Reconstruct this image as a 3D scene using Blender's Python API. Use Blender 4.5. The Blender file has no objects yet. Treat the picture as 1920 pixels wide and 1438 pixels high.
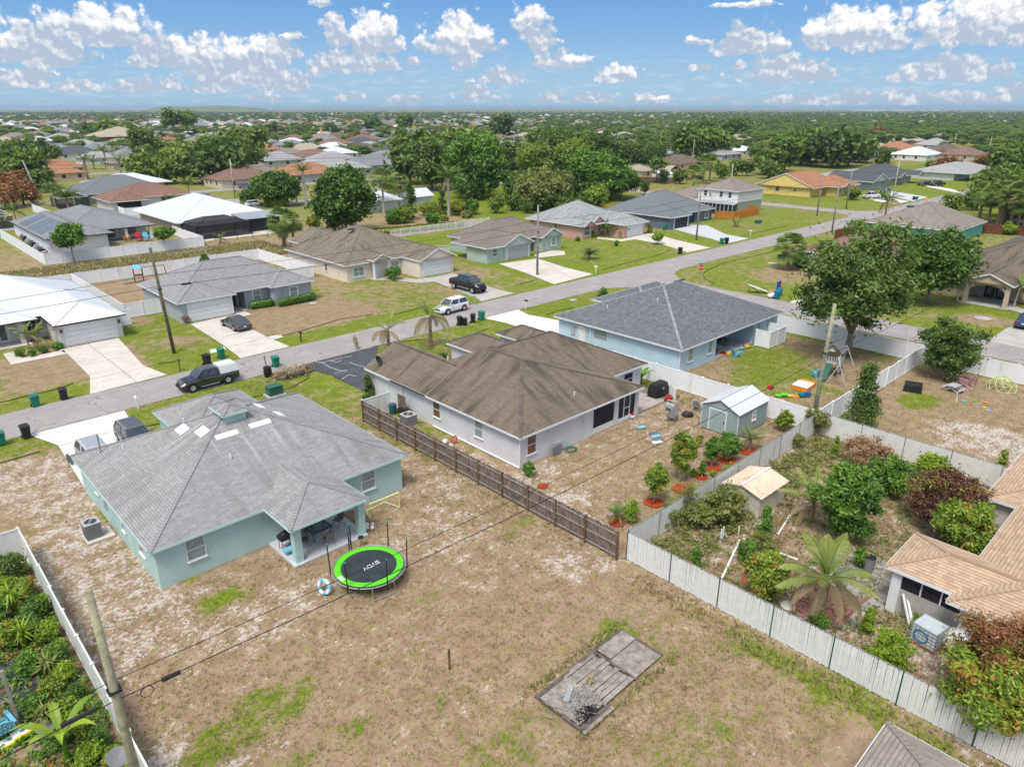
import bpy,math,random
import numpy as np
from math import sin,cos,pi,radians,sqrt,atan2
random.seed(7)
# camera, sky, sun, exposure
SC=bpy.context.scene
COL=SC.collection
CAM_F,CAM_H=1335.0,24.0
PITCH=math.atan((719-203)/CAM_F)
YAW=radians(46.5)
_s,_c,_sa,_ca=sin(PITCH),cos(PITCH),sin(YAW),cos(YAW)
def G(px,py,z=0.0):
    """point at height z seen at this place of the survey photo (1920 x 1438)"""
    u,v=px-960,py-719
    t=(CAM_H-z)/(v*_c+CAM_F*_s)
    x,y=u*t,(CAM_F*_c-v*_s)*t
    return (x*_sa+y*_ca,-x*_ca+y*_sa)
def PX(X,Y,Z=0.0):
    x=X*_sa-Y*_ca;y=X*_ca+Y*_sa;dz=CAM_H-Z
    zc=y*_c+dz*_s
    return (960+CAM_F*x/zc,719+CAM_F*(-y*_s+dz*_c)/zc,zc)
cam_data=bpy.data.cameras.new('camera')
cam_data.sensor_width=36
cam_data.lens=CAM_F*36/1920
cam_data.clip_start=0.5
cam_data.clip_end=20000
cam=bpy.data.objects.new('camera',cam_data)
COL.objects.link(cam)
cam.location=(0,0,CAM_H)
cam.rotation_euler=(pi/2-PITCH,0,-(pi/2-YAW))
SC.camera=cam
SC.view_settings.view_transform='Standard'
SC.view_settings.look='None'
SC.view_settings.exposure=0.84
SC.view_settings.gamma=1
SC.view_settings.use_curve_mapping=False
SC.cycles.use_denoising=True
SC.cycles.max_bounces=6
SC.cycles.diffuse_bounces=3
SC.cycles.glossy_bounces=2
SC.cycles.transmission_bounces=3
SC.cycles.transparent_max_bounces=8
SC.cycles.volume_bounces=0
SUN_EL,SUN_AZ=radians(62),radians(205)      # azimuth measured from +X towards +Y
sd=bpy.data.lights.new('sun','SUN');sd.energy=2.0;sd.angle=radians(20);sd.color=(1,.96,.9)
so=bpy.data.objects.new('sun',sd);COL.objects.link(so)
from mathutils import Vector,Matrix
sdir=Vector((cos(SUN_EL)*cos(SUN_AZ),cos(SUN_EL)*sin(SUN_AZ),sin(SUN_EL)))
so.rotation_euler=(-sdir).to_track_quat('-Z','Y').to_euler()
so.location=(0,0,60)

class NT:
    """small helper round a node tree"""
    def __init__(s,tree):s.t=tree;s.n=tree.nodes;s.l=tree.links
    def add(s,kind,*ins,**kw):
        nd=s.n.new(kind)
        for k,v in kw.items():setattr(nd,k,v)
        for i,v in enumerate(ins):
            s.set(nd.inputs[i],v)
        return nd
    def set(s,sock,v):
        if v is None:return
        if isinstance(v,bpy.types.NodeSocket):s.l.new(v,sock)
        elif isinstance(v,bpy.types.Node):s.l.new(v.outputs[0],sock)
        else:
            try:sock.default_value=v
            except Exception:sock.default_value=(v[0],v[1],v[2],1)
    def math(s,op,a,b=None,c=None,clamp=False):
        nd=s.n.new('ShaderNodeMath');nd.operation=op;nd.use_clamp=clamp
        for i,v in enumerate((a,b,c)):s.set(nd.inputs[i],v)
        return nd.outputs[0]
    def vm(s,op,a,b=None,c=None):
        nd=s.n.new('ShaderNodeVectorMath');nd.operation=op
        for i,v in enumerate((a,b,c)):s.set(nd.inputs[i],v)
        return nd.outputs['Value'] if op in ('LENGTH','DOT_PRODUCT','DISTANCE') else nd.outputs[0]
    def mix(s,f,a,b,mode='MIX'):
        nd=s.n.new('ShaderNodeMix');nd.data_type='RGBA';nd.blend_type=mode
        s.set(nd.inputs[0],f);s.set(nd.inputs[6],a);s.set(nd.inputs[7],b)
        return nd.outputs[2]
    def noise(s,vec,scale,detail=3,rough=.55,out=0,dist=0,dim='3D'):
        nd=s.n.new('ShaderNodeTexNoise');nd.noise_dimensions=dim;s.set(nd.inputs['Vector'],vec)
        nd.inputs['Scale'].default_value=scale;nd.inputs['Detail'].default_value=detail
        nd.inputs['Roughness'].default_value=rough;nd.inputs['Distortion'].default_value=dist
        return nd.outputs[out]
    def smooth(s,v,a,b,lo=0,hi=1):
        nd=s.n.new('ShaderNodeMapRange');nd.interpolation_type='SMOOTHSTEP'
        s.set(nd.inputs[0],v);s.set(nd.inputs[1],a);s.set(nd.inputs[2],b)
        s.set(nd.inputs[3],lo);s.set(nd.inputs[4],hi)
        return nd.outputs[0]

def make_world():
    w=bpy.data.worlds.new('World');SC.world=w;w.use_nodes=True
    n=NT(w.node_tree);n.n.clear()
    sky=n.add('ShaderNodeTexSky');sky.sky_type='NISHITA';sky.sun_disc=False
    sky.sun_elevation=SUN_EL;sky.sun_rotation=pi/2-SUN_AZ
    sky.air_density=1.0;sky.dust_density=.6;sky.ozone_density=2.0
    tc=n.add('ShaderNodeTexCoord').outputs['Generated']
    sep=n.add('ShaderNodeSeparateXYZ',tc)
    X,Y,Z=sep.outputs
    az=n.math('ARCTAN2',Y,X)
    el=n.math('ARCSINE',Z)
    azd=n.math('MULTIPLY',n.math('SUBTRACT',az,YAW),-57.2958)      # degrees, right positive
    eld=n.math('MULTIPLY',el,57.2958)
    comb=n.add('ShaderNodeCombineXYZ',azd,eld,0.0).outputs[0]
    # billowing edges: warp the coordinates by several octaves of noise
    w1=n.noise(comb,.55,4,.55,out=1,dim='2D')
    w1=n.vm('MULTIPLY',n.vm('SUBTRACT',w1,(.5,.5,.5)),(1.5,.5,0))
    p=n.vm('ADD',comb,w1)
    def billow(vec):
        v=n.add('ShaderNodeTexVoronoi');v.voronoi_dimensions='2D';v.feature='SMOOTH_F1';v.inputs['Smoothness'].default_value=.35
        n.set(v.inputs['Vector'],vec);v.inputs['Scale'].default_value=.75;v.inputs['Detail'].default_value=2.4;v.inputs['Roughness'].default_value=.5;v.inputs['Lacunarity'].default_value=2.3
        return v.outputs['Distance']
    wv=n.vm('ADD',comb,n.vm('MULTIPLY',n.vm('SUBTRACT',n.noise(comb,1.6,3,.6,out=1,dim='2D'),(.5,.5,.5)),(.7,.5,0)))
    puff=billow(wv);puff2=billow(n.vm('ADD',wv,(.16,.26,0)))
    clouds=[(60,118,100,62),(215,82,80,62),(120,60,60,38),(345,122,120,48),(480,122,100,50),(455,158,150,40),
              (632,84,26,66),(706,94,62,66),(655,132,100,44),(865,96,92,58),(1008,92,42,50),(990,50,46,36),
              (1045,128,66,32),(868,128,34,26),(935,155,55,26),(890,186,50,24),(1152,151,52,26),(1410,98,82,46),
              (1300,84,30,12),(1600,86,118,62),(1830,74,125,74),(1465,150,100,44),(1780,148,112,40),
              (250,170,50,22),(40,160,60,30),(320,168,40,14),(395,172,60,18),(535,172,60,16),(490,190,40,14),
              (775,124,24,14),(600,12,30,16),(545,73,26,10),(1040,193,40,18),(1105,192,60,18),(1205,192,24,15),
              (1240,192,26,14),(1345,190,34,10),(1450,191,40,12),(1515,194,50,16),(1590,193,60,20),(1700,192,42,28),
              (1800,190,60,20),(1905,188,45,34),(660,188,40,12),(760,190,46,12),(150,172,50,18),(1310,132,26,12),(1395,12,60,8)]
    best=low2=None
    for (cx,cb,hw,hh) in clouds:
        v=719-(cb-hh*.12);u=cx-960
        # photo pixel to direction
        fx,fy,fz=u,CAM_F*_c+v*_s,v*_c-CAM_F*_s
        a=math.degrees(atan2(fx,fy));e=math.degrees(math.atan(fz/math.hypot(fx,fy)))
        sx=1/(hw/25.0*1.1);sy=1/(hh/23.3*1.08)
        q=n.vm('MULTIPLY_ADD',p,(sx,sy,0),(-a*sx,-e*sy,0))
        qq=q
        q=n.vm('MAXIMUM',q,n.vm('MULTIPLY',q,(1,-3.6,1)))
        d=n.vm('LENGTH',q)
        best=d if best is None else n.math('MINIMUM',best,d)
        g=n.vm('LENGTH',n.vm('MAXIMUM',n.vm('MULTIPLY',qq,(.72,3.0,1)),(-99,0,-99)))
        low2=g if low2 is None else n.math('MINIMUM',low2,g)
    dens=n.math('SUBTRACT',n.math('ADD',best,n.math('MULTIPLY',puff,.52)),.14)
    mask=n.smooth(dens,1.08,.82)
    # thin broken far clouds low over the horizon
    st=n.noise(n.vm('MULTIPLY',comb,(.55,2.6,1)),1.15,5,.6,dim='2D')
    low=n.math('MULTIPLY',n.smooth(st,.5,.72,0,.55),n.smooth(eld,4.6,1.2))
    # the sky above the frame: the same scattered fair-weather clouds
    flat=n.vm('DIVIDE',tc,n.add('ShaderNodeCombineXYZ',n.math('ADD',Z,.08),n.math('ADD',Z,.08),1.0))
    hi=n.noise(n.vm('MULTIPLY',flat,(1,1,0)),1.3,4,.58,dim='2D')
    up=n.math('MULTIPLY',n.smooth(hi,.43,.59),n.smooth(eld,9.5,16))
    shade=n.math('ADD',n.smooth(low2,.35,1.1,.0,.82),n.math('MULTIPLY',n.math('SUBTRACT',n.noise(comb,1.3,5,.62,dim='2D'),.5),1.0))
    shade=n.math('ADD',shade,n.math('MULTIPLY',n.math('SUBTRACT',puff2,puff),1.25),clamp=True)
    ccol=n.mix(shade,(.37,.44,.55,1),(.86,.84,.82,1))
    grad=n.smooth(eld,-.5,8.0)
    hue=n.mix(grad,(.28,.47,.65,1),(.10,.285,.60,1))
    # keep the sky's own brightness pattern away from the picture band, blue as in the photo
    skyc=n.mix(n.smooth(eld,8,24),n.mix(.82,n.mix(1,sky.outputs[0],(.09,.09,.09,1),'MULTIPLY'),hue),
                 n.mix(1,sky.outputs[0],(.115,.115,.115,1),'MULTIPLY'))
    c=n.mix(low,skyc,(.50,.57,.66,1))
    c=n.mix(mask,c,ccol)
    c=n.mix(up,c,(1.0,.99,.97,1))
    bg=n.add('ShaderNodeBackground',n.vm('MULTIPLY',c,(6,6,6)),.12)
    out=n.add('ShaderNodeOutputWorld',bg)
    w.cycles.sampling_method='MANUAL';w.cycles.sample_map_resolution=256
make_world()
# materials
MATS={}
def base_mat(name,rough=.8,metal=0,spec=.3):
    m=bpy.data.materials.new(name);m.use_nodes=True
    n=NT(m.node_tree);b=n.n['Principled BSDF']
    b.inputs['Roughness'].default_value=rough;b.inputs['Metallic'].default_value=metal
    b.inputs['Specular IOR Level'].default_value=spec
    MATS[name]=m
    return m,n,b
def bump(n,b,h,strength=.3,dist=.02):
    bp=n.n.new('ShaderNodeBump');bp.inputs['Strength'].default_value=strength;bp.inputs['Distance'].default_value=dist
    n.set(bp.inputs['Height'],h);n.l.new(bp.outputs[0],b.inputs['Normal'])
def mat(name,col,rough=.8,var=.12,scale=1.5,metal=0,spec=.3,fine=8,dirt=None):
    """plain surface with broad and fine unevenness of colour"""
    if name in MATS:return MATS[name]
    m,n,b=base_mat(name,rough,metal,spec)
    pos=n.add('ShaderNodeNewGeometry').outputs['Position']
    f1=n.noise(pos,scale,4,.6);f2=n.noise(pos,scale*fine,3,.6)
    f=n.math('ADD',n.math('MULTIPLY',f1,.6),n.math('MULTIPLY',f2,.4))
    lo=tuple(c*(1-var*1.6) for c in col)+(1,);hi=tuple(min(1,c*(1+var*1.2)) for c in col)+(1,)
    c=n.mix(n.smooth(f,.3,.7),lo,hi)
    if dirt:
        g=n.noise(n.vm('MULTIPLY',pos,(1,1,.35)),scale*.8,5,.65)
        c=n.mix(n.smooth(g,.56,.74,0,dirt[1]),c,tuple(dirt[0])+(1,))
    n.set(b.inputs['Base Color'],c)
    bump(n,b,f2,.15,.01)
    return m
def roof_mat(name,col,dark=.55,streak=.5,tabs=True,light=1.12,wash=0):
    """asphalt shingle: courses at even heights, tab to tab colour changes, algae streaks running down the slope"""
    if name in MATS:return MATS[name]
    m,n,b=base_mat(name,.92,0,.15)
    g=n.add('ShaderNodeNewGeometry');pos=g.outputs['Position']
    x,y,z=n.add('ShaderNodeSeparateXYZ',pos).outputs
    nx,ny,nz=n.add('ShaderNodeSeparateXYZ',g.outputs['True Normal']).outputs
    ix=n.math('GREATER_THAN',n.math('ABSOLUTE',nx),n.math('ABSOLUTE',ny))
    along=n.math('ADD',n.math('MULTIPLY',ix,y),n.math('MULTIPLY',n.math('SUBTRACT',1,ix),x))
    row=n.math('DIVIDE',z,.0625)
    rowi=n.math('FLOOR',row)
    tab=n.math('FLOOR',n.math('ADD',n.math('DIVIDE',along,.32),n.math('MULTIPLY',rowi,.37)))
    wn=n.add('ShaderNodeTexWhiteNoise');wn.noise_dimensions='2D'
    n.set(wn.inputs['Vector'],n.add('ShaderNodeCombineXYZ',tab,rowi,0.0))
    att=n.add('ShaderNodeAttribute');att.attribute_name='tint'
    rnd=wn.outputs[0] if tabs else att.outputs['Fac']
    st=n.noise(n.add('ShaderNodeCombineXYZ',n.math('MULTIPLY',along,1.1),n.math('MULTIPLY',z,.45),n.math('MULTIPLY',ix,9)),1.0,4,.6)
    big=n.noise(pos,.22,3,.5)
    f=n.math('ADD',n.math('MULTIPLY',rnd,.38 if tabs else .3),n.math('MULTIPLY',n.noise(pos,9,2),.45))
    c=n.mix(n.smooth(f,.12,.72),tuple(v*.78 for v in col)+(1,),tuple(v*light for v in col)+(1,))
    c=n.mix(n.math('MULTIPLY',n.smooth(st,.43,.66),n.smooth(big,.35,.6,.3*streak,min(1,streak*1.15))),c,tuple(v*dark for v in col)+(1,))
    if wash:
        ws=n.noise(n.add('ShaderNodeCombineXYZ',n.math('MULTIPLY',along,2.6),n.math('MULTIPLY',z,.3),n.math('MULTIPLY',ix,5)),1.0,3,.5)
        c=n.mix(n.math('MULTIPLY',n.smooth(ws,.54,.7,0,wash),n.smooth(z,3.3,4.9)),c,tuple(min(1,v*1.7) for v in col)+(1,))
    c=n.mix(n.smooth(st,.36,.2,0,.3*streak),c,tuple(min(1,v*1.45) for v in col)+(1,))
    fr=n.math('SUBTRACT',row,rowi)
    c=n.mix(n.smooth(fr,.72,.95,0,.62 if not tabs else .4),c,tuple(v*.3 for v in col)+(1,))  # shadow line under each course, painted as a dark band
    n.set(b.inputs['Base Color'],c)
    return m
def leaf_mat(name,c1,c2,c3=None,trans=.25,objvar=True):
    """foliage: dark and light clumps from the 'tint' attribute, a shift per plant"""
    if name in MATS:return MATS[name]
    m=bpy.data.materials.new(name);m.use_nodes=True;MATS[name]=m
    n=NT(m.node_tree);n.n.clear()
    att=n.add('ShaderNodeAttribute');att.attribute_name='tint'
    f=att.outputs['Fac']
    oi=n.add('ShaderNodeObjectInfo')
    c=n.mix(n.smooth(f,0,.75),tuple(c1)+(1,),tuple(c2)+(1,))
    if c3:c=n.mix(n.smooth(f,.70,.86),c,tuple(c3)+(1,))
    if objvar:
        r=oi.outputs['Random']
        c=n.mix(n.smooth(r,.4,1,0,.7),c,(.24,.33,.04,1))
        c=n.mix(n.smooth(n.math('FRACT',n.math('MULTIPLY',r,7.3)),.5,1,0,.5),c,(.05,.09,.035,1))
    d=n.add('ShaderNodeBsdfDiffuse',c);t=n.add('ShaderNodeBsdfTranslucent',c)
    gl=n.add('ShaderNodeBsdfGlossy');gl.inputs['Roughness'].default_value=.5;gl.inputs['Color'].default_value=(.8,.85,.8,1)
    ms=n.n.new('ShaderNodeMixShader');ms.inputs[0].default_value=trans
    n.l.new(d.outputs[0],ms.inputs[1]);n.l.new(t.outputs[0],ms.inputs[2])
    m2=n.n.new('ShaderNodeMixShader');m2.inputs[0].default_value=.035
    n.l.new(ms.outputs[0],m2.inputs[1]);n.l.new(gl.outputs[0],m2.inputs[2])
    n.add('ShaderNodeOutputMaterial',m2.outputs[0])
    return m
def glass_mat(name,col,rough=.12):
    m,n,b=base_mat(name,rough,0,.6)
    pos=n.add('ShaderNodeNewGeometry').outputs['Position']
    c=n.mix(n.noise(pos,1.7,3),tuple(v*.5 for v in col)+(1,),tuple(v*1.5 for v in col)+(1,))
    n.set(b.inputs['Base Color'],c)
    return m
def screen_mat(name,col,alpha=.72):
    m,n,b=base_mat(name,.9)
    b.inputs['Base Color'].default_value=tuple(col)+(1,);b.inputs['Alpha'].default_value=alpha;b.inputs['Roughness'].default_value=.9 if alpha>.5 else .1
    return m
M={}
def setup_mats():
    G_=glass_mat
    M['white']=mat('white_paint',(.74,.75,.76),.5,.04)
    M['vinyl']=mat('white_vinyl',(.82,.83,.85),.45,.04,dirt=((.46,.46,.36),.45))
    M['oldvinyl']=mat('weathered_vinyl',(.68,.69,.66),.5,.07,dirt=((.3,.34,.22),.5))
    M['slat']=mat('plastic_slat',(.74,.75,.73),.5,.07,3,dirt=((.5,.48,.36),.3))
    M['galv']=mat('galvanised_steel',(.36,.38,.38),.45,.15,metal=.7)
    M['steel']=mat('dull_steel',(.5,.51,.52),.4,.1,metal=.6)
    M['green_post']=mat('green_post_coating',(.03,.09,.08),.5,.15)
    M['oldwood']=mat('weathered_picket',(.19,.15,.125),.9,.35,2.5,fine=6,dirt=((.08,.045,.028),.7))
    M['railwood']=mat('weathered_rail',(.30,.26,.235),.9,.22,3)
    M['postwood']=mat('brown_post_wood',(.17,.105,.06),.9,.35,2)
    M['deckwood']=mat('silvered_deck_board',(.29,.25,.22),.9,.3,3,dirt=((.08,.07,.065),.6))
    M['deckdark']=mat('rotten_dark_board',(.13,.105,.095),.95,.4,4)
    M['graywood']=mat('grey_fence_board',(.27,.25,.235),.9,.25,2)
    M['cedar']=mat('orange_stained_board',(.50,.20,.035),.8,.15,2)
    M['redwood']=mat('red_brown_board',(.19,.07,.035),.85,.25,2)
    M['polewood']=mat('weathered_pole_wood',(.32,.31,.2),.95,.25,3,dirt=((.13,.11,.075),.6))
    M['darkpole']=mat('dark_pole_wood',(.13,.12,.075),.95,.3,3)
    M['cable']=mat('black_cable',(.012,.012,.013),.6,.1)
    M['black']=mat('black_plastic',(.015,.015,.017),.5,.2,spec=.4)
    M['blackmetal']=mat('black_metal',(.02,.02,.022),.4,.15)
    M['rubber']=mat('tyre_rubber',(.018,.018,.018),.85,.2)
    M['greenbin']=mat('green_bin_plastic',(.012,.19,.12),.5,.1)
    M['bluebin']=mat('blue_bin_plastic',(.01,.17,.26),.5,.1)
    M['boxgreen']=mat('transformer_green',(.03,.12,.08),.5,.15)
    M['concrete']=mat('driveway_concrete',(.58,.53,.475),.9,.1,.5,dirt=((.40,.34,.27),.7))
    M['concrete_old']=mat('grey_concrete',(.42,.40,.375),.9,.12,.6,dirt=((.22,.2,.18),.5))
    M['concrete_white']=mat('white_concrete',(.64,.625,.60),.85,.07,.6,dirt=((.48,.45,.41),.6))
    M['slab']=mat('patio_slab',(.50,.51,.53),.8,.08,1)
    M['paver']=mat('paver',(.44,.36,.33),.9,.2,2)
    M['asphalt_dark']=mat('sealed_asphalt',(.075,.078,.09),.85,.22,.9)
    M['joint']=mat('joint_filler',(.22,.2,.18),.95,.2)
    M['crack']=mat('pale_crack_filler',(.5,.5,.52),.9,.2)
    M['soil']=mat('ditch_shadow_colour',(.05,.05,.025),1,.4,3)  # near-black tone that paints the shadow inside the swale trenches
    M['mulch']=mat('red_mulch',(.42,.06,.02),1,.4,9)
    M['mulchdark']=mat('dark_mulch',(.04,.032,.03),1,.5,8)
    M['brick']=mat('red_brick',(.33,.16,.13),.9,.3,5)
    M['bark']=mat('bark',(.22,.19,.15),.95,.3,4)
    M['barkpale']=mat('pale_bark',(.42,.38,.33),.95,.2,4)
    M['palmbark']=mat('palm_bark',(.30,.215,.14),.95,.35,6)
    M['darkglass']=G_('dark_window_glass',(.03,.035,.045))
    M['glass']=G_('window_glass',(.10,.13,.15))
    M['blind']=G_('blinds_behind_glass',(.26,.31,.30),.25)
    M['brownpane']=G_('boarded_pane',(.16,.085,.05),.4)
    M['carglass']=G_('car_glass',(.05,.06,.08),.06)
    M['screen']=screen_mat('insect_screen',(.03,.03,.035),.78)
    M['paver_dark']=mat('weathered_flagstone',(.34,.31,.29),.95,.2,1.5)
    M['chrome']=mat('chrome',(.55,.56,.58),.2,.05,metal=1)
    M['alloy']=mat('alloy_wheel',(.42,.43,.45),.35,.1,metal=.2)
    M['lamp']=mat('headlight_lens',(.62,.64,.6),.15,.05)
    M['redlamp']=mat('tail_lamp',(.35,.01,.01),.25,.1)
    M['plasticblue']=mat('light_blue_plastic',(.16,.48,.62),.5,.1)
    M['plasticgrey']=mat('grey_plastic',(.42,.43,.45),.5,.1)
    M['plasticpink']=mat('pink_plastic',(.62,.33,.36),.5,.1)
    M['yellow']=mat('yellow_plastic',(.8,.5,.03),.5,.1)
    M['orange']=mat('orange_plastic',(.75,.25,.02),.5,.1)
    M['red']=mat('red_plastic',(.5,.03,.03),.5,.1)
    M['limegreen']=mat('lime_pad',(.10,.58,.015),.55,.08)
    M['mesh_black']=mat('trampoline_mat',(.032,.04,.045),.7,.25,1.5)
    M['paleyellow']=mat('pale_yellow_tube',(.62,.68,.34),.5,.1)
    M['solar']=mat('solar_panel',(.12,.125,.14),.25,.1)
    M['dry']=mat('dry_stems',(.40,.32,.22),1,.3,5)
    M['cream']=mat('cream_metal',(.56,.53,.44),.7,.12,2)
    M['rust']=mat('rusty_roof_sheet',(.68,.57,.44),.6,.1,1.4,dirt=((.50,.24,.09),.85))
    M['water']=G_('pool_water',(.12,.32,.38),.05)
    L=leaf_mat
    M['leaf']=L('broad_leaf',(.030,.065,.014),(.150,.235,.030))
    M['leafoak']=L('oak_leaf',(.042,.085,.018),(.155,.24,.045),objvar=False)
    M['leafficus']=L('ficus_leaf',(.022,.060,.012),(.120,.220,.024),objvar=False)
    M['leafolive']=L('olive_leaf',(.095,.125,.030),(.27,.29,.07),objvar=False)
    M['leafmid']=L('glossy_leaf',(.035,.100,.018),(.165,.31,.035),objvar=False)
    M['leaflime']=L('lime_leaf',(.10,.20,.015),(.30,.42,.03),objvar=False)
    M['leafmango']=L('mango_leaf',(.08,.16,.02),(.30,.40,.04),(.42,.16,.035),objvar=False)
    M['leafpurple']=L('purple_leaf',(.10,.035,.03),(.17,.06,.05),(.3,.34,.03),objvar=False)
    M['leafrust']=L('rusty_leaf',(.22,.085,.035),(.34,.16,.06),(.17,.24,.04),objvar=False)
    M['leafdead']=L('dead_leaf',(.25,.13,.07),(.42,.26,.14),objvar=False)
    M['pine']=L('pine_needle',(.065,.12,.035),(.18,.28,.06))
    M['far']=L('far_canopy',(.038,.07,.022),(.11,.16,.045))
    M['palm']=L('palm_frond',(.055,.105,.02),(.17,.25,.05),objvar=False)
    M['palmdry']=L('dry_palm_frond',(.30,.22,.11),(.52,.42,.25),(.28,.32,.05),objvar=False)
    M['palmmix']=L('yellowing_frond',(.08,.14,.02),(.25,.30,.05),(.5,.38,.2),objvar=False)
    M['grassblade']=L('grass_blade',(.27,.22,.10),(.46,.38,.20),(.26,.31,.05),objvar=False)
    M['flower']=L('red_flower',(.45,.03,.01),(.75,.12,.02),objvar=False)
setup_mats()
def ground_mat():
    m,n,b=base_mat('grass_and_sand',.97,0,.1)
    pos=n.add('ShaderNodeNewGeometry').outputs['Position']
    at=n.add('ShaderNodeAttribute');at.attribute_name='cover'
    r,g,bl=n.add('ShaderNodeSeparateColor',at.outputs['Color']).outputs
    big=n.noise(pos,.16,5,.6);mid=n.noise(pos,.9,5,.62);fin=n.noise(pos,5.5,5,.7)
    vf=n.noise(pos,22,2,.6)
    # blade clumps: stretched blotches
    cl=n.noise(n.vm('MULTIPLY',pos,(1.0,1.6,1)),3.0,5,.7,dist=.6)
    green=n.mix(n.smooth(mid,.3,.7),(.125,.195,.010,1),(.215,.285,.018,1))
    green=n.mix(n.smooth(fin,.3,.75),green,(.085,.135,.012,1))
    green=n.mix(n.smooth(cl,.46,.66,0,.65),green,(.30,.28,.06,1))
    dry=n.mix(n.smooth(mid,.25,.75),(.25,.162,.105,1),(.385,.27,.185,1))
    dry=n.mix(n.smooth(fin,.45,.72,0,.8),dry,(.17,.115,.065,1))
    dry=n.mix(n.smooth(n.noise(pos,1.7,6,.75),.51,.64,0,.7),dry,(.235,.24,.055,1))
    dry=n.mix(n.smooth(vf,.5,.7,0,.6),dry,(.47,.355,.25,1))
    sand=n.mix(n.smooth(fin,.3,.7),(.46,.40,.36,1),(.60,.55,.52,1))
    fd=n.math('ADD',r,n.math('MULTIPLY',n.math('SUBTRACT',n.math('ADD',n.math('MULTIPLY',big,.45),n.math('MULTIPLY',mid,.55)),.5),2.3))
    c=n.mix(n.smooth(n.math('ADD',fd,n.math('MULTIPLY',n.math('SUBTRACT',n.math('ADD',n.math('MULTIPLY',fin,.5),n.math('MULTIPLY',cl,.5)),.5),2.2)),.30,.64),green,dry)
    fs=n.math('ADD',g,n.math('MULTIPLY',n.math('SUBTRACT',mid,.5),1.2))
    fs=n.math('ADD',fs,n.math('MULTIPLY',n.math('SUBTRACT',cl,.5),1.7))
    fs=n.math('ADD',fs,n.math('MULTIPLY',n.math('SUBTRACT',fin,.5),1.0))
    c=n.mix(n.smooth(fs,.44,.70,0,.93),c,sand)
    c=n.mix(n.math('MULTIPLY',n.smooth(n.noise(pos,7,4,.8),.53,.66),.7),c,n.mix(n.smooth(mid,.4,.6),(.16,.11,.06,1),(.15,.15,.045,1)))
    n.set(b.inputs['Base Color'],c)
    bump(n,b,n.math('ADD',fin,n.math('MULTIPLY',cl,1.2)),.7,.06)
    return m
def road_mat():
    m,n,b=base_mat('worn_asphalt',.93,0,.2)
    pos=n.add('ShaderNodeNewGeometry').outputs['Position']
    a=n.noise(pos,.35,5,.6);f=n.noise(pos,9,3,.7)
    c=n.mix(n.smooth(a,.35,.7),(.27,.245,.24,1),(.34,.31,.305,1))
    c=n.mix(n.smooth(f,.3,.8,0,.6),c,(.38,.36,.345,1))
    st=n.noise(n.vm('MULTIPLY',pos,(.05,1.4,1)),1,3,.6)
    c=n.mix(n.smooth(st,.5,.75,0,.3),c,(.21,.2,.195,1))
    vc=n.add('ShaderNodeTexVoronoi');vc.voronoi_dimensions='2D';vc.feature='DISTANCE_TO_EDGE';vc.inputs['Scale'].default_value=.22
    n.set(vc.inputs['Vector'],n.vm('ADD',pos,n.vm('MULTIPLY',n.noise(pos,1.1,3,out=1),(1.6,1.6,0))))
    c=n.mix(n.math('MULTIPLY',n.smooth(vc.outputs[0],.022,.004),n.smooth(a,.42,.6,0,.75)),c,(.13,.125,.12,1))
    c=n.mix(n.smooth(n.noise(pos,.75,4,.7),.62,.72,0,.7),c,(.40,.35,.29,1))
    c=n.mix(n.smooth(n.noise(pos,1.6,2),.7,.76,0,.5),c,(.12,.115,.11,1))
    n.set(b.inputs['Base Color'],c);bump(n,b,f,.2,.01)
    return m
M['ground']=ground_mat();M['road']=road_mat()
def siding_mat(name,col):
    return mat(name,col,.75,.05,.7,dirt=(tuple(c*.6 for c in col),.5))
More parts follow.
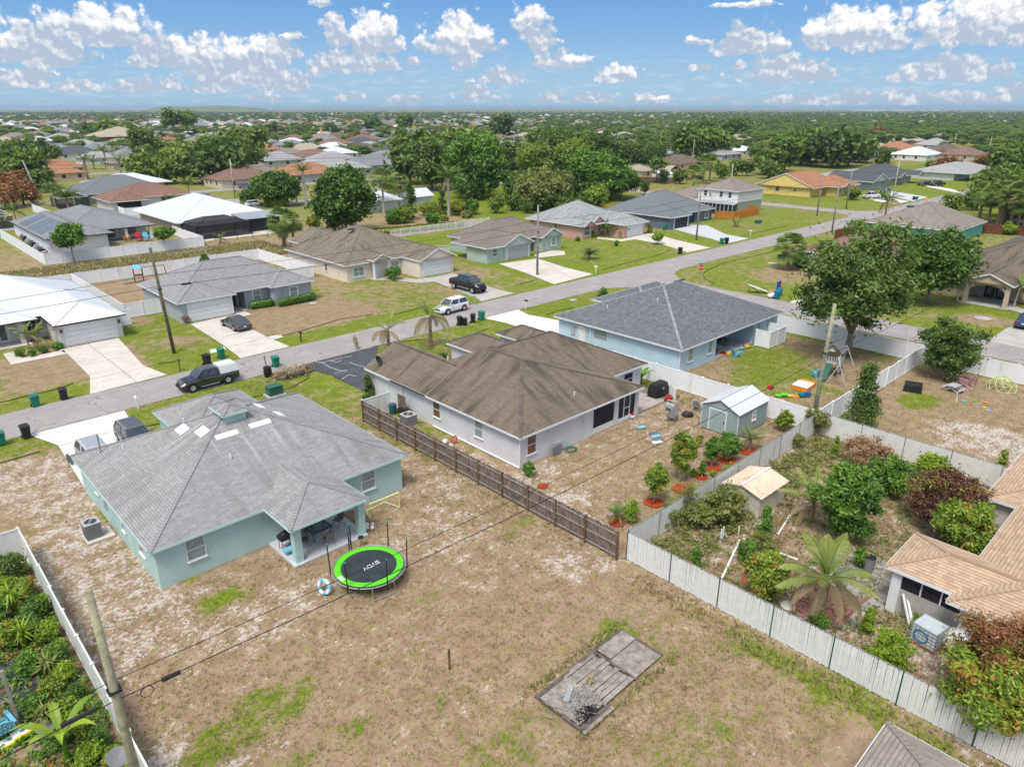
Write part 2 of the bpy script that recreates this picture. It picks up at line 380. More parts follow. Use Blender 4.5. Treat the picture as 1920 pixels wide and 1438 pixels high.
# mesh helpers
class MB:
    def __init__(s):s.v=[];s.f=[]
    def add(s,vs,fs):
        k=len(s.v);s.v+=[tuple(p) for p in vs];s.f+=[tuple(i+k for i in f) for f in fs];return s
    def box(s,x0,x1,y0,y1,z0,z1,rot=0,c=None):
        p=[(x,y,z) for x in (x0,x1) for y in (y0,y1) for z in (z0,z1)]
        if rot:
            cx,cy=c or ((x0+x1)/2,(y0+y1)/2)
            p=[(cx+(x-cx)*cos(rot)-(y-cy)*sin(rot),cy+(x-cx)*sin(rot)+(y-cy)*cos(rot),z) for x,y,z in p]
        return s.add(p,[(0,1,3,2),(4,6,7,5),(0,4,5,1),(2,3,7,6),(0,2,6,4),(1,5,7,3)])
    def prism(s,poly,z0,z1):
        n=len(poly)
        return s.add([(x,y,z0) for x,y in poly]+[(x,y,z1) for x,y in poly],
                     [tuple(range(n))[::-1],tuple(range(n,2*n))]+[(i,(i+1) % n,(i+1) % n+n,i+n) for i in range(n)])
    def tube(s,pts,r,n=6,cap=True):
        if not hasattr(r,'__len__'):r=[r]*len(pts)
        P=[Vector(p) for p in pts];vs=[]
        for i,p in enumerate(P):
            d=(P[min(i+1,len(P)-1)]-P[max(i-1,0)]).normalized()
            a=d.cross(Vector((0,0,1)) if abs(d.z)<.9 else Vector((1,0,0))).normalized();b=d.cross(a)
            vs+=[tuple(p+(a*cos(2*pi*k/n)+b*sin(2*pi*k/n))*r[i]) for k in range(n)]
        fs=[(i*n+k,i*n+(k+1) % n,(i+1)*n+(k+1) % n,(i+1)*n+k) for i in range(len(P)-1) for k in range(n)]
        if cap:fs+=[tuple(range(n))[::-1],tuple((len(P)-1)*n+k for k in range(n))]
        return s.add(vs,fs)
    def cyl(s,x,y,z0,z1,r0,r1=None,n=12):return s.tube([(x,y,z0),(x,y,z1)],[r0,r0 if r1 is None else r1],n)
    def bar(s,a,b,w,h=None):
        h=h or w;a,b=Vector(a),Vector(b);d=(b-a).normalized()
        u=d.cross(Vector((0,0,1)) if abs(d.z)<.95 else Vector((1,0,0))).normalized();v=d.cross(u)
        vs=[tuple(p+u*(i*w/2)+v*(j*h/2)) for p in (a,b) for i,j in ((-1,-1),(1,-1),(1,1),(-1,1))]
        return s.add(vs,[(0,1,2,3),(7,6,5,4),(0,4,5,1),(1,5,6,2),(2,6,7,3),(3,7,4,0)])
    def torus(s,c,R,r,n=24,m=6,ax='z',sx=1,sy=1):
        vs=[];fs=[]
        for i in range(n):
            a=2*pi*i/n
            for k in range(m):
                b=2*pi*k/m;q=R+r*cos(b);x,y,z=q*cos(a)*sx,q*sin(a)*sy,r*sin(b)
                p=(x,y,z) if ax=='z' else ((x,z,y) if ax=='y' else (z,x,y))
                vs.append((c[0]+p[0],c[1]+p[1],c[2]+p[2]))
                fs.append((i*m+k,((i+1) % n)*m+k,((i+1) % n)*m+(k+1) % m,i*m+(k+1) % m))
        return s.add(vs,fs)
    def ball(s,c,rx,ry=None,rz=None,n=10,m=6):
        ry=ry or rx;rz=rz or rx;vs=[(c[0],c[1],c[2]-rz)];fs=[]
        for j in range(1,m):
            t=-pi/2+pi*j/m
            vs+=[(c[0]+rx*cos(t)*cos(2*pi*i/n),c[1]+ry*cos(t)*sin(2*pi*i/n),c[2]+rz*sin(t)) for i in range(n)]
        vs.append((c[0],c[1],c[2]+rz));e=len(vs)-1
        for i in range(n):
            fs.append((0,1+(i+1) % n,1+i));fs.append((e,1+(m-2)*n+i,1+(m-2)*n+(i+1) % n))
            for j in range(m-2):
                a=1+j*n;fs.append((a+i,a+(i+1) % n,a+n+(i+1) % n,a+n+i))
        return s.add(vs,fs)
    def mesh(s,name,m=None,smooth=False):
        me=bpy.data.meshes.new(name);me.from_pydata(s.v,[],s.f)
        if m:me.materials.append(m)
        if smooth:me.polygons.foreach_set('use_smooth',[True]*len(me.polygons))
        me.update();return me
    def build(s,name,m,parent=None,smooth=False,**kw):
        return link(name,s.mesh(name,m,smooth),parent,**kw)
def BX(*a,**k):return MB().box(*a,**k)
def TU(*a,**k):return MB().tube(*a,**k)
def BA(*a,**k):return MB().bar(*a,**k)
def link(name,data,parent=None,loc=None,rz=0,kind=None,label=None):
    o=bpy.data.objects.new(name,data);COL.objects.link(o)
    if parent is not None:o.parent=parent
    if loc is not None:o.location=loc
    if rz:o.rotation_euler=(0,0,rz)
    if kind:o['kind']=kind
    if label:o['label']=label
    return o
def tag(o,label,cat,group=None):
    o['label']=label;o['category']=cat
    if group:o['group']=group
    return o
def thing(name,label,cat,loc=(0,0,0),rz=0,group=None):
    return tag(link(name,None,loc=loc,rz=rz),label,cat,group)
def struct(name,mb,m,**kw):return mb.build(name,m,kind='structure',**kw)
def stuff(name,mb,m,label=None,cat=None,**kw):
    o=mb.build(name,m,kind='stuff',**kw)
    if label:o['label']=label
    if cat:o['category']=cat
    return o
def kids(o):return [c for c in CH.get(o.name,[])]
CH={}
def tree_copy(o,loc,rz=0,label=None,group=None,scale=None):
    """a copy of a thing with copies of its parts and sub-parts (mesh data shared)"""
    def cp(q,par):
        c=q.copy();COL.objects.link(c)
        if par is not None:c.parent=par
        for ch in q.children:cp(ch,c)
        return c
    r=cp(o,None);r.location=loc;r.rotation_euler=(0,0,rz)
    if label:r['label']=label
    if group:r['group']=group
    if scale:r.scale=(scale,)*3 if not hasattr(scale,'__len__') else scale
    return r
def quads_mesh(name,V,m,tint=None,tris=False):
    """V: (n,4,3) array of quads"""
    n,k=V.shape[0],V.shape[1]
    me=bpy.data.meshes.new(name);me.vertices.add(n*k);me.vertices.foreach_set('co',V.reshape(-1).astype(np.float32))
    me.loops.add(n*k);me.loops.foreach_set('vertex_index',np.arange(n*k,dtype=np.int32))
    me.polygons.add(n);me.polygons.foreach_set('loop_start',np.arange(0,n*k,k,dtype=np.int32))
    me.polygons.foreach_set('loop_total',np.full(n,k,dtype=np.int32))
    me.update(calc_edges=True)
    if tint is not None:
        a=me.attributes.new('tint','FLOAT','FACE');a.data.foreach_set('value',tint.astype(np.float32))
    if m:me.materials.append(m)
    return me
RNG=np.random.default_rng(11)
def rand_dirs(n,up=0.0):
    d=RNG.normal(size=(n,3));d[:,2]+=up;return d/np.linalg.norm(d,axis=1)[:,None]
def leaf_quads(C,N,w,l):
    """quads centred on C facing N, folded a little by a random in-plane turn"""
    n=len(C);a=RNG.normal(size=(n,3));U=np.cross(N,a);U/=np.linalg.norm(U,axis=1)[:,None]+1e-9
    W=np.cross(N,U);w=(w*RNG.uniform(.6,1.3,n))[:,None];l=(l*RNG.uniform(.6,1.3,n))[:,None]
    return np.stack([C-U*l,C-W*w*.8+U*l*.05,C+U*l,C+W*w],1)
def crown(name,R,Hh,m,n=4000,clumps=40,leaf=.3,seed=0,shape='round',droop=0,flat=.75,centre=0.0,ragged=.25):
    """crown of leaf sized faces gathered in clumps; R radius, Hh height, base at z=0"""
    global RNG
    RNG=np.random.default_rng(seed+100)
    d=rand_dirs(clumps,.15);rr=RNG.uniform(.45,.92,clumps)[:,None]
    if shape=='open':rr=RNG.uniform(.35,1.0,clumps)[:,None]
    P=d*rr*np.array([R,R,Hh/2])*(1-ragged*RNG.uniform(0,1,clumps))[:,None]
    if shape=='cone':
        t=RNG.uniform(0,1,clumps);a=RNG.uniform(0,2*pi,clumps);q=(1-t)**.8*RNG.uniform(.3,.9,clumps)
        P=np.stack([R*q*np.cos(a),R*q*np.sin(a),(t-.5)*Hh],1)
    if shape=='umbrella':
        P[:,2]=np.abs(P[:,2])*.9-Hh*.1*RNG.uniform(0,1,clumps)
    P[:,2]+=Hh/2
    cr=R*RNG.uniform(.2,.42,clumps)*(1.25 if clumps<30 else 1)*(40/max(clumps,12))**.33
    if shape=='open':cr*=.78
    ci=RNG.integers(0,clumps,n)
    dd=rand_dirs(n,.3);rad=cr[ci]*np.abs(RNG.normal(.72,.34,n))
    C=P[ci]+dd*rad[:,None]*np.array([1,1,flat])
    C+=(RNG.random(n)<.14)[:,None]*RNG.normal(size=(n,3))*R*.12
    C[:,2]-=droop*np.maximum(0,np.hypot(C[:,0],C[:,1])/R-.4)*Hh*.4
    C[:,2]=np.maximum(C[:,2],.03)
    N=dd*.7+RNG.normal(size=(n,3))*.6+np.array([0,0,.35]);N/=np.linalg.norm(N,axis=1)[:,None]
    tint=np.clip(RNG.uniform(0,.85,clumps)[ci]*.6+RNG.uniform(0,.5,n),0,1)
    return quads_mesh(name,leaf_quads(C,N,leaf*(.42 if leaf<.3 else .6),leaf),m,tint),P,cr
def trunk_mb(h,r,P=None,limbs=6,lean=(0,0),zc=0,seed=0):
    rr=random.Random(seed);mb=MB()
    top=(lean[0],lean[1],h)
    mb.tube([(0,0,-.1),(lean[0]*.3,lean[1]*.3,h*.4),top],[r*1.35,r,r*.7],8)
    if P is not None:
        idx=sorted(range(len(P)),key=lambda i:-np.hypot(P[i][0],P[i][1]))[:limbs*2:2]
        for i in idx:
            e=(P[i][0],P[i][1],P[i][2]+zc);mid=(e[0]*.45+lean[0]*.5,e[1]*.45+lean[1]*.5,h+(e[2]-h)*.55)
            mb.tube([(lean[0]*.9,lean[1]*.9,h*.92),mid,e],[r*.55,r*.33,r*.1],5)
    return mb
# ground, roads, driveways
def soft(d,s):return np.clip(.5+d/s,0,1)
def make_ground():
    def axis(lo,hi,step,far_lo,far_hi):
        a=list(np.arange(lo,hi+1e-6,step));d=step;x=hi
        while x<far_hi:d*=1.35;x+=d;a.append(x)
        d=step;x=lo
        while x>far_lo:d*=1.35;x-=d;a.insert(0,x)
        return np.array(a)
    xs=axis(-8,132,.7,-6500,9500);ys=axis(-6,150,.7,-6500,9500)
    nx,ny=len(xs),len(ys)
    Xg,Yg=np.meshgrid(xs,ys,indexing='ij')
    rg=np.random.default_rng(5)
    dry=np.full(Xg.shape,.42);sand=np.zeros(Xg.shape)
    def rect(x0,x1,y0,y1,d=None,s=None,soft_=2.0):
        nonlocal dry,sand
        a=soft(Xg-x0,soft_)*soft(x1-Xg,soft_)*soft(Yg-y0,soft_)*soft(y1-Yg,soft_)
        if d is not None:dry=dry*(1-a)+d*a
        if s is not None:sand=sand*(1-a)+s*a
    def spot(px,py,rx,ry,d=None,s=None,lot=False):
        nonlocal dry,sand
        cx,cy=(px,py) if lot else G(px,py)
        q=((Xg-cx)/rx)**2+((Yg-cy)/ry)**2;a=np.clip(1.5-q,0,1)
        if d is not None:dry=dry*(1-a)+d*a
        if s is not None:sand=sand*(1-a)+s*a
    rect(-60,200,100,150,.62,.04,4)
    rect(-60,28,-20,62,.5,.1)
    rect(-60,2.6,-20,44,.8,.4)
    rect(2.6,28,-20,36.5,.97,.25,1.5)
    rect(2.6,8.4,22,56,.8,.7,3)
    rect(-10,2.6,45,56,.6,.25,3)
    rect(23,28,30,50,.75,.36,1.5)
    rect(24,28,46,63,.38,0,2)
    rect(14,28,55,63.5,.3,0,2)
    rect(-20,8,55,63.5,.3,0,2)
    rect(-20,5.5,44,58,.55,.1,3)
    for p in ((60,900,3.5,5,.8,.52),(120,930,3,4,.8,.5),(150,1060,5,6,.85,.5),(300,1180,5,3.5,.9,.5),(500,1150,4,2,.9,.46),(860,900,3,2.5,.8,.46),
              (820,1000,3.5,2.5,.9,.44),(900,1050,4,2,.9,.34),(1080,1050,2.2,2,.9,.5),(1000,900,2,1.5,.8,.5),(1050,930,2.2,1.5,.8,.52),(1250,1150,4,1.5,.9,.3),
              (950,1200,4,3,1.0,.1),(750,1200,4,2,1.0,.3),(900,1330,3,2,.8,.3),(330,1300,3,3,1,.28)):spot(*p)
    rect(2.6,28,-20,18.5,.76,.22,5)
    for p in ((500,1330,2.6,1.5,.36),(420,1390,1.6,1,.42),(1300,1400,3,1.3,.6),(900,1410,4,.8,.62),(1150,1180,1,.8,.3),(600,1400,3,.8,.55),
              (420,1120,1.8,.6,.2),(800,1120,1,.6,.5),(1000,970,3,.6,.5),(330,1050,.8,3,.2),(230,960,1,3,.15)):spot(*p,0)
    rect(26.2,28.2,-5,13,.3,.05,1.6)
    rect(28,52.6,20.5,34,.85,.33,1.2)
    for p in ((1060,940,2.5,1.5,.8,.55),(1100,860,3,1,.9,.3),(1240,800,3,3,.8,.42),(1290,760,3,2,.7,.3),(1000,890,2.5,1.2,.8,.55),(760,800,.8,3,.6,.5),(880,850,.8,4,.7,.5)):spot(*p)
    rect(28,52.6,-12,20.5,.85,.38,1.0)
    for p in ((1350,1000,3,2,.9,.5),(1300,930,2,2,.5,.1),(1650,920,3,3,.9,.3),(1480,840,2,2,.8,.45),(1700,1200,2,3,.8,.5),(1650,1290,2,2,.5,.2),(1880,1380,3,1.5,.8,.5)):spot(*p)
    rect(52.6,76.6,20.6,37,.62,.12,1.2)
    spot(66,31.5,5,3.4,.26,0,True);spot(60.5,30,3,2.6,.28,0,True);spot(63,26,4,3,.4,0,True);spot(71,36,3,3,.4,0,True);spot(68,24,4,3,.85,.25,True)
    rect(52.6,76.6,-20,20.4,.82,.16,1.2)
    spot(1870,830,3.5,5,.9,.62);spot(1780,830,3,1,.9,.5);spot(1720,750,2.5,1.6,.2,0)
    rect(28,54,53,63.4,.3,0,1.5);rect(53,84,53,63.4,.25,0,1.5)
    rect(76.8,84,-30,60,.4,0,1)
    rect(90,140,30,63.4,.33,0,2);spot(1470,515,6,5,.65,0);rect(90,140,-30,30,.28,0,2);spot(1850,600,3,3,.7,0)
    rect(-30,150,69,73.5,.22,0,1.5)
    rect(8,21,73.5,86,.75,0,2);rect(20.4,28,72,104,.3,0,1.2);spot(25,80,2,2,.7,0,True);spot(24,92,2,3,.65,0,True)
    rect(34,48,74,85.5,.97,.0,2.5);rect(48,76,73.5,86,.46,0,2);rect(76,104,70,90,.03,0,1.5)
    rect(104,120,74,90,.72,0,3);spot(1150,495,5,4,.1,0);rect(120,182,70,90,.35,0,2);spot(1350,420,5,4,.8,.1)
    rect(70,106,96,118,.08,0,2)
    rect(24,53,100,117,.95,.02,1.5);rect(20,76,117,136,.72,0,2);rect(48,54,86,117,.6,0,1.5)
    rect(70,84,121,140,.7,.3,2)
    rect(110,178,112,180,.1,0,4);rect(188,400,40,120,.22,0,4);rect(90,182,70,92,.3,0,2)
    n=nx*ny
    me=bpy.data.meshes.new('ground');me.vertices.add(n)
    zz=(rg.random((nx,ny))-.5)*.04
    dist=np.hypot(Xg,Yg);zz[dist>130]=0
    co=np.stack([Xg,Yg,zz-.03],-1);me.vertices.foreach_set('co',co.reshape(-1).astype(np.float32))
    i,j=np.meshgrid(np.arange(nx-1),np.arange(ny-1),indexing='ij');a=(i*ny+j).reshape(-1)
    q=np.stack([a,a+ny,a+ny+1,a+1],-1).astype(np.int32)
    me.loops.add(q.size);me.loops.foreach_set('vertex_index',q.reshape(-1));me.polygons.add(len(q))
    me.polygons.foreach_set('loop_start',np.arange(0,q.size,4,dtype=np.int32));me.polygons.foreach_set('loop_total',np.full(len(q),4,dtype=np.int32))
    me.update(calc_edges=True)
    at=me.attributes.new('cover','FLOAT_COLOR','POINT');col=np.zeros((n,4),np.float32)
    col[:,0]=dry.reshape(-1);col[:,1]=sand.reshape(-1);col[:,3]=1;at.data.foreach_set('color',col.reshape(-1))
    me.materials.append(M['ground'])
    link('ground',me,kind='structure')
    return xs,ys,dry,sand
GX,GY,GD,GS=make_ground()
def cover(x,y):
    i=np.clip(np.searchsorted(GX,x),0,len(GX)-1);j=np.clip(np.searchsorted(GY,y),0,len(GY)-1)
    return GD[i,j],GS[i,j]
def arc(cx,cy,r,a0,a1,n=8):return [(cx+r*cos(radians(a0+(a1-a0)*i/n)),cy+r*sin(radians(a0+(a1-a0)*i/n))) for i in range(n+1)]
def sheet(name,poly,z,m,thick=.03):
    return struct(name,MB().prism(poly,z-thick,z),m)
RZ=.012
sheet('road',[(-260,63.3),(75.5,63.3)]+arc(76.0,55.5,7.8,90,0)[1:]+[(83.8,-120),(89.9,-120),(89.9,52)]+arc(98.3,54.8,8.5,180,90)[1:]+
      [(179,63.3)]+arc(176,58,6,90,0)+[(182,-120),(188,-120)]+arc(193,58,5,180,90)+[(420,63.3),(420,69.2)]+arc(193,75,6,270,180)+[(187.5,420),(181.5,420)]+
      arc(174,76.5,7.2,0,-90)+[(-260,69.2)],RZ,M['road'])
sheet('road',[(-200,182.5),(181,182.5),(181,188.5),(-200,188.5)],RZ,M['road'])
sheet('road',[(-200,227),(181,227),(181,233),(-200,233)],RZ,M['road'])
for yy in (320,412,504,596):sheet('road',[(-200,yy),(420,yy),(420,yy+6),(-200,yy+6)],RZ,M['road'])
sheet('road',[(-22,69.2),(-16,69.2),(-16,420),(-22,420)],RZ,M['road'])
def pxpoly(pts,z=0):return [G(x,y,z) for x,y in pts]
def pxl(x,y):return PX(x,y)[:2]
def drive(pts,m='concrete',z=.03,joints=(),name='driveway',lot=False):
    poly=pts if lot else pxpoly(pts)
    sheet(name,poly,z,M[m])
    for a,b in joints:
        a=a if lot else G(*a);b=b if lot else G(*b)
        d=Vector((b[0]-a[0],b[1]-a[1])).normalized();q=Vector((-d.y,d.x))*.03
        struct('control_joint',MB().prism([(a[0]-q.x,a[1]-q.y),(b[0]-q.x,b[1]-q.y),(b[0]+q.x,b[1]+q.y),(a[0]+q.x,a[1]+q.y)],z,z+.004),M['joint'])
drive([(169,739),(313,703),(268,685),(222,634),(110,656),(127,664),(168.6,706)],joints=((pxl(14.6,79.5),pxl(20.2,79.5)),(pxl(13.9,73.3),pxl(20.3,73.3)),(pxl(17.4,69.6),pxl(17.4,85.6))))
drive([(6,664),(21,684),(125,664),(120,657),(42,672),(27,659)],name='walkway')
drive([(357,607.5),(421.5,649),(451,672),(543.6,650),(501,632.5),(474,618),(442,590)],joints=(((402,637),(470,619)),((424,652),(500,633))))
drive([(438,573),(471.6,590),(457,593.5),(437,588)],name='walkway')
drive([(393,656.5),(421,650.5),(424,656),(395,663)],'concrete_white',name='culvert_slab')
drive([(503,631.5),(527,628.3),(531,632.5),(510,637)],'concrete_white',name='culvert_slab')
drive([(7.4,63.1),(14.4,63.1),(14.0,59.4),(14.2,50.6),(8.2,50.6),(8.6,59.4)],'concrete_white',lot=True,joints=(((8.7,59.2),(13.9,59.2)),((8.4,55),(14.1,55))))
drive([(30.6,63.1),(39.9,63.1),(37.6,60.0),(37.4,51.9),(31.6,51.9),(31.6,58.6)],'asphalt_dark',lot=True)
for pts in ([(585,677),(605,681),(618,689),(632,694),(650,697)],[(600,681),(640,672),(660,668)],[(655,680),(672,686),(690,690)],[(628,700),(650,694)],[(640,712),(655,703),(668,706)],[(618,676),(632,680),(640,676)]):
    q=[G(*p) for p in pts]
    mb=MB()
    for a,b in zip(q,q[1:]):mb.bar((a[0],a[1],.034),(b[0],b[1],.034),.07,.012)
    struct('crack_filling',mb,M['crack'])
drive([(907.6,597),(972,581),(991,590.6),(1053,602),(1058,640),(1010,640),(980,616),(950,606)],'concrete_white')
drive([(799,522),(850,512.5),(880,525),(935,544),(966,550),(903,565.5),(893,559)],'concrete_old')
drive([(850,520+4),(799,521),(780,524),(735,518),(700,522),(703,526),(738,526),(790,531)],'concrete_old',name='walkway',z=.026)
drive([(1039,533.5),(1112,514.5),(1060,502),(1008,485),(935,495),(985,512)],'concrete',joints=(((1000,508),(1068,504)),((985,500),(1052,492)),((1012,487),(1075,523))))
drive([(1008,484),(1060,478),(1058,471),(1035,470),(1000,478)],'concrete',name='walkway',z=.026)
drive([(1288.5,473.5),(1332,465),(1269.7,450.6),(1222,437),(1176,446),(1192.5,449.5),(1240,458)],'concrete',joints=(((1216,452),(1250,444)),((1262,464),(1296,456))))
drive([(1190,449),(1165,453),(1120,448),(1120,445),(1165,449),(1180,446)],'concrete',name='walkway',z=.026)
drive([(1363.6,457),(1404,447.5),(1361.5,440),(1326,423),(1293,422),(1262,430),(1300,440),(1326,446)],'slab')
drive([(1852,640),(1885,617),(1914,605),(1960,612),(1960,662)],'concrete_old')
drive([(1840,554),(1858,553),(1880,566),(1925,582),(1925,590),(1875,576)],'concrete_old',name='walkway')
drive([(1611,367),(1660,370),(1705,378),(1678,383),(1640,377)],'concrete_white')
drive([(1668,358),(1740,370),(1712,378),(1655,364)],'slab')
drive([(1745,348),(1790,356),(1800,362),(1785,360),(1735,350)],'concrete_white')
drive([(1478,566),(1530,556),(1560,575),(1535,580)],'concrete')
for (a,b) in (((75,868),(0,868)),):pass
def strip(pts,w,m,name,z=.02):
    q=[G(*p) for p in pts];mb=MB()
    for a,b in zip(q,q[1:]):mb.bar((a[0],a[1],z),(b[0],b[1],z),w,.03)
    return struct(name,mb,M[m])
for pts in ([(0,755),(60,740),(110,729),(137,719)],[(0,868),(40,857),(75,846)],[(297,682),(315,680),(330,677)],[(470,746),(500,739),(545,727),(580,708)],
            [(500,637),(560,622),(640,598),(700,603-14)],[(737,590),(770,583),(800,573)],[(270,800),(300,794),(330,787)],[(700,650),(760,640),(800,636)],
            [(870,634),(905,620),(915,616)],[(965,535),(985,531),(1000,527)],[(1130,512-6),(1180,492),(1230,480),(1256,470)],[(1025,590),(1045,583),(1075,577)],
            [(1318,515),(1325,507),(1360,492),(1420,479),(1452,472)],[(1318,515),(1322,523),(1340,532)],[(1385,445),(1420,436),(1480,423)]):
    strip(pts,.09,'soil','ditch_shadow_strip')  # ground stays flat; dark strips paint the trench shadow along the swale
# roofs
def hip_faces(x0,x1,y0,y1,z,s,kind='hip'):
    w,d=x1-x0,y1-y0;F=[]
    if kind=='gy': # ridge along Y, gable ends north and south
        xm,h=(x0+x1)/2,z+w/2*s
        return [[(x0,y1,z),(x0,y0,z),(xm,y0,h),(xm,y1,h)],[(x1,y0,z),(x1,y1,z),(xm,y1,h),(xm,y0,h)]],[((xm,y0,h),(xm,y1,h))],[('S',x0,x1,y0,z,h),('N',x0,x1,y1,z,h)]
    if kind=='gx':
        ym,h=(y0+y1)/2,z+d/2*s
        return [[(x0,y0,z),(x1,y0,z),(x1,ym,h),(x0,ym,h)],[(x1,y1,z),(x0,y1,z),(x0,ym,h),(x1,ym,h)]],[((x0,ym,h),(x1,ym,h))],[('W',y0,y1,x0,z,h),('E',y0,y1,x1,z,h)]
    m=min(w,d)/2;h=z+m*s
    if w>=d:
        a,b=(x0+m,(y0+y1)/2,h),(x1-m,(y0+y1)/2,h)
    else:
        a,b=((x0+x1)/2,y0+m,h),((x0+x1)/2,y1-m,h)
    c=[(x0,y0,z),(x1,y0,z),(x1,y1,z),(x0,y1,z)]
    if w>=d:F=[[c[0],c[1],b,a],[c[1],c[2],b],[c[2],c[3],a,b],[c[3],c[0],a]];R=[(c[0],a),(c[3],a),(c[1],b),(c[2],b),(a,b)]
    else:F=[[c[0],c[1],a],[c[1],c[2],b,a],[c[2],c[3],b],[c[3],c[0],a,b]];R=[(c[0],a),(c[1],a),(c[2],b),(c[3],b),(a,b)]
    return F,R,[]
def clip_poly(P,Cp):
    """Sutherland-Hodgman, 2D, Cp convex and counter-clockwise"""
    out=P
    for i in range(len(Cp)):
        ax,ay=Cp[i];bx,by=Cp[(i+1) % len(Cp)];ex,ey=bx-ax,by-ay;inp=out;out=[]
        if not inp:return []
        ds=[ex*(y-ay)-ey*(x-ax) for x,y in inp]
        for k in range(len(inp)):
            p,q,dp,dq=inp[k-1],inp[k],ds[k-1],ds[k]
            if (dp>=0) !=(dq>=0):
                t=dp/(dp-dq);out.append((p[0]+(q[0]-p[0])*t,p[1]+(q[1]-p[1])*t))
            if dq>=0:out.append(q)
    return out
def shingles(faces,m,rr,tabw=.34,row=.15):
    V=[];F=[];T=[]
    for f in faces:
        P=[Vector(p) for p in f];nrm=(P[1]-P[0]).cross(P[2]-P[0]).normalized()
        if nrm.z<0:P.reverse();nrm=-nrm
        if nrm.z>.999:continue
        h=Vector((-nrm.y,nrm.x,0)).normalized();s=nrm.cross(h)
        if s.z<0:s=-s;h=-h
        o=P[0];Q=[((p-o).dot(h),(p-o).dot(s)) for p in P]
        ar=sum(Q[i-1][0]*Q[i][1]-Q[i][0]*Q[i-1][1] for i in range(len(Q)))
        if ar<0:Q.reverse()
        us=[q[0] for q in Q];vs=[q[1] for q in Q];row=.0625/s.z;zb=o.z+min(vs)*s.z;v=min(vs)-(zb/.0625-math.floor(zb/.0625))*row+.002
        while v<max(vs):
            u=min(us)-rr.random()*tabw;r0=rr.random()*.1
            ends=[];
            for i in range(len(Q)):
                for vv in (v,v+row):
                    (ua,va),(ub,vb)=Q[i-1],Q[i]
                    if (va-vv)*(vb-vv)<0:ends.append(ua+(ub-ua)*(vv-va)/(vb-va))
                if v<=Q[i][1]<=v+row:ends.append(Q[i][0])
            if not ends:v+=row;continue
            lo,hi=min(ends),max(ends);u+=max(0,int((lo-u)/tabw))*tabw
            while u<hi:
                w=tabw*rr.uniform(.6,1.35)
                pl=clip_poly([(u,v),(u+w-.006,v),(u+w-.006,v+row+.02),(u,v+row+.02)],Q)
                if len(pl)>=3:
                    b=len(V)
                    for (a,c) in pl:V.append(tuple(o+h*a+s*c+nrm*(.016-.011*(c-v)/row)))
                    F.append(tuple(range(b,b+len(pl))));T.append(min(1,max(0,rr.gauss(.5,.3)+r0)))
                u+=w
            v+=row
    me=bpy.data.meshes.new('shingles');me.from_pydata(V,[],F);me.materials.append(m)
    a=me.attributes.new('tint','FLOAT','FACE');a.data.foreach_set('value',np.array(T,np.float32));me.update()
    return me
# houses
def frame_of(side,c):
    """maps (along, out, z) on a wall plane to the world; out is away from the wall"""
    return {'S':lambda a,o,z:(a,c-o,z),'W':lambda a,o,z:(c-o,a,z),'N':lambda a,o,z:(a,c+o,z),'E':lambda a,o,z:(c+o,a,z)}[side]
def wbox(mb,f,a0,a1,o0,o1,z0,z1):
    p=[f(a,o,z) for a in (a0,a1) for o in (o0,o1) for z in (z0,z1)]
    mb.add(p,[(0,1,3,2),(4,6,7,5),(0,4,5,1),(2,3,7,6),(0,2,6,4),(1,5,7,3)])
def window(par,side,c,a,z,w,h,pane='glass',trim=None,mull=0,bars=True,tm='white'):
    f=frame_of(side,c);mb=MB();t=.05 if trim is None else trim
    for q in ((a-w/2,a-w/2+t,z,z+h),(a+w/2-t,a+w/2,z,z+h),(a-w/2+t,a+w/2-t,z,z+t),(a-w/2+t,a+w/2-t,z+h-t,z+h)):
        wbox(mb,f,q[0],q[1],-.02,.06,q[2],q[3])
    if bars:wbox(mb,f,a-w/2+t,a+w/2-t,0,.05,z+h/2-.025,z+h/2+.025)
    for i in range(1,mull+1):
        x=a-w/2+w*i/(mull+1);wbox(mb,f,x-.025,x+.025,.004,.054,z+t,z+h-t)
    wbox(mb,f,a-w/2-.04,a+w/2+.04,0,.11,z-.06,z-.005)
    o=mb.build('window',M[tm],par)
    p=MB();wbox(p,f,a-w/2+t*.9,a+w/2-t*.9,.002,.022,z+t*.9,z+h-t*.9)
    p.build('pane',M[pane],o)
    return o
def garage(par,side,c,a,w=4.9,h=2.13,m='white',arch=False,trim=.16):
    f=frame_of(side,c);mb=MB();t=trim
    wbox(mb,f,a-w/2-t,a-w/2,0,.07,0,h+t);wbox(mb,f,a+w/2,a+w/2+t,0,.07,0,h+t);wbox(mb,f,a-w/2,a+w/2,0,.07,h,h+t)
    o=mb.build('garage_door',M['white'],par)
    for i in range(4):
        p=MB();wbox(p,f,a-w/2+.01,a+w/2-.01,-.01,.03,.02+i*h/4,h/4*(i+1)-.015)
        for k in range(8):
            x=a-w/2+w*(k+.5)/8;wbox(p,f,x-w/20,x+w/20,.03,.042,.09+i*h/4,h/4*(i+1)-.09)
        p.build('door_panel',M[m],o)
    return o
def door(par,side,c,a,w=.95,h=2.05,m='white',pane=None):
    f=frame_of(side,c);mb=MB()
    wbox(mb,f,a-w/2-.08,a-w/2,0,.06,0,h+.08);wbox(mb,f,a+w/2,a+w/2+.08,0,.06,0,h+.08);wbox(mb,f,a-w/2,a+w/2,0,.06,h,h+.08)
    wbox(mb,f,a-w/2,a+w/2,-.01,.03,.02,h)
    o=mb.build('door',M[m],par)
    k=MB();wbox(k,f,a+w/2-.14,a+w/2-.06,.03,.09,1.0,1.06);k.build('handle',M['blackmetal'],o)
    if pane:
        p=MB();wbox(p,f,a-w/2+.18,a+w/2-.18,.032,.042,.35,h-.2);p.build('pane',M[pane],o)
    return o
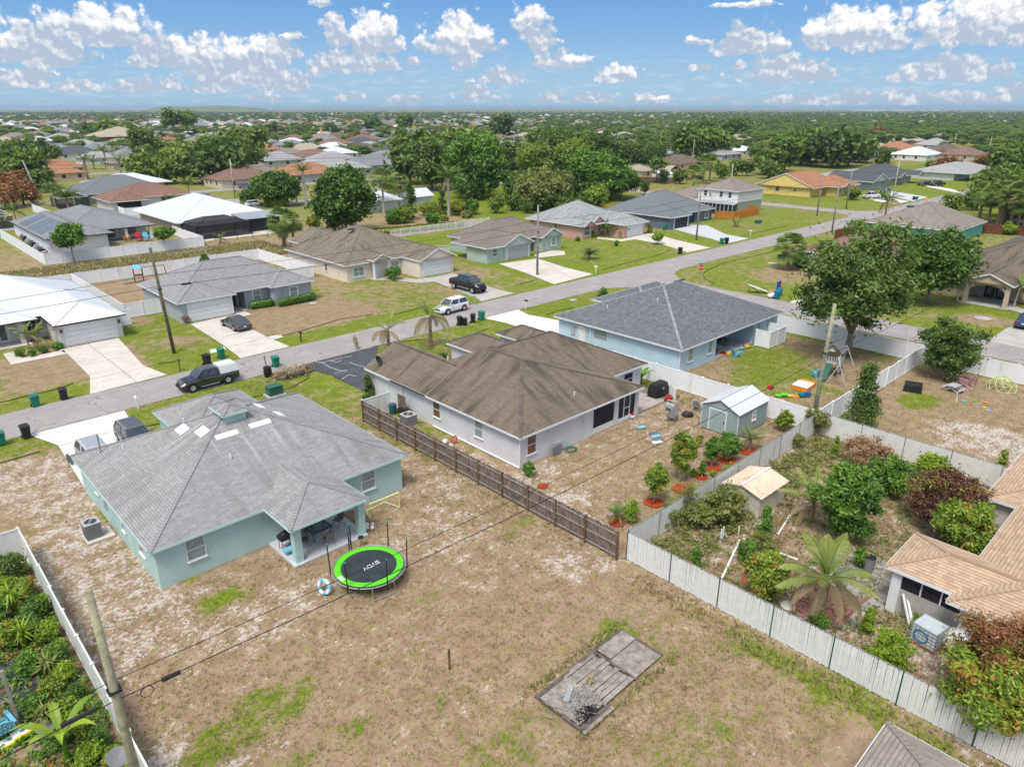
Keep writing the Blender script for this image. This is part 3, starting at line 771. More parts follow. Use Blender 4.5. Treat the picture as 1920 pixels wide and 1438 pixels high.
def vent_pipe(par,x,y,z):return MB().cyl(x,y,z-.15,z+.35,.05,n=8).build('vent_pipe',M['white'],par)
HN=0
def house(label,wall,roof,walls,roofs,eave=2.6,tabs=False,trim='white',name='house',gut=.16,group=None,caps=None,wallh=None,cat='house'):
    """walls: x0,x1,y0,y1(,z0,z1); roofs: (kind, x0,x1,y0,y1, slope(, z)) or ('faces', faces, ridges)"""
    global HN;HN+=1
    xs=[w[0] for w in walls]+[w[1] for w in walls];ys=[w[2] for w in walls]+[w[3] for w in walls]
    t=thing(name,label,cat,group=group)
    cx,cy=(min(xs)+max(xs))/2,(min(ys)+max(ys))/2
    mb=MB()
    for i,w in enumerate(walls):
        z0,z1=(w[4],w[5]) if len(w)>4 else (-.1-.004*i,(wallh or eave)-.03-.004*i)
        e=.004*i;mb.box(w[0]+e,w[1]-e,w[2]+e,w[3]-e,z0,z1)
    allf=[];caps_mb=MB();fas=MB();rm=MB()
    for i,r in enumerate(roofs):
        dz=.006*i
        if r[0]=='faces':F,R,E=r[1],r[2],[];edges=r[3] if len(r)>3 else []
        else:
            k,x0,x1,y0,y1,s=r[:6];z=(r[6] if len(r)>6 else eave)+dz
            F,R,E=hip_faces(x0,x1,y0,y1,z,s,k)
            edges=[((x0,y0,z),(x1,y0,z)),((x0,y1,z),(x1,y1,z)),((x0,y0,z),(x0,y1,z)),((x1,y0,z),(x1,y1,z))]
            if k=='gy':edges=[((x0,y0,z),(x0,y1,z)),((x1,y0,z),(x1,y1,z))]
            if k=='gx':edges=[((x0,y0,z),(x1,y0,z)),((x0,y1,z),(x1,y1,z))]
            rm.add([(x0+.02,y0+.02,z-.05),(x1-.02,y0+.02,z-.05),(x1-.02,y1-.02,z-.05),(x0+.02,y1-.02,z-.05)],[(0,1,2,3)])
            for (sd_,a0,a1,c,zz,hh) in E: # gable walls and rake boards
                inn=.22 if sd_ in 'SW' else-.22
                if sd_ in 'SN':
                    mb.add([(a0+.3,c+inn,zz-.3),(a1-.3,c+inn,zz-.3),(a1-.3,c+inn,zz+.05),((a0+a1)/2,c+inn,hh-.08),(a0+.3,c+inn,zz+.05)],[(0,1,2,3,4)])
                    pts=((a0,c,zz),((a0+a1)/2,c,hh),(a1,c,zz))
                else:
                    mb.add([(c+inn,a0+.3,zz-.3),(c+inn,a1-.3,zz-.3),(c+inn,a1-.3,zz+.05),(c+inn,(a0+a1)/2,hh-.08),(c+inn,a0+.3,zz+.05)],[(0,1,2,3,4)])
                    pts=((c,a0,zz),(c,(a0+a1)/2,hh),(c,a1,zz))
                for a,b in zip(pts,pts[1:]):fas.bar((a[0],a[1],a[2]-.1),(b[0],b[1],b[2]-.1),.05,.18)
        for f in F:rm.add(f,[tuple(range(len(f)))])
        allf+=F
        for a,b in edges:
            fas.bar((a[0],a[1],a[2]-gut/2+.005),(b[0],b[1],b[2]-gut/2+.005),.06,gut)
        for a,b in R:caps_mb.bar((a[0],a[1],a[2]+.005),(b[0],b[1],b[2]+.005),.24,.06)
    mb.build('wall',wall,t)
    ro=rm.build('roof',roof,t)
    if tabs:
        sm=tabs if not isinstance(tabs,bool) else roof
        so_=link('shingles',shingles(allf,sm,random.Random(HN)),ro,kind='stuff')
    if caps is not False:caps_mb.build('ridge_cap',caps or roof,ro)
    fas.build('fascia',M[trim],t)
    return t
def downspout(par,x,y,side='W',z=2.5):
    mb=BA((x,y,.05),(x,y,z),.08);mb.build('downspout',M['white'],par)
# the houses near the camera
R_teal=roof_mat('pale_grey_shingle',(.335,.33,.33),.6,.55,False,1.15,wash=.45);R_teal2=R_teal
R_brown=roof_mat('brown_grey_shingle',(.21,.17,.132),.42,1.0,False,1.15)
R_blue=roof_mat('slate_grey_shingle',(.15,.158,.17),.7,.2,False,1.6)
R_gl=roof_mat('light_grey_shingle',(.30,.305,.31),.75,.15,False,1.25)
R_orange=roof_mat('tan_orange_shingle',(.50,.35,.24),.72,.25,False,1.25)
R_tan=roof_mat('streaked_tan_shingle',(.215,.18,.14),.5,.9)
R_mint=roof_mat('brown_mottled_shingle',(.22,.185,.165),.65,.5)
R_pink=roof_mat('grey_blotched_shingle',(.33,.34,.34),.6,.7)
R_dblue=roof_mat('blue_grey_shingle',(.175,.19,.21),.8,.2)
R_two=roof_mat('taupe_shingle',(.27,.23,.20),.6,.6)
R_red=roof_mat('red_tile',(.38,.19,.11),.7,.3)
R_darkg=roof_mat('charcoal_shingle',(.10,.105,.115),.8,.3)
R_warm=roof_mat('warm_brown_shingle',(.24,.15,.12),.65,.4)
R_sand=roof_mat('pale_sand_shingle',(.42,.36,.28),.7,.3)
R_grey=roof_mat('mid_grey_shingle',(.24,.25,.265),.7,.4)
R_white=mat('white_metal_roof',(.60,.62,.65),.4,.03,.5,dirt=((.6,.6,.58),.25))
R_wh=roof_mat('weathered_light_shingle',(.36,.36,.36),.7,.4)
W=siding_mat
# teal house
T=house('pale teal house under a streaked grey hip roof beside the trampoline',W('teal_stucco',(.42,.585,.55)),R_teal,
          [(8.15,23.8,35.85,50.3),(14.6,20.7,50.2,54.3),(15.05,16.4,42.0,43.85,4,6.15)],
          [('hip',7.85,24.1,35.5,50.6,.44),('hip',14.3,21.0,47.6,54.6,.44),('faces',[[(14.1,32.4,2.6),(19.1,32.4,2.6),(16.6,34.9,3.7)],[(14.1,38.5,2.6),(14.1,32.4,2.6),(16.6,34.9,3.7),(16.6,38.5,3.7)],[(19.1,32.4,2.6),(19.1,38.5,2.6),(16.6,38.5,3.7),(16.6,34.9,3.7)]],
            [((14.1,32.4,2.6),(16.6,34.9,3.7)),((19.1,32.4,2.6),(16.6,34.9,3.7)),((16.6,34.9,3.7),(16.6,37.9,3.7))],[((14.1,32.4,2.6),(19.1,32.4,2.6)),((14.1,32.4,2.6),(14.1,35.5,2.6)),((19.1,32.4,2.6),(19.1,35.5,2.6))]),
           ('hip',14.85,16.55,41.8,44.05,.42,6.15)],tabs=True,trim='white')
tf=M['teal_trim']=mat('teal_trim',(.50,.66,.62),.6,.05)
for c in T.children:
    if c.name.startswith('fascia'):c.data.materials[0]=tf
for x in (14.65,18.75):
    BX(x-.22,x+.22,32.75,33.2,0,2.5).build('porch_column',MATS['teal_stucco'],T)
BX(14.43,18.97,32.8,33.15,2.28,2.47).build('porch_beam',MATS['teal_stucco'],T)
BX(14.2,19.0,32.6,35.84,-.02,.1).build('patio_slab',M['slab'],T)
for xs_,ys_ in (((10.2,),None),((21.2,),None)):window(T,'S',35.85,xs_[0],.95,1.05,1.35,'blind')
for yy in (38.2,41.4,46.5):window(T,'W',8.15,yy,1.0 if yy !=46.5 else 1.4,.6 if yy>40 else .9,1.2 if yy !=46.5 else .7,'glass')
door(T,'S',35.85,16.2,1.7,2.0,'darkglass')
window(T,'S',35.85,18.0,.9,.9,1.2,'darkglass')
BX(8.02,8.15,44.6,45.0,1.1,1.7).build('meter_box',M['plasticgrey'],T)
BX(15.05,15.25,35.72,35.85,1.2,1.5).build('meter_box',M['plasticgrey'],T)
def rzz(x,y): # teal main roof height
    return 2.6+.44*min(x-7.85,24.1-x,y-35.5,50.6-y)
def skylight(x,y,w,l,ax):
    c=[(x-w/2,y-l/2),(x+w/2,y-l/2),(x+w/2,y+l/2),(x-w/2,y+l/2)]
    vs=[(a,b,rzz(a,b)+.03) for a,b in c]+[(a,b,rzz(a,b)+.13) for a,b in c]
    MB().add(vs,[(3,2,1,0),(4,5,6,7),(0,1,5,4),(1,2,6,5),(2,3,7,6),(3,0,4,7)]).build('roof_vent',M['white'],T)
skylight(13.1,44.2,.6,1.05,0);skylight(13.7,42.4,.6,1.05,0)
skylight(14.7,41.1,1.4,.36,1);skylight(16.9,41.2,1.4,.36,1)
skylight(18.0,43.6,.45,1.0,0);skylight(18.6,42.0,.45,1.0,0)
MB().cyl(9.2,48.4,3.0,4.5,.045,n=8).build('mast',M['galv'],T)
vent_pipe(T,13.6,45.3,rzz(13.6,45.3));vent_pipe(T,14.1,39.4,rzz(14.1,39.4));vent_pipe(T,10.2,47.0,rzz(10.2,47.0))
# grey house with brown-grey roof
z5=5.53
GH=house('grey stucco house under a brown streaked roof behind the wooden fence',W('grey_stucco',(.62,.625,.645)),R_brown,
           [(31.6,39.6,32.5,47.6),(39.5,45.4,35.6,47.6),(45.3,50.0,35.75,47.5),(31.6,37.6,47.5,51.5),(41.3,45.2,47.5,52.2),(46.9,50.0,47.4,51.2)],
           [('faces',[[(31.25,32.1,2.6),(45.6,32.1,2.6),(37.1,37.95,z5)],[(31.25,47.9,2.6),(31.25,32.1,2.6),(37.1,37.95,z5),(37.1,42.1,z5)],
             [(45.6,32.1,2.6),(45.6,42.2,2.6),(37.1,42.1,z5),(37.1,37.95,z5)],[(45.6,47.9,2.55),(31.25,47.9,2.6),(37.1,42.1,z5)]],
             [((31.25,32.1,2.6),(37.1,37.95,z5)),((45.6,32.1,2.6),(37.1,37.95,z5)),((37.1,37.95,z5),(37.1,41.7,z5))],
             [((31.25,32.1,2.6),(45.6,32.1,2.6)),((31.25,32.1,2.6),(31.25,47.9,2.6)),((45.6,32.1,2.6),(45.6,35.6,2.6))]),
            ('hip',31.5,50.4,35.4,47.85,.47),('gy',31.25,38.0,43.0,51.9,.5),('hip',41.0,45.5,44.5,52.6,.47),('hip',46.6,50.4,44.5,51.6,.47)],tabs=True,caps=mat('dark_ridge_shingle',(.13,.105,.09),.95,.3))
BX(39.6,45.3,32.48,35.7,2.25,2.55).build('lanai_header',MATS['grey_stucco'],GH)
for x0,x1 in ((42.25,42.75),(45.05,45.4)):BX(x0,x1,32.5,32.85,0,2.3).build('lanai_post',MATS['grey_stucco'],GH)
BX(39.6,42.25,32.55,32.75,0,.45).build('kick_panel',M['white'],GH)
BX(42.75,45.05,32.55,32.75,0,.3).build('kick_panel',M['white'],GH)
BX(39.6,42.25,32.63,32.67,.45,2.27).build('insect_screen',M['screen'],GH)
BX(42.75,45.05,32.63,32.67,.3,2.27).build('insect_screen',M['screen'],GH)
for x in (42.78,43.55,44.3,45.02):BX(x-.03,x+.03,32.57,32.73,.3,2.27).build('screen_frame',M['white'],GH)
BX(43.6,44.27,32.57,32.72,1.05,1.11).build('screen_frame',M['white'],GH)
BX(39.7,45.3,32.8,35.6,-.02,.08).build('lanai_floor',M['slab'],GH)
window(GH,'W',31.6,42.0,.9,.95,1.4,'brownpane');window(GH,'W',31.6,36.9,.9,.95,1.4,'blind')
window(GH,'S',32.5,32.75,.75,.95,1.5,'brownpane');window(GH,'S',35.75,48.1,1.0,1.3,1.2,'darkglass')
downspout(GH,31.5,32.4);downspout(GH,31.5,51.2);downspout(GH,31.52,46.6)
BX(31.45,31.56,32.45,42.5,.02,.1).build('drain_pipe',M['white'],GH)
vent_pipe(GH,35.0,44.7,4.2);vent_pipe(GH,38.5,33.6,3.3)
BX(35.1,35.9,32.3,32.5,.2,.8).build('access_panel',M['plasticgrey'],GH)
garage(GH,'N',51.5,34.6)
# blue house
BH=house('light blue house with a slate grey hip roof and covered rear patio full of toys',W('blue_stucco',(.47,.615,.74)),R_blue,
           [(56.15,62.6,35.75,51.6),(62.5,70.2,38.6,51.6),(70.1,75.3,35.75,51.6),(64.9,75.2,51.5,53.5)],
           [('hip',55.75,75.7,35.35,52.1,.41),('hip',64.4,75.72,46.0,53.9,.41)],tabs=True,caps=mat('pale_ridge_shingle',(.27,.28,.29),.95,.2))
BX(62.6,70.1,35.78,38.6,-.02,.08).build('patio_slab',M['slab'],BH)
BX(62.5,70.2,35.74,35.95,2.3,2.56).build('patio_beam',MATS['blue_stucco'],BH)
for x in (57.9,61.4):window(BH,'S',35.75,x,.9,.9,1.35,'blind')
f=frame_of('W',56.15);gb=MB()
for i in range(6):
    for k in range(3):wbox(gb,f,44.75+i*.3,45.02+i*.3,.01,.05,1.35+k*.3,1.62+k*.3)
gbf=MB();wbox(gbf,f,44.7,46.58,0,.03,1.3,2.28);gbo=gbf.build('glass_block_window',M['white'],BH);gb.build('glass_blocks',M['blind'],gbo)
BX(56.03,56.15,49.2,49.7,1.0,1.9).build('meter_box',M['plasticgrey'],BH)
door(BH,'W',56.15,48.2,.9,2.1)
downspout(BH,56.05,35.7);downspout(BH,56.05,46.9)
door(BH,'S',38.6,67.6,1.8,2.0,'darkglass');window(BH,'S',35.75,71.0,1.4,.6,.6,'darkglass')
vent_pipe(BH,61.5,42.5,5.0);vent_pipe(BH,68.5,47.0,4.8)
BX(66.3,68.3,43.75,43.95,6.0,6.12).build('ridge_vent',M['blackmetal'],BH)
# light grey house across the street (left)
GL=house('light grey house with white garage door and brown lawn across the street',W('lightgrey_stucco',(.40,.42,.46)),R_gl,
           [(27.9,45.0,90.0,100.0),(27.9,34.1,86.4,90.1),(39.6,45.0,86.5,90.1),(36.4,39.8,88.0,90.1)],
           [('hip',27.45,45.4,87.2,100.3,.46),('hip',27.44,34.6,86.0,95.0,.44),('hip',39.2,45.42,86.1,93.0,.44)],tabs=True)
garage(GL,'S',86.4,31.2);BX(33.85,34.1,86.3,86.4,.1,2.4).build('corner_trim',M['white'],GL)
window(GL,'S',88.0,38.0,.7,1.2,1.5,'blind',trim=.14);window(GL,'S',86.5,42.4,.7,1.3,1.5,'blind',trim=.14)
BX(34.4,36.2,86.9,90.0,-.02,.05).build('entry_slab',M['concrete_old'],GL);door(GL,'S',90.0,35.4,1.0,2.05,'darkglass')
# white roofed house far left
WR=house('white metal roofed house with double garage and palm bed at the left edge',W('pale_stucco',(.62,.59,.58)),R_white,
           [(4.0,21.2,92.0,108.0),(15.0,21.2,86.0,92.1),(-4,4.1,93,107)],
           [('hip',14.55,21.65,85.4,100,.42),('hip',3.0,21.66,91.0,108.4,.40),('hip',-8,14,89.8,106,.38)],trim='blackmetal',gut=.13,caps=R_white)
garage(WR,'S',86.0,18.1,4.9)
for x in (8.0,12.4):BX(x-.25,x+.25,90.3,90.8,0,2.55).build('porch_column',MATS['pale_stucco'],WR)
window(WR,'S',92.0,13.9,.8,1.5,1.5,'darkglass',mull=2);door(WR,'S',92.0,9.6,1.0,2.2,'white','glass');door(WR,'S',92.0,10.9,1.0,2.2,'white','glass')
BX(5,13,89.6,92.0,-.02,.06).build('porch_slab',M['concrete'],WR)
for x in (15.25,20.95):
    BX(x-.08,x+.08,85.85,86.0,1.6,1.95).build('wall_lamp',M['blackmetal'],WR)
# tan house
TH=house('peach stucco house with arched entry and brown streaked hip roof across the street',W('peach_stucco',(.74,.65,.55)),R_tan,
           [(53.5,69.8,93.5,109.5),(53.5,63.4,91.6,93.6),(63.2,69.7,86.9,93.6),(57.5,66,109.4,116.0)],
           [('hip',53.05,70.2,91.2,110.0,.46),('gy',63.0,70.2,86.4,98.0,.46),('gy',57.2,60.6,90.1,96.5,.5,2.9),('gy',57.2,66.4,104,116.6,.42)],caps=None)
garage(TH,'S',86.9,66.4)
for x in (57.6,60.2):MB().cyl(x,90.6,.05,2.85,.2,n=10).build('porch_column',M['white'],TH)
BX(57.3,60.5,90.45,90.75,2.55,2.88).build('porch_beam',MATS['peach_stucco'],TH)
BX(57.2,60.6,90.3,91.6,-.02,.06).build('porch_slab',M['concrete_old'],TH)
door(TH,'S',91.6,58.7,1.1,2.1);
def arched(par,c,a,z,w,h,pane='glass'):
    o=window(par,'S',c,a,z,w,h,pane,mull=1,tm='white',trim=.12)
    mb=MB();n=10
    for i in range(n):
        t0,t1=pi*i/n,pi*(i+1)/n
        mb.bar((a+(w/2+.05)*cos(t0),c-.04,z+h+.34*sin(t0)),(a+(w/2+.05)*cos(t1),c-.04,z+h+.34*sin(t1)),.1,.1)
    mb.build('arch_trim',M['white'],o)
arched(TH,91.6,55.5,.6,1.9,1.5,'blind');arched(TH,91.6,62.0,.6,1.5,1.5,'blind')
window(TH,'W',53.5,97.5,.8,.8,1.2,'glass')
# mint house
MH=house('mint green house with gabled garage and white picket side fence across the street',W('mint_stucco',(.40,.49,.45)),R_mint,
           [(80.9,96.6,93.3,101.3),(77.5,81.3,87.6,92.8),(81.2,87.4,87.4,93.4),(91.6,96.7,88.8,93.4)],
           [('hip',80.4,97.0,90.2,101.8,.5),('hip',77.0,87.95,87.1,96.5,.4),('gy',80.6,87.9,86.9,98.0,.46),('gy',91.2,97.02,88.3,97.5,.5)])
garage(MH,'S',87.4,84.3,4.9,2.2,'plasticgrey');window(MH,'S',88.8,94.6,.7,1.2,1.6,'blind',trim=.16);door(MH,'S',93.4,90.2,1.0,2.1,'white','darkglass')
window(MH,'S',87.6,79.2,1.0,1.0,1.2,'glass')
# pink house
PH=house('salmon pink house under a blotched pale grey roof with white garage door',W('pink_stucco',(.58,.34,.29)),R_pink,
           [(106.6,121.0,93.8,107.0),(106.6,109.4,92.4,94),(113.8,120.7,87.9,94.0),(109.3,113.9,93.2,94)],
           [('hip',106.0,121.4,92.0,108.0,.47),('hip',113.3,121.3,87.2,101,.45),('gy',106.4,110.0,91.6,96.5,.6),('gy',109.6,113.6,92.3,97.5,.62,2.9)])
garage(PH,'S',87.9,117.5);window(PH,'S',92.4,108.0,.6,1.7,1.9,'darkglass',mull=2);window(PH,'S',93.2,112.6,.6,.7,1.9,'darkglass',mull=1);window(PH,'W',106.6,99.5,.9,1.0,1.6,'glass')
# dark blue house
DB=house('slate blue house with dark open garage and red mulch bed',W('slate_stucco',(.13,.165,.22)),R_dblue,
           [(128.8,143.6,90.5,104.0),(128.8,136.0,87.4,90.6),(141.6,148.6,89.6,96)],
           [('hip',128.3,149.0,89.0,105.5,.48),('hip',128.28,136.3,86.9,96,.46),('hip',140.6,149.1,89.1,98,.4)])
garage(DB,'S',87.4,132.9,4.9,2.2,'blackmetal');window(DB,'S',89.6,146.4,.5,1.5,1.8,'glass',trim=.16);window(DB,'S',90.5,138.0,.8,.9,1.6,'glass',trim=.14);door(DB,'S',90.5,139.6,1.1,2.2)
# two storey house
TS=house('two storey house, white above and green below, behind the orange fence',W('white_siding',(.74,.72,.70)),R_two,
           [(160.3,172.2,90.0,101.0,2.75,5.4)],
           [('hip',159.9,172.6,89.6,101.4,.42,5.4),('hip',160.0,172.0,100,112,.4,2.7)],name='two_storey_house')
BX(160.35,172.1,90.05,100.9,-.1,2.75).build('lower_wall',siding_mat('sage_siding',(.30,.36,.27)),TS)
MB().add([(158.0,89.6,2.35),(158.0,101,2.35),(160.4,101,2.9),(160.4,89.6,2.9)],[(0,1,2,3)]).build('porch_roof',M['steel'],TS)
BX(158.2,158.25,90,101,0,2.3).build('insect_screen',M['screen'],TS)
for y in np.arange(90,101.1,1.1):BX(158.1,158.2,y-.04,y+.04,0,2.3).build('screen_post',M['white'],TS)
for y,w in ((92.2,.9),(94.6,.9),(99.0,.9),(97.6,.6)):window(TS,'W',160.3,y,3.7,w,1.3 if w>.7 else .8,'darkglass')
# yellow house
YH=house('yellow house with a terracotta tile roof on the far corner',W('yellow_stucco',(.75,.56,.20)),R_red,
           [(207.5,222,94,110),(216,228,90,100)],[('gx',206.8,224,92.5,111,.4),('hip',215,230,88.8,101,.45),('gy',217,221,88.2,94,.5,2.8)])
window(YH,'W',207.5,104,1,1.2,1.3,'darkglass');window(YH,'W',207.5,98.6,1.2,.8,.8,'darkglass');window(YH,'S',90.0,218.2,.6,1.6,1.9,'glass',mull=1);window(YH,'S',90,221.6,.6,1.6,1.9,'glass',mull=1)
# dark grey pair, white and teal houses on the right
DG=house('grey stucco house with a charcoal hip roof and small gables on the right',W('greige_stucco',(.42,.37,.36)),R_darkg,
           [(252,278,91,104)],[('hip',251,279,90,105,.48),('gy',262,267,88.8,97,.55),('gy',272,278,86.6,97,.5)])
window(DG,'W',252,98,.9,1.2,1.3,'darkglass');garage(DG,'S',91,275)
DG2=house('low dark roofed house with a pale screened side next to the white pickup',W('bluegrey_stucco',(.42,.47,.53)),R_darkg,
            [(240,251,89.5,102)],[('gy',238.3,251,88.3,104,.36)]);window(DG2,'S',89.5,249,.3,1.8,2.0,'glass',mull=2)
WHR=house('low white house with a pale weathered roof at the right edge',W('white_stucco',(.70,.70,.70)),R_wh,
            [(293.5,326,82,96)],[('hip',292.5,327,76.9,96.5,.3)]);window(WHR,'S',82,300,1,2,1.2,'darkglass')
TR=house('turquoise house with a taupe hip roof and red-brown fence on the right',W('turquoise_stucco',(.13,.42,.42)),R_two,
           [(152.8,170.5,40.4,56.5)],[('hip',152.3,171,39.9,57,.45),('hip',151.6,162,45.2,52,.42)])
window(TR,'W',152.8,54.0,.9,1.2,1.4,'blind');window(TR,'W',152.8,45.0,.9,1.2,1.4,'blind');window(TR,'W',152.8,42.6,.9,.9,1.4,'blind')
for (x,y) in ((159,51),(163,49.5),(165.5,49)):BX(x-.5,x+.5,y-.6,y+.6,5.3,5.75).build('roof_vent',R_darkg,TR)
TRt=house('beige house with arched entry and brown streaked roof at the right edge',W('beige_stucco',(.52,.41,.32)),R_brown,
            [(112.0,130,12,31.4),(110.6,113,26,31.4)],[('hip',109.6,131,10,32.2,.46),('gx',106.4,116,20.2,26.2,.42,3.0)],tabs=False)
for y in (20.9,25.5):BX(106.7,107.2,y-.25,y+.25,0,2.95).build('porch_column',MATS['beige_stucco'],TRt)
mb=MB()
for i in range(12):
    t0,t1=pi*i/12,pi*(i+1)/12
    mb.bar((106.95,23.2+2.1*cos(t0),1.9+.9*sin(t0)),(106.95,23.2+2.1*cos(t1),1.9+.9*sin(t1)),.3,.3)
mb.build('entry_arch',MATS['beige_stucco'],TRt)
BX(106.4,112,20.4,26,-.02,.06).build('porch_slab',M['concrete_old'],TRt)
door(TRt,'W',112.0,22.7,1.0,2.3,'blackmetal','glass');door(TRt,'W',112.0,24.0,1.0,2.3,'blackmetal','glass')
window(TRt,'W',112.0,16.5,.8,2.2,1.4,'darkglass',mull=2)
BRH=house('low red-brown roofed house mostly hidden behind the big oak',W('cream_stucco',(.55,.50,.42)),R_warm,
            [(113.6,131,36.6,51.4)],[('hip',113,132,36,52,.42),('gx',110.2,120,43,48.4,.45)])
# orange house lower right
OH=house('cream house with a tan shingle roof in the lower right corner',W('offwhite_stucco',(.62,.58,.52)),R_orange,
           [(34.2,52,-12,5.3),(45.9,62,-12,7.1)],
           [('hip',34.3,38.6,1,8.9,.34),('hip',33.5,58,-12,5.87,.34),('hip',45.6,64,-12,7.5,.34)],tabs=True)
BX(34.5,35.0,8.1,8.55,0,2.45).build('porch_column',M['white'],OH)
BX(34.62,34.72,5.3,8.1,0,1.45).build('knee_wall',M['concrete_old'],OH)
BX(34.66,34.7,5.3,8.1,1.45,2.4).build('insect_screen',M['screen'],OH)
for y in (5.4,6.3,7.2):BX(34.6,34.73,y-.03,y+.03,1.45,2.4).build('screen_post',M['white'],OH)
BX(35.0,38.3,8.3,8.4,0,2.4).build('porch_wall',MATS['offwhite_stucco'],OH)
CR=house('house whose tan shingle roof corner shows at the bottom edge of the picture',MATS['offwhite_stucco'],roof_mat('dull_tan_shingle',(.33,.28,.24),.8,.2,False,1.15),
           [(8,23.8,-14,4.6)],[('hip',7.5,24.15,-14,5.05,.36)],tabs=True)
for hs_,pts_ in ((GL,((33,93.5,5.2),(41,96,4.5),(30.5,90.5,3.8))),(TH,((60,101,6.3),(66.5,95,4.4),(57,97,4.3))),(PH,((109.5,98,4.2),(115,103,5.2))),(DB,((133,97,6),(140,101,4.6),(137,94,4.6))),(BH,((58.8,47,3.9),(71.5,41,4.3)))):
    for (x,y,z) in pts_:vent_pipe(hs_,x,y,z)
BX(59.2,60.2,99.5,100.1,6.1,6.35).build('roof_vent',R_darkg,TH)
# fences
def run(a,b,step):
    a=Vector(a);b=Vector(b);L=(b-a).length;n=max(1,round(L/step));return a,b,(b-a).normalized(),L,n
def vinyl_fence(label,pts,h=1.83,step=2.44,m='vinyl',caps=True):
    o=thing('vinyl_fence',label,'fence');pm=None
    for s0,s1 in zip(pts,pts[1:]):
        a,b,d,L,n=run(s0,s1,step);ang=atan2(d.y,d.x)
        for i in range(n+1):
            p=a+d*(L*i/n)
            if i==0 and s0 is not pts[0]:continue
            mb=BX(-.065,.065,-.065,.065,0,h+.03);mb.add([(-.085,-.085,h+.03),(.085,-.085,h+.03),(.085,.085,h+.03),(-.085,.085,h+.03),(0,0,h+.1)],[(3,2,1,0),(0,1,4),(1,2,4),(2,3,4),(3,0,4)])
            if pm is None:pm=mb.mesh('post',M[m])
            link('post',pm,o,(p.x,p.y,0),ang)
        w=L/n-.13
        mb=BX(-w/2,w/2,-.022,.022,.06,h-.1).box(-w/2,w/2,-.035,.035,h-.1,h).box(-w/2,w/2,-.035,.035,.03,.14)
        k=int(w/.3)
        for j in range(1,k):
            x=-w/2+w*j/k;mb.box(x-.008,x+.008,-.027,.027,.14,h-.1)
        me=mb.mesh('panel',M[m])
        for i in range(n):
            p=a+d*(L*(i+.5)/n);q_=link('panel',me,o,(p.x,p.y,random.uniform(-.025,.02)),ang);q_.rotation_euler[0]=random.uniform(-.02,.02);q_.rotation_euler[1]=random.uniform(-.006,.006)
    return o
def picket_fence(label,pts,h=1.83,step=2.44,post='postwood',pick='oldwood',rail='railwood',single=True,face=-1,pw=.14,name='wooden_fence',rails=(.25,.95,1.62)):
    o=thing(name,label,'fence');rr=random.Random(len(label))
    pvs=[MB().add([(-w/2,0,z0),(w/2,0,z0),(w/2,0,z1),(-w/2,0,z1),(-w/2,.02,z0),(w/2,.02,z0),(w/2,.02,z1),(-w/2,.02,z1)],[(0,1,2,3),(7,6,5,4),(0,4,5,1),(1,5,6,2),(2,6,7,3),(3,7,4,0)]).mesh('picket',M[pick])
           for w,z0,z1 in ((pw,.05,h),(pw*.96,.06,h-.03),(pw*.92,.03,h+.03))]
    pm=BX(-.06,.06,-.06,.06,0,h+.05).mesh('post',M[post]);bulk=MB()
    for s0,s1 in zip(pts,pts[1:]):
        a,b,d,L,n=run(s0,s1,step);ang=atan2(d.y,d.x);q=Vector((-d.y,d.x))*face
        for i in range(n+1):
            p=a+d*(L*i/n)+q*.05;link('post',pm,o,(p.x,p.y,0),ang+rr.uniform(-.06,.06))
        w=L/n
        rl=BX(-w/2+.06,w/2-.06,-.02,.02,-.045,.045).mesh('rail',M[rail])
        for i in range(n):
            p=a+d*(L*(i+.5)/n)+q*.035
            for z in rails:link('rail',rl,o,(p.x,p.y,z+rr.uniform(-.02,.02)),ang)
        k=int(L/(pw+.012))
        for i in range(k):
            p=a+d*(L*(i+.5)/k)-q*.0
            if single:
                c=link('picket',rr.choice(pvs),o,(p.x,p.y,rr.uniform(-.02,.02)),ang+rr.uniform(-.04,.04));c.rotation_euler[1]=rr.uniform(-.012,.012)
            else:bulk.bar((p.x,p.y,.05),(p.x,p.y,h+rr.uniform(-.03,.03)),pw,.02)
    if not single:bulk.build('pickets',M[pick],o,kind='stuff')
    return o
picket_fence('weathered brown wooden fence running between the teal and the grey house',[(27.95,47.1),(27.95,20.75)])
vinyl_fence('short grey-white vinyl fence closing the side yard of the grey house',[(28.05,47.3),(30.6,47.3)],m='oldvinyl')
MB0=MB()
t=thing('wooden_gate','weathered wooden gate leaf leaning by the grey house side yard','gate')
for i in range(8):BX(31.0,31.03,45.55+i*.14-.065,45.55+i*.14+.065,.05,1.8).build('board',M['oldwood'],t)
vinyl_fence('long white vinyl fence between the grey and the light blue house',[(52.75,46),(52.75,21.1)])
vinyl_fence('white vinyl fence along the side street behind the blue house',[(76.9,39.5),(76.9,-14)])
vinyl_fence('white vinyl fence between the play set yard and the yard with the pink chair',[(53.3,20.75),(76.7,20.75)])
vinyl_fence('white vinyl fence with leaning top rail beside the vegetable garden at the lower left',[(-24,44.4),(3.55,44.4),(3.55,22.6),(3.3,6)],m='oldvinyl')
o=vinyl_fence('small white vinyl screen enclosure on the patio side of the blue house',[(69.7,35.2),(69.7,33.6),(73.2,33.6),(73.2,35.6)],step=1.7)
vinyl_fence('white vinyl fence between the two houses left of the leaning pole',[(23.6,116.4),(23.6,93.4),(27.8,93.4)])
vinyl_fence('white vinyl gate beside the white garage, facing the street',[(21.6,90.4),(23.3,90.4)],step=1.7)
vinyl_fence('long white vinyl fence at the back of the yards across the street',[(10,117.0),(51.8,117.0),(51.8,98.5),(45.6,98.5)])
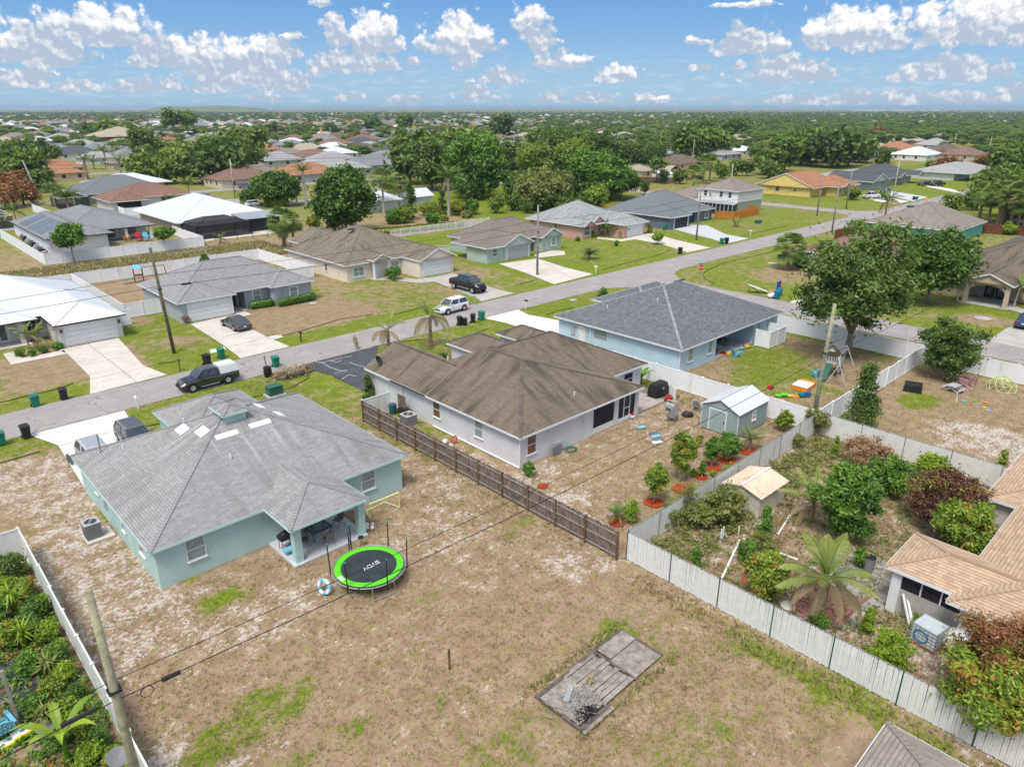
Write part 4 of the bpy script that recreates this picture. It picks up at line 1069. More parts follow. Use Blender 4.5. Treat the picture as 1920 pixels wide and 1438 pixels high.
vinyl_fence('white vinyl fence round the house with the rooftop solar panels',[(24.3,172),(24.3,136.2),(50,136.2),(50.5,152.8)])
vinyl_fence('distant white vinyl fence in front of the brown roofed white house',[(52,193),(52,188.5),(80,188.5)])
vinyl_fence('distant white vinyl fence behind the date palms on the far left',[(38,213),(38,188)])
vinyl_fence('white vinyl fence behind the charcoal roofed house at the far right',[(262,118),(300,118)])
# chain link fences with white slats
def slat_fence(label,pts,h=1.8,step=3.05,slat=.095,single=False,post='galv',smat='slat'):
    o=thing('chain_link_fence',label,'fence');rr=random.Random(3)
    sm=BX(-slat*.46,slat*.46,-.006,.006,.03,h-.02).mesh('slat',M[smat]);n1=0;bulk=MB();allp=[]
    for s0,s1 in zip(pts,pts[1:]):
        a,b,d,L,n=run(s0,s1,step);ang=atan2(d.y,d.x)
        for i in range(n+1):
            p=a+d*(L*i/n);MB().cyl(p.x,p.y,-.05,h+.08,.035,n=7).build('post',M[post],o)
        TU([(a.x,a.y,h+.03),(b.x,b.y,h+.03)],.022,6).build('top_rail',M['galv'],o)
        k=int(L/slat)
        for i in range(k):
            p=a+d*(L*(i+.5)/k);allp.append((p.x,p.y,ang,(p.x**2+p.y**2)))
        nrm=Vector((-d.y,d.x))*.012
        mesh_=MB();kk=int(L/.6)
        for z in np.arange(.12,h,.42):mesh_.bar((a.x+nrm.x,a.y+nrm.y,z),(b.x+nrm.x,b.y+nrm.y,z),.004)
        mesh_.build('wire_mesh',M['galv'],o,kind='stuff')
    allp.sort(key=lambda q:q[3] if PX(q[0],q[1],1)[0]<1950 else 1e9)
    for i,(x,y,ang,_) in enumerate(allp):
        if single and i<295:
            c=link('slat',sm,o,(x,y,rr.uniform(-.05,.03)),ang);c.rotation_euler[1]=rr.uniform(-.012,.012)
        else:bulk.box(x-slat*.43,x+slat*.43,y-.006,y+.006,.03+rr.uniform(-.03,.03),h-.02+rr.uniform(-.05,.02),rot=ang)
    if bulk.v:bulk.build('slats',M[smat],o,kind='stuff')
    return o
slat_fence('long chain link fence with white slats running down to the lower right corner',[(28.35,20.4),(28.3,-3)],single=True,post='green_post')
slat_fence('chain link fence with weathered slats behind the row of small fruit trees',[(28.5,20.45),(52.6,20.6)],post='galv',smat='oldvinyl')
slat_fence('chain link fence with white slats behind the purple leaved shrubs',[(52.75,20.3),(52.75,2)],post='galv')
picket_fence('weathered grey board fence behind the beige house on the right',[(126.4,32),(160,32),(160,12)],pick='graywood',post='graywood',rail='graywood',single=False)
picket_fence('weathered grey board fence joining the beige house roof on the right',[(126.4,32),(118,28.5)],pick='graywood',post='graywood',rail='graywood',single=False)
picket_fence('red-brown board fence at the side of the turquoise house',[(170.8,42),(176,32),(165,32.3)],pick='redwood',post='redwood',rail='redwood',single=False)
picket_fence('small red-brown board fence near the coconut palm and the road',[(143,58.6),(152.6,55.2)],pick='redwood',post='redwood',rail='redwood',single=False)
picket_fence('red-brown fence corner behind the round tree',[(127,37.5),(140,32.6)],pick='redwood',post='redwood',rail='redwood',single=False)
picket_fence('bright orange stained board fence in front of the two storey house',[(150.0,89.6),(151.8,85.9),(163.8,86.2),(166,90)],pick='cedar',post='cedar',rail='cedar',single=False,face=1)
picket_fence('orange board fence behind the slate blue house',[(128,112),(150,112)],pick='cedar',post='cedar',rail='cedar',single=False)
picket_fence('far reddish board fence beside the small metal shed',[(197,168),(215,145)],pick='redwood',post='redwood',rail='redwood',single=False)
def open_picket(label,pts,h=1.2,step=2.4,gap=.13):
    o=thing('picket_fence',label,'fence');b_=MB()
    for s0,s1 in zip(pts,pts[1:]):
        a,b,d,L,n=run(s0,s1,step)
        for i in range(n+1):
            p=a+d*(L*i/n);BX(p.x-.06,p.x+.06,p.y-.06,p.y+.06,0,h+.1).build('post',M['white'],o)
        for z in (.2,h-.15):BA((a.x,a.y,z),(b.x,b.y,z),.04,.09).build('rail',M['white'],o)
        for i in range(int(L/gap)):
            p=a+d*gap*(i+.5);b_.bar((p.x,p.y,.08),(p.x,p.y,h),.06,.02)
    b_.build('pickets',M['white'],o,kind='stuff')
    return o
open_picket('long white picket fence behind the mint house lawn',[(80,119),(106,119)],1.6)
open_picket('short white picket fence joining the mint house side wall',[(78.8,99.0),(72,101.5)],1.5)
open_picket('tiny white picket fence beside the covered grill',[(51.2,33.3),(50.3,32.2)],1.0)
# pool cage fence: thin black rail fence
o=thing('rail_fence','thin dark chain link fence in front of the screened pool','fence')
for i in range(9):
    x=50.8+i*3.2;MB().cyl(x,137.5+i*.2,0,1.3,.04,n=6).build('post',M['blackmetal'],o)
TU([(50.8,137.5,1.25),(76.4,139.1,1.25)],.025,5).build('top_rail',M['blackmetal'],o)
# utility poles and cables
def pole(label,x,y,h,r=.15,m='polewood',lean=(0,0),arm=False,can=False):
    t=thing('utility_pole',label,'utility pole',(x,y,0))
    TU([(0,0,-.2),(lean[0]*.5,lean[1]*.5,h/2),(lean[0],lean[1],h)],[r*1.15,r,r*.82],10).build('shaft',M[m],t,smooth=True)
    if arm:BA((-.9+lean[0],lean[1],h-.5),(.9+lean[0],lean[1],h-.5),.1).build('cross_arm',M[m],t)
    if can:MB().cyl(lean[0]+.28,lean[1],h-2,h-1.2,.2).build('transformer_can',M['steel'],t)
    BX(-.2+lean[0]*.6,.2+lean[0]*.6,-.2+lean[1]*.6,.2+lean[1]*.6,h*.62,h*.62+.06).build('cable_bracket',M['blackmetal'],t)
    return t
NP=(2.9,21.9);RP=(54.9,21.6);LP=(23.1,75.9)
pole('greenish weathered utility pole rising beside the white garden fence at the lower left',NP[0]+.1,NP[1],10.3,.145)
pole('pale weathered utility pole where the slatted fences meet',RP[0]-1.6,RP[1]-.4,10.2,.16,lean=(.5,0))
pole('dark leaning utility pole on the lawn between the two left driveways',*LP,11.0,.16,'darkpole',lean=(-.35,.5))
pole('grey utility pole in front of the mint garage',77.5,76.0,10.6,.16,'graywood',can=False)
pole('slim utility pole on the lawn between the slate blue and pink driveways',122.3,76.6,10.6,.15,'graywood')
pole('utility pole by the road curve in front of the yellow house',171.9,75.4,10.2,.15,'graywood')
pole('utility pole at the road edge near the palmetto',150.1,62.2,10.4,.15,'graywood')
pole('utility pole on the far side of the road junction',189.6,75.9,9.5,.15,'graywood')
pole('tall pale utility pole behind the parked dark pickup on the right',*G(1673,376),10.5,.16,'barkpale')
pole('leaning pale pole in the far left yards by the metal shed',*G(76,373),10.5,.2,'barkpale',lean=(-2,1))
pole('tall utility pole with a transformer beside the far street',*G(441,374),11,.17,'barkpale',can=True)
pole('utility pole standing by the pool house fence',*G(1367,378),10,.16,'barkpale')
ORD=('leftmost','second from left','third from left','fourth from left','fifth from left','fourth from left','fifth from left','sixth from left','rightmost','leftmost','second from left','third from left','leftmost','middle','rightmost')
for k,(px,top) in enumerate(((964,247),(964+192,263),(1237,253),(1273,260),(1298,275),(545,230),(621,237),(687,238),(766,238),(118,235),(285,232),(375,228),(1552,247),(1786,258),(1850,270))):
    by=top+34-(3 if k>4 else 0);X,Y=G(px,by)
    pole(ORD[k]+' thin pale pole among the distant roofs, '+('at middle and right' if k<5 else 'left half' if k<12 else 'right half'),X,Y,11,.16,'barkpale',arm=k % 2==0)['group']='distant utility poles'
def cable(label,pts,r=.022,sag=.4,name='overhead_cable',n=10):
    P=[]
    for a,b in zip(pts,pts[1:]):
        for i in range(n+1):
            t=i/n;P.append((a[0]+(b[0]-a[0])*t,a[1]+(b[1]-a[1])*t,a[2]+(b[2]-a[2])*t-4*sag*t*(1-t)))
    return tag(TU(P,r,5).build(name,M['cable']),label,'cable')
cable('lower black utility cable crossing the back yards above the trampoline',[(-40,22.4,6.4),(NP[0],NP[1],6.0),(RP[0]-1.2,RP[1]-.5,6.1),(110,21,6.3)],.019,.5)
cable('upper thinner utility cable crossing the back yards above the wooden fence',[(-40,22.0,7.2),(NP[0],NP[1]+.1,6.7),(RP[0]-1.1,RP[1]-.3,6.9),(110,21,7)],.013,.45)
cable('lower black street cable passing in front of the houses across the road',[(-60,76.2,7),(LP[0]-.3,LP[1]+.3,7.1),(77.5,76,7.0),(122.3,76.6,7),(171.9,75.4,7)],.024,.5)
cable('upper black street cable passing in front of the houses across the road',[(-60,76.2,8.2),(LP[0]-.3,LP[1]+.3,8.3),(77.5,76,8.3),(122.3,76.6,8.2),(171.9,75.4,8.2),(240,75,8.4)],.02,.55)
for z,w_ in ((10.2,'uppermost'),(9.2,'middle'),(8.2,'lowest')):cable(w_+' of three parallel wires strung above the far left yards',[(-20,206,z+.5),(*G(76,373),z),(120,190,z+.3)],.03,.4)['group']='wires above the far left yards'
for z,w_ in ((9.9,'uppermost'),(9.2,'middle'),(8.5,'lowest')):cable(w_+' of three wires strung before the dark trees beyond the pink house',[(100,250,z),(175,185,z),(240,150,z)],.04,.5)['group']='wires before the dark trees'
t=thing('cable_splice','black cable splice case hanging on the lower cable right of the near pole','splice case');MB().cyl(0,0,0,0,0.01,n=3)
TU([(4.4,21.9,5.9),(5.0,21.9,5.88)],.08,8).build('case',M['black'],t);MB().torus((3.9,21.9,5.75),.2,.015,ax='y').build('cable_loop',M['cable'],t)
t=thing('cable_splice','long black splice sleeve on the cable left of the near pole','splice case');TU([(1.4,22.0,5.98),(2.4,22.0,5.97)],.07,8).build('case',M['black'],t)
t=thing('cable_splice','black splice case on the street cable beside the dark leaning pole','splice case');TU([(25,76,7.0),(26,76,6.98)],.11,8).build('case',M['black'],t)
# bins, mailboxes, signs
def bin_(label,x,y,rz,m='black',lid=True,w=.62,h=1.02):
    t=thing('wheeled_bin',label,'wheelie bin',(x,y,0),rz,group='wheeled bins set out along the road')
    b=MB();a=w/2;c=w*.4
    b.add([(-c,-c,.06),(c,-c,.06),(c,c,.06),(-c,c,.06),(-a,-a,h),(a,-a,h),(a,a,h),(-a,a,h)],[(3,2,1,0),(4,5,6,7),(0,1,5,4),(1,2,6,5),(2,3,7,6),(3,0,4,7)])
    b.build('bin_body',M[m],t)
    l=MB().add([(-a-.03,-a-.05,h),(a+.03,-a-.05,h),(a+.03,a+.04,h),(-a-.03,a+.04,h),(-a+.04,-a+.04,h+.1),(a-.04,-a+.04,h+.1),(a-.04,a-.04,h+.12),(-a+.04,a-.04,h+.12)],
                 [(3,2,1,0),(4,5,6,7),(0,1,5,4),(1,2,6,5),(2,3,7,6),(3,0,4,7)])
    l.build('lid',M[m],t)
    for s in (-1,1):TU([(s*(c+.02),c+.02,.12),(s*(c+.08),c+.02,.12)],.12,10).build('wheel',M['rubber'],t)
    TU([(-a,a+.06,h-.02),(a,a+.06,h-.02)],.02,5).build('handle',M[m],t)
    return t
for (lab,px,py,rz,m) in (('green wheeled bin on the verge left of the white concrete driveway',68,762,.1,'greenbin'),('black wheeled bin on the verge beside the wide left driveway',121,749,-.1,'black'),
        ('black wheeled bin at the corner of the teal house driveway',51,821,.05,'black'),('green wheeled bin cut by the left picture edge',4,834,0,'greenbin'),
        ('black wheeled bin behind the grey pickup with the white cap',389,684,.25,'black'),('green wheeled bin behind the white pickup cap',416,672,0,'greenbin'),
        ('green wheeled bin standing on the road side behind the brush pile',518,688,0,'greenbin'),('tall black round bin left of the pair by the white driveway',862,610,0,'black'),('low black round bin of the pair by the white driveway',871,610,0,'black'),
        ('black wheeled bin between the round bins and the green bin',887,605,.5,'black'),('bright green wheeled bin on the white driveway edge',903,600,.1,'greenbin'),
        ('black wheeled bin beside the grey post near the pink house driveway',1275,476,.1,'black'),('green wheeled bin left of the slate blue driveway mouth',1353,458,0,'greenbin'),
        ('black wheeled bin at the slate blue driveway mouth',1362,457,0,'black'),('green wheeled bin against the slate blue house wall',1247,431,0,'greenbin'),
        ('blue-green wheeled bin at the curb pile of the side street',1456,560,0,'bluebin'),('second blue-green bin pushed behind the one at the curb pile',1461,555,.2,'bluebin'),
        ('black bin at the far road near the yellow sign',1713,375,0,'black'),('green bin at the far road near the yellow sign',1718,375,0,'greenbin'),('blue bin beside the yellow house and white pickup',1610,356,0,'bluebin')):
    x,y=G(px,py);bin_(lab,x,y,rz,m,w=.5 if 'round' in lab else .62,h=.8 if 'low' in lab else 1.02)
def mailbox(label,px,py,post='white',box='white',h=1.1):
    x,y=G(px,py);t=thing('mailbox',label,'mailbox',(x,y,0),group='mailboxes along the road')
    BX(-.05,.05,-.05,.05,0,h-.1).build('post',M[post],t)
    b=MB();n=8;pr=[(.09*-1,0),(.09,0)]+[(.09*cos(pi*i/n),.1+.09*sin(pi*i/n)) for i in range(n+1)]
    V=[(u,-.26,h-.1+v) for u,v in pr]+[(u,.26,h-.1+v) for u,v in pr];k=len(pr)
    b.add(V,[tuple(range(k)),tuple(range(k,2*k))[::-1]]+[(i,i+k,(i+1) % k+k,(i+1) % k) for i in range(k)]);b.build('box',M[box],t)
    BX(.09,.105,-.1,-.06,h,h+.16).build('flag',M['red'],t)
for a in (('brown mailbox on a dark post on the lawn by the leaning pole',338,695,'darkpole','brownbox'),('white mailbox on a white post by the white driveway of the teal house',259,767,'white','white'),
          ('black mailbox on a thin post on the brown lawn verge',565,641,'blackmetal','black'),('black mailbox on a white post beside the blue house driveway',986.5,579,'white','black'),
          ('white mailbox beside the mint house driveway',1117,513,'white','white'),('grey mailbox at the foot of the lifted black pickup driveway',889.5,570,'plasticgrey','plasticgrey'),('pale mailbox beside the slate blue driveway',1407,443,'white','white')):
    M.setdefault('brownbox',mat('brown_box',(.1,.06,.05),.6));mailbox(*a)
t=thing('wooden_stump_post','bleached leaning wooden post on the road verge by the dark driveway','post',(*G(671,655),0));TU([(0,0,0),(-.25,.1,1.35)],[.2,.24],8).build('post',M['polewood'],t)
BA((-.45,.1,1.3),(-.2,.1,1.55),.14).build('broken_board',M['polewood'],t)
def text(par,body,size,loc,rot,m,name='lettering',ext=.004):
    cu=bpy.data.curves.new(name,'FONT');cu.body=body;cu.size=size;cu.extrude=ext;cu.align_x='CENTER';cu.align_y='CENTER';cu.materials.append(M[m])
    o=bpy.data.objects.new(name,cu);COL.objects.link(o);bpy.context.view_layer.update();me=bpy.data.meshes.new_from_object(o);bpy.data.objects.remove(o);o=link(name,me,par,loc);o.rotation_euler=rot;return o
sx,sy=G(1312,529)
t=thing('stop_sign','red octagonal stop sign with street name plates on a galvanised post','road sign',(sx,sy,0),radians(-60))
M['signred']=mat('sign_red',(.5,.03,.03),.4,.05);M['signgreen']=mat('sign_green',(.02,.3,.2),.4,.05);M['signyellow']=mat('sign_yellow',(.85,.42,.02),.4,.05)
MB().cyl(0,0,0,2.75,.04,n=8).build('post',M['galv'],t)
oc=MB();pr=[(.4*cos(pi/8+i*pi/4),2.15+.4*sin(pi/8+i*pi/4)) for i in range(8)]
oc.add([(u,-.06,v) for u,v in pr]+[(u,-.045,v) for u,v in pr],[tuple(range(8)),tuple(range(8,16))[::-1]]+[(i,i+8,(i+1) % 8+8,(i+1) % 8) for i in range(8)])
oo=oc.build('sign_face',M['signred'],t);text(oo,'STOP',.3,(0,-.066,2.14),(pi/2,0,0),'white')
for a_,z in ((0,2.72),(pi/2,2.92)):
    p=BX(-.45,.45,-.01,.01,z-.09,z+.09);q=p.build('street_name_plate',M['signgreen'],t);q.rotation_euler=(0,0,a_)
t=thing('warning_sign','yellow diamond warning sign with a lower plate by the far road','road sign',(*G(1735,388),0),radians(-40))
MB().cyl(0,0,0,2.4,.05,n=6).build('post',M['galv'],t);MB().add([(0,-.07,1.5),(.55,-.07,2.05),(0,-.07,2.6),(-.55,-.07,2.05)],[(0,1,2,3)]).build('sign_face',M['signyellow'],t);BX(-.35,.35,-.08,-.06,.8,1.35).build('lower_plate',M['signyellow'],t)
t=thing('street_sign','small street name sign on a post at the far junction','road sign',(*G(1718,389),0));MB().cyl(0,0,0,2.6,.05,n=6).build('post',M['galv'],t);BX(-.5,.5,-.01,.01,2.4,2.6).build('street_name_plate',M['signgreen'],t)
t=thing('transformer_cabinet','dark green utility cabinet on a concrete pad behind the teal house roof','utility cabinet',(*G(516,742),0));BX(-.85,.85,-.6,.6,0,.18).build('pad',M['concrete_old'],t)
BX(-.62,.62,-.42,.42,.18,.95).box(-.66,.66,-.46,.46,.95,1.0).build('cabinet',M['boxgreen'],t);BX(-.005,.005,-.43,-.42,.2,.94).build('door_seam',M['black'],t)
t=thing('transformer_cabinet','dark green utility cabinet on the lawn right of the slate blue house','utility cabinet',(*G(1421,421),0));BX(-.9,.9,-.6,.6,0,.15).build('pad',M['concrete_old'],t);BX(-.7,.7,-.45,.45,.15,.95).build('cabinet',M['boxgreen'],t)
for lab,px,py,r in (('round pale concrete lid in the lawn by the grey house hedge',587,569,.6),('square concrete cover in the lawn before the blue house',1075,563,.5),('oval concrete lid beside the cabbage palm',1448,494,.8),('round meter ring in the lawn of the beige house',1843,597,1.0)):
    tag(MB().cyl(0,0,.0,.05,r,n=14).build('access_cover',M['concrete_old'],loc=(*G(px,py),0)),lab,'cover')
# vehicles
PAINT={}
def paint(name,col,rough=.25,met=.2):
    m,n,b=base_mat(name,rough,met,.6);pos=n.add('ShaderNodeNewGeometry').outputs['Position']
    n.set(b.inputs['Base Color'],n.mix(n.noise(pos,2.5,3),tuple(c*.85 for c in col)+(1,),tuple(min(1,c*1.1) for c in col)+(1,)))
    b.inputs['Coat Weight'].default_value=.5;return m
def loft(rings,cap=True):
    """rings: lists of (x,y,z) with equal counts, closed loops"""
    n=len(rings[0]);V=[p for r in rings for p in r];F=[(i*n+k,i*n+(k+1) % n,(i+1)*n+(k+1) % n,(i+1)*n+k) for i in range(len(rings)-1) for k in range(n)]
    if cap:F+=[tuple(range(n))[::-1],tuple((len(rings)-1)*n+k for k in range(n))]
    return MB().add(V,F)
def body_ring(x,w,zb,zs,zt,wt):
    """one cross section: w half width at the waist, wt half width at the top edge"""
    return [(x,-w*.93,zb),(x,-w,zb+.14),(x,-w,zs),(x,-wt,zt),(x,-wt*.5,zt+.02),(x,wt*.5,zt+.02),(x,wt,zt),(x,w,zs),(x,w,zb+.14),(x,w*.93,zb)]
def car(label,kind,col,loc,rz,L=4.7,Wd=1.85,H=1.5,lift=0,cap=False,colname=None,simple=False):
    """front towards +x"""
    t=thing({'pickup':'pickup_truck','suv':'suv_car','sedan':'parked_car'}[kind],label,{'pickup':'pickup truck','suv':'car','sedan':'car'}[kind],(loc[0],loc[1],.03),rz,group='vehicles parked by the houses')
    pm=MATS.get(colname) or paint(colname,col);w=Wd/2;a=L/2;gl=lift
    zb=.28+gl;belt=H*.62+gl;hood=belt-.08 if kind !='sedan' else belt-.12
    if kind=='pickup':
        st=[(-a,w*.92,zb+.1,hood-.25,hood-.06,w*.86),(-a+.08,w,zb,hood-.2,hood,w*.9),(-a+1.75,w,zb,hood-.2,hood,w*.9),(a-1.75,w,zb,belt-.16,belt,w*.9),(a-1.4,w,zb,hood-.16,hood+.02,w*.88),(a-.35,w*.97,zb,hood-.24,hood-.08,w*.8),(a-.06,w*.9,zb+.02,hood-.36,hood-.24,w*.74),(a,w*.82,zb+.08,hood-.44,hood-.36,w*.7)]
        cab=(-a+1.8,a-1.35);gh=H+gl
    elif kind=='suv':
        st=[(-a,w*.86,zb+.12,belt-.25,belt-.1,w*.8),(-a+.12,w*.96,zb,belt-.18,belt,w*.88),(-a+1.2,w,zb,belt-.16,belt,w*.92),(a-1.5,w,zb,belt-.16,belt,w*.9),(a-1.2,w*.98,zb,hood-.16,hood,w*.86),(a-.4,w*.94,zb,hood-.26,hood-.12,w*.76),(a-.08,w*.84,zb+.04,hood-.4,hood-.28,w*.7),(a,w*.74,zb+.1,hood-.46,hood-.38,w*.64)]
        cab=(-a+.12,a-1.15);gh=H+gl
    else:
        st=[(-a,w*.84,zb+.12,belt-.3,belt-.18,w*.74),(-a+.15,w*.95,zb,belt-.24,belt-.08,w*.8),(-a+.9,w,zb,belt-.16,belt,w*.86),(a-1.75,w,zb,belt-.16,belt,w*.86),(a-1.4,w*.98,zb,hood-.14,hood,w*.84),(a-.4,w*.94,zb,hood-.26,hood-.1,w*.74),(a-.08,w*.86,zb+.04,hood-.38,hood-.26,w*.68),(a,w*.76,zb+.1,hood-.42,hood-.34,w*.62)]
        cab=(-a+.55,a-1.35);gh=H+gl
    lb=loft([body_ring(*q) for q in st]).build('body',pm,t,smooth=False)
    bv=lb.modifiers.new('b','BEVEL');bv.width=.05;bv.segments=2;bv.limit_method='ANGLE';bv.angle_limit=radians(28)
    c0,c1=cab;r0,r1=(c0+.12,c1-.75) if kind=='pickup' else ((c0+.35,c1-.8) if kind=='suv' else (c0+.95,c1-.85))
    wb,wr=w*.88,w*.7
    base=[(c0,-wb,belt-.01),(c1,-wb,belt-.01),(c1,wb,belt-.01),(c0,wb,belt-.01)];top=[(r0,-wr,gh-.05),(r1,-wr,gh-.05),(r1,wr,gh-.05),(r0,wr,gh-.05)]
    MB().add(base+top,[(0,1,5,4),(1,2,6,5),(2,3,7,6),(3,0,4,7)]).build('windows',M['carglass'],t)
    rf=MB().add([(r0-.05,-wr-.03,gh-.07),(r1+.06,-wr-.03,gh-.07),(r1+.06,wr+.03,gh-.07),(r0-.05,wr+.03,gh-.07),(r0+.1,-wr+.12,gh),(r1-.1,-wr+.12,gh),(r1-.1,wr-.12,gh),(r0+.1,wr-.12,gh)],
                  [(3,2,1,0),(4,5,6,7),(0,1,5,4),(1,2,6,5),(2,3,7,6),(3,0,4,7)]).build('car_roof',pm,t)
    pl=MB()
    for s in (-1,1):
        for u in (0,.5,1):
            bx=c0+(c1-c0)*(u if u !=1 else .985)+(.02 if u==0 else 0);tx=r0+(r1-r0)*u
            pl.bar((bx,s*(wb+.005),belt),(tx,s*(wr+.01),gh-.06),.07 if u !=.5 else .09,.05)
    pl.build('pillars',pm,t)
    wrad=.36+gl*.35
    for sx_ in (a-.92,-a+(.95 if kind !='pickup' else 1.15)):
        for s in (-1,1):
            q=TU([(sx_,s*(w-.2),wrad),(sx_,s*(w+.02+lift*.2),wrad)],wrad,16).build('wheel',M['rubber'],t)
            TU([(sx_,s*(w+.021+lift*.2),wrad),(sx_,s*(w+.035+lift*.2),wrad)],wrad*.62,12).build('rim',M['alloy'],q)
            if not simple:TU([(sx_,s*(w-.12),wrad+.02),(sx_,s*(w+.005),wrad+.02)],wrad*1.18,18).build('wheel_arch',M['black'],t)
    for s in (-1,1):
        BX(a-.16,a-.01,s*w*.66-.17,s*w*.66+.17,hood-.42,hood-.27).build('headlight',M['lamp'],t)
        BX(-a-.015,-a+.06,s*w*.78-.1,s*w*.78+.1,belt-.42,belt-.14).build('tail_light',M['redlamp'],t)
        BX(c1-.5,c1-.3,s*(w+.02),s*(w+.2),belt+.02,belt+.18).build('wing_mirror',pm,t)
        BX(-a*.35,-a*.35+.18,s*(w+.001),s*(w+.025),belt-.2,belt-.16).build('door_handle',M['chrome'] if kind=='pickup' else pm,t)
    BX(a-.03,a+.03,-w*.8,w*.8,zb+.02,zb+.22).build('front_bumper',M['black'] if colname !='pearl_white' else pm,t)
    BX(a-.04,a+.012,-w*.42,w*.42,hood-.46,hood-.28).build('grille',M['black'],t)
    BX(-a-.05,-a+.03,-w*.85,w*.85,zb+.05,zb+.25).build('rear_bumper',M['chrome'] if kind=='pickup' else pm,t)
    BX(-a-.012,-a,-.17,.17,belt-.35,belt-.22).build('number_plate',M['white'],t)
    if kind=='pickup':
        if cap:
            cb=[(-a+.05,-w*.9,hood+.01),(c0-.06,-w*.9,hood+.01),(c0-.06,w*.9,hood+.01),(-a+.05,w*.9,hood+.01)]
            ct=[(-a+.18,-w*.74,gh+.02),(c0-.06,-w*.74,gh+.02),(c0-.06,w*.74,gh+.02),(-a+.18,w*.74,gh+.02)]
            k=MB().add(cb+ct,[(3,2,1,0),(4,5,6,7),(0,1,5,4),(1,2,6,5),(2,3,7,6),(3,0,4,7)]).build('camper_cap',M['white'],t)
            for yy in (-.5,.5):BX(-a+.25,c0-.1,yy-.02,yy+.02,gh+.02,gh+.07).build('roof_rack_bar',M['steel'],k)
            for s in (-1,1):MB().add([(-a+.4,s*(w*.885),hood+.12),(c0-.3,s*(w*.885),hood+.12),(c0-.3,s*(w*.815),gh-.15),(-a+.5,s*(w*.815),gh-.15)],[(0,1,2,3)]).build('cap_window',M['white'],k)
        else:BX(-a+.12,c0-.06,-w*.78,w*.78,hood+.021,hood+.03).build('bed_cover',M['black'],t)
        TU([(-a+2.0,-w-.05,zb+.02),(a-1.6,-w-.05,zb+.02)],.05,6).tube([(-a+2.0,w+.05,zb+.02),(a-1.6,w+.05,zb+.02)],.05,6).build('side_step',M['chrome'],t)
    return t
x,y=G(402,716)
car('dark grey pickup with a white camper cap parked on the road edge','pickup',(.035,.037,.042),(G(398,726)[0],64.15),pi,5.3,1.88,1.72,.06,True,'graphite_paint')
x,y=G(443,614)
car('dark grey sports coupe parked on the pale driveway','sedan',(.075,.07,.075),(x,y),pi/2+.02,4.9,1.92,1.42,0,False,'granite_paint')
x,y=G(845,584)
car('white crossover parked on the far road edge behind the dying palm','suv',(.75,.76,.78),(x,y-.2),pi+.06,4.6,1.85,1.68,.05,False,'pearl_white')
x,y=G(880,545)
car('black lifted pickup on the grey driveway of the peach house','pickup',(.012,.013,.016),(x,y+.3),-pi/2,6.1,2.03,1.92,.28,False,'gloss_black')
car('silver car mostly hidden by the teal house roof','suv',(.42,.44,.46),(9.9,53.8),-pi/2,4.7,1.85,1.6,0,False,'silver_paint')
car('dark grey car parked beside the silver one on the white driveway','suv',(.11,.105,.11),(13.0,55.4),-pi/2,4.7,1.85,1.62,0,False,'charcoal_paint')
for lab,kind,px,py,rz,cn,col in (('white pickup parked in front of the yellow house','pickup',1633,372,-.35,'white_paint2',(.75,.76,.78)),('dark blue car parked beside the white pickup','suv',1660,363,0,'navy_paint',(.02,.05,.13)),
        ('black suv parked before the greige house on the right','suv',1732,348,2.8,'black_paint',(.015,.015,.02)),('black pickup parked furthest right before the greige house','pickup',1757,349,2.8,'black_paint',(.015,.015,.02)),
        ('white car cut by the right picture edge on the far road','suv',1916,420,1.6,'white_paint2',(.75,.76,.78)),('dark blue car at the right edge on the beige house driveway','sedan',1925,612,0,'navy_paint',(.02,.05,.13)),
        ('silver car parked by the far street left of centre','suv',391,342,0,'silver_paint',(.42,.44,.46)),('dark car behind the silver one by the far street','suv',384,336,0,'charcoal_paint',(.11,.105,.11)),
        ('blue-grey car on the far lawn near the tall pole','suv',460,353,0,'bluegrey_paint',(.15,.19,.26)),('white suv parked behind the white metal roof','suv',345,370,0,'white_paint2',(.75,.76,.78)),('grey car parked behind the white metal roof','suv',388,373,0,'silver_paint',(.42,.44,.46)),
        ('white van by the road beyond the pool house','suv',478,387,0,'white_paint2',(.75,.76,.78)),('dark car in the far left driveways','suv',195,303,1.5,'black_paint',(.015,.015,.02)),('navy car in the far left driveways','suv',240,306,1.5,'navy_paint',(.02,.05,.13)),('dark car under the trees behind the clipped hedge','suv',880,367,0,'charcoal_paint',(.11,.105,.11)),('white car near the small brick building far behind','suv',1230,297,0,'white_paint2',(.75,.76,.78))):
    X,Y=G(px,py);car(lab,kind,col,(X,Y),rz,4.7 if kind !='pickup' else 5.7,1.9,1.55 if kind !='pickup' else 1.85,.05,False,cn,True)
# things in the yards
# trampoline
t=thing('trampoline','round trampoline with a lime green pad and bare net poles on the dry lawn','trampoline',(16.75,28.95,0),radians(0))
TR_=1.98;TH_=.82
MB().cyl(0,0,TH_-.012,TH_,1.56,n=48).build('jumping_mat',M['mesh_black'],t)
pad=MB();n=48
for i in range(n):
    a0,a1=2*pi*i/n,2*pi*(i+1)/n
    pad.add([(r*cos(a),r*sin(a),z) for a in (a0,a1) for r,z in ((1.5,TH_+.01),(1.55,TH_+.045),(1.8,TH_+.045),(1.86,TH_+.01))],[(0,1,5,4),(1,2,6,5),(2,3,7,6)])
pad.build('pad',M['limegreen'],t)
MB().torus((0,0,TH_-.03),TR_,.03,56,6).build('frame_ring',M['steel'],t)
sp=MB()
for i in range(72):
    a=2*pi*i/72;sp.bar((1.56*cos(a),1.56*sin(a),TH_-.02),(TR_*cos(a),TR_*sin(a),TH_-.02),.022)
sp.build('springs',M['galv'],t,kind='stuff')
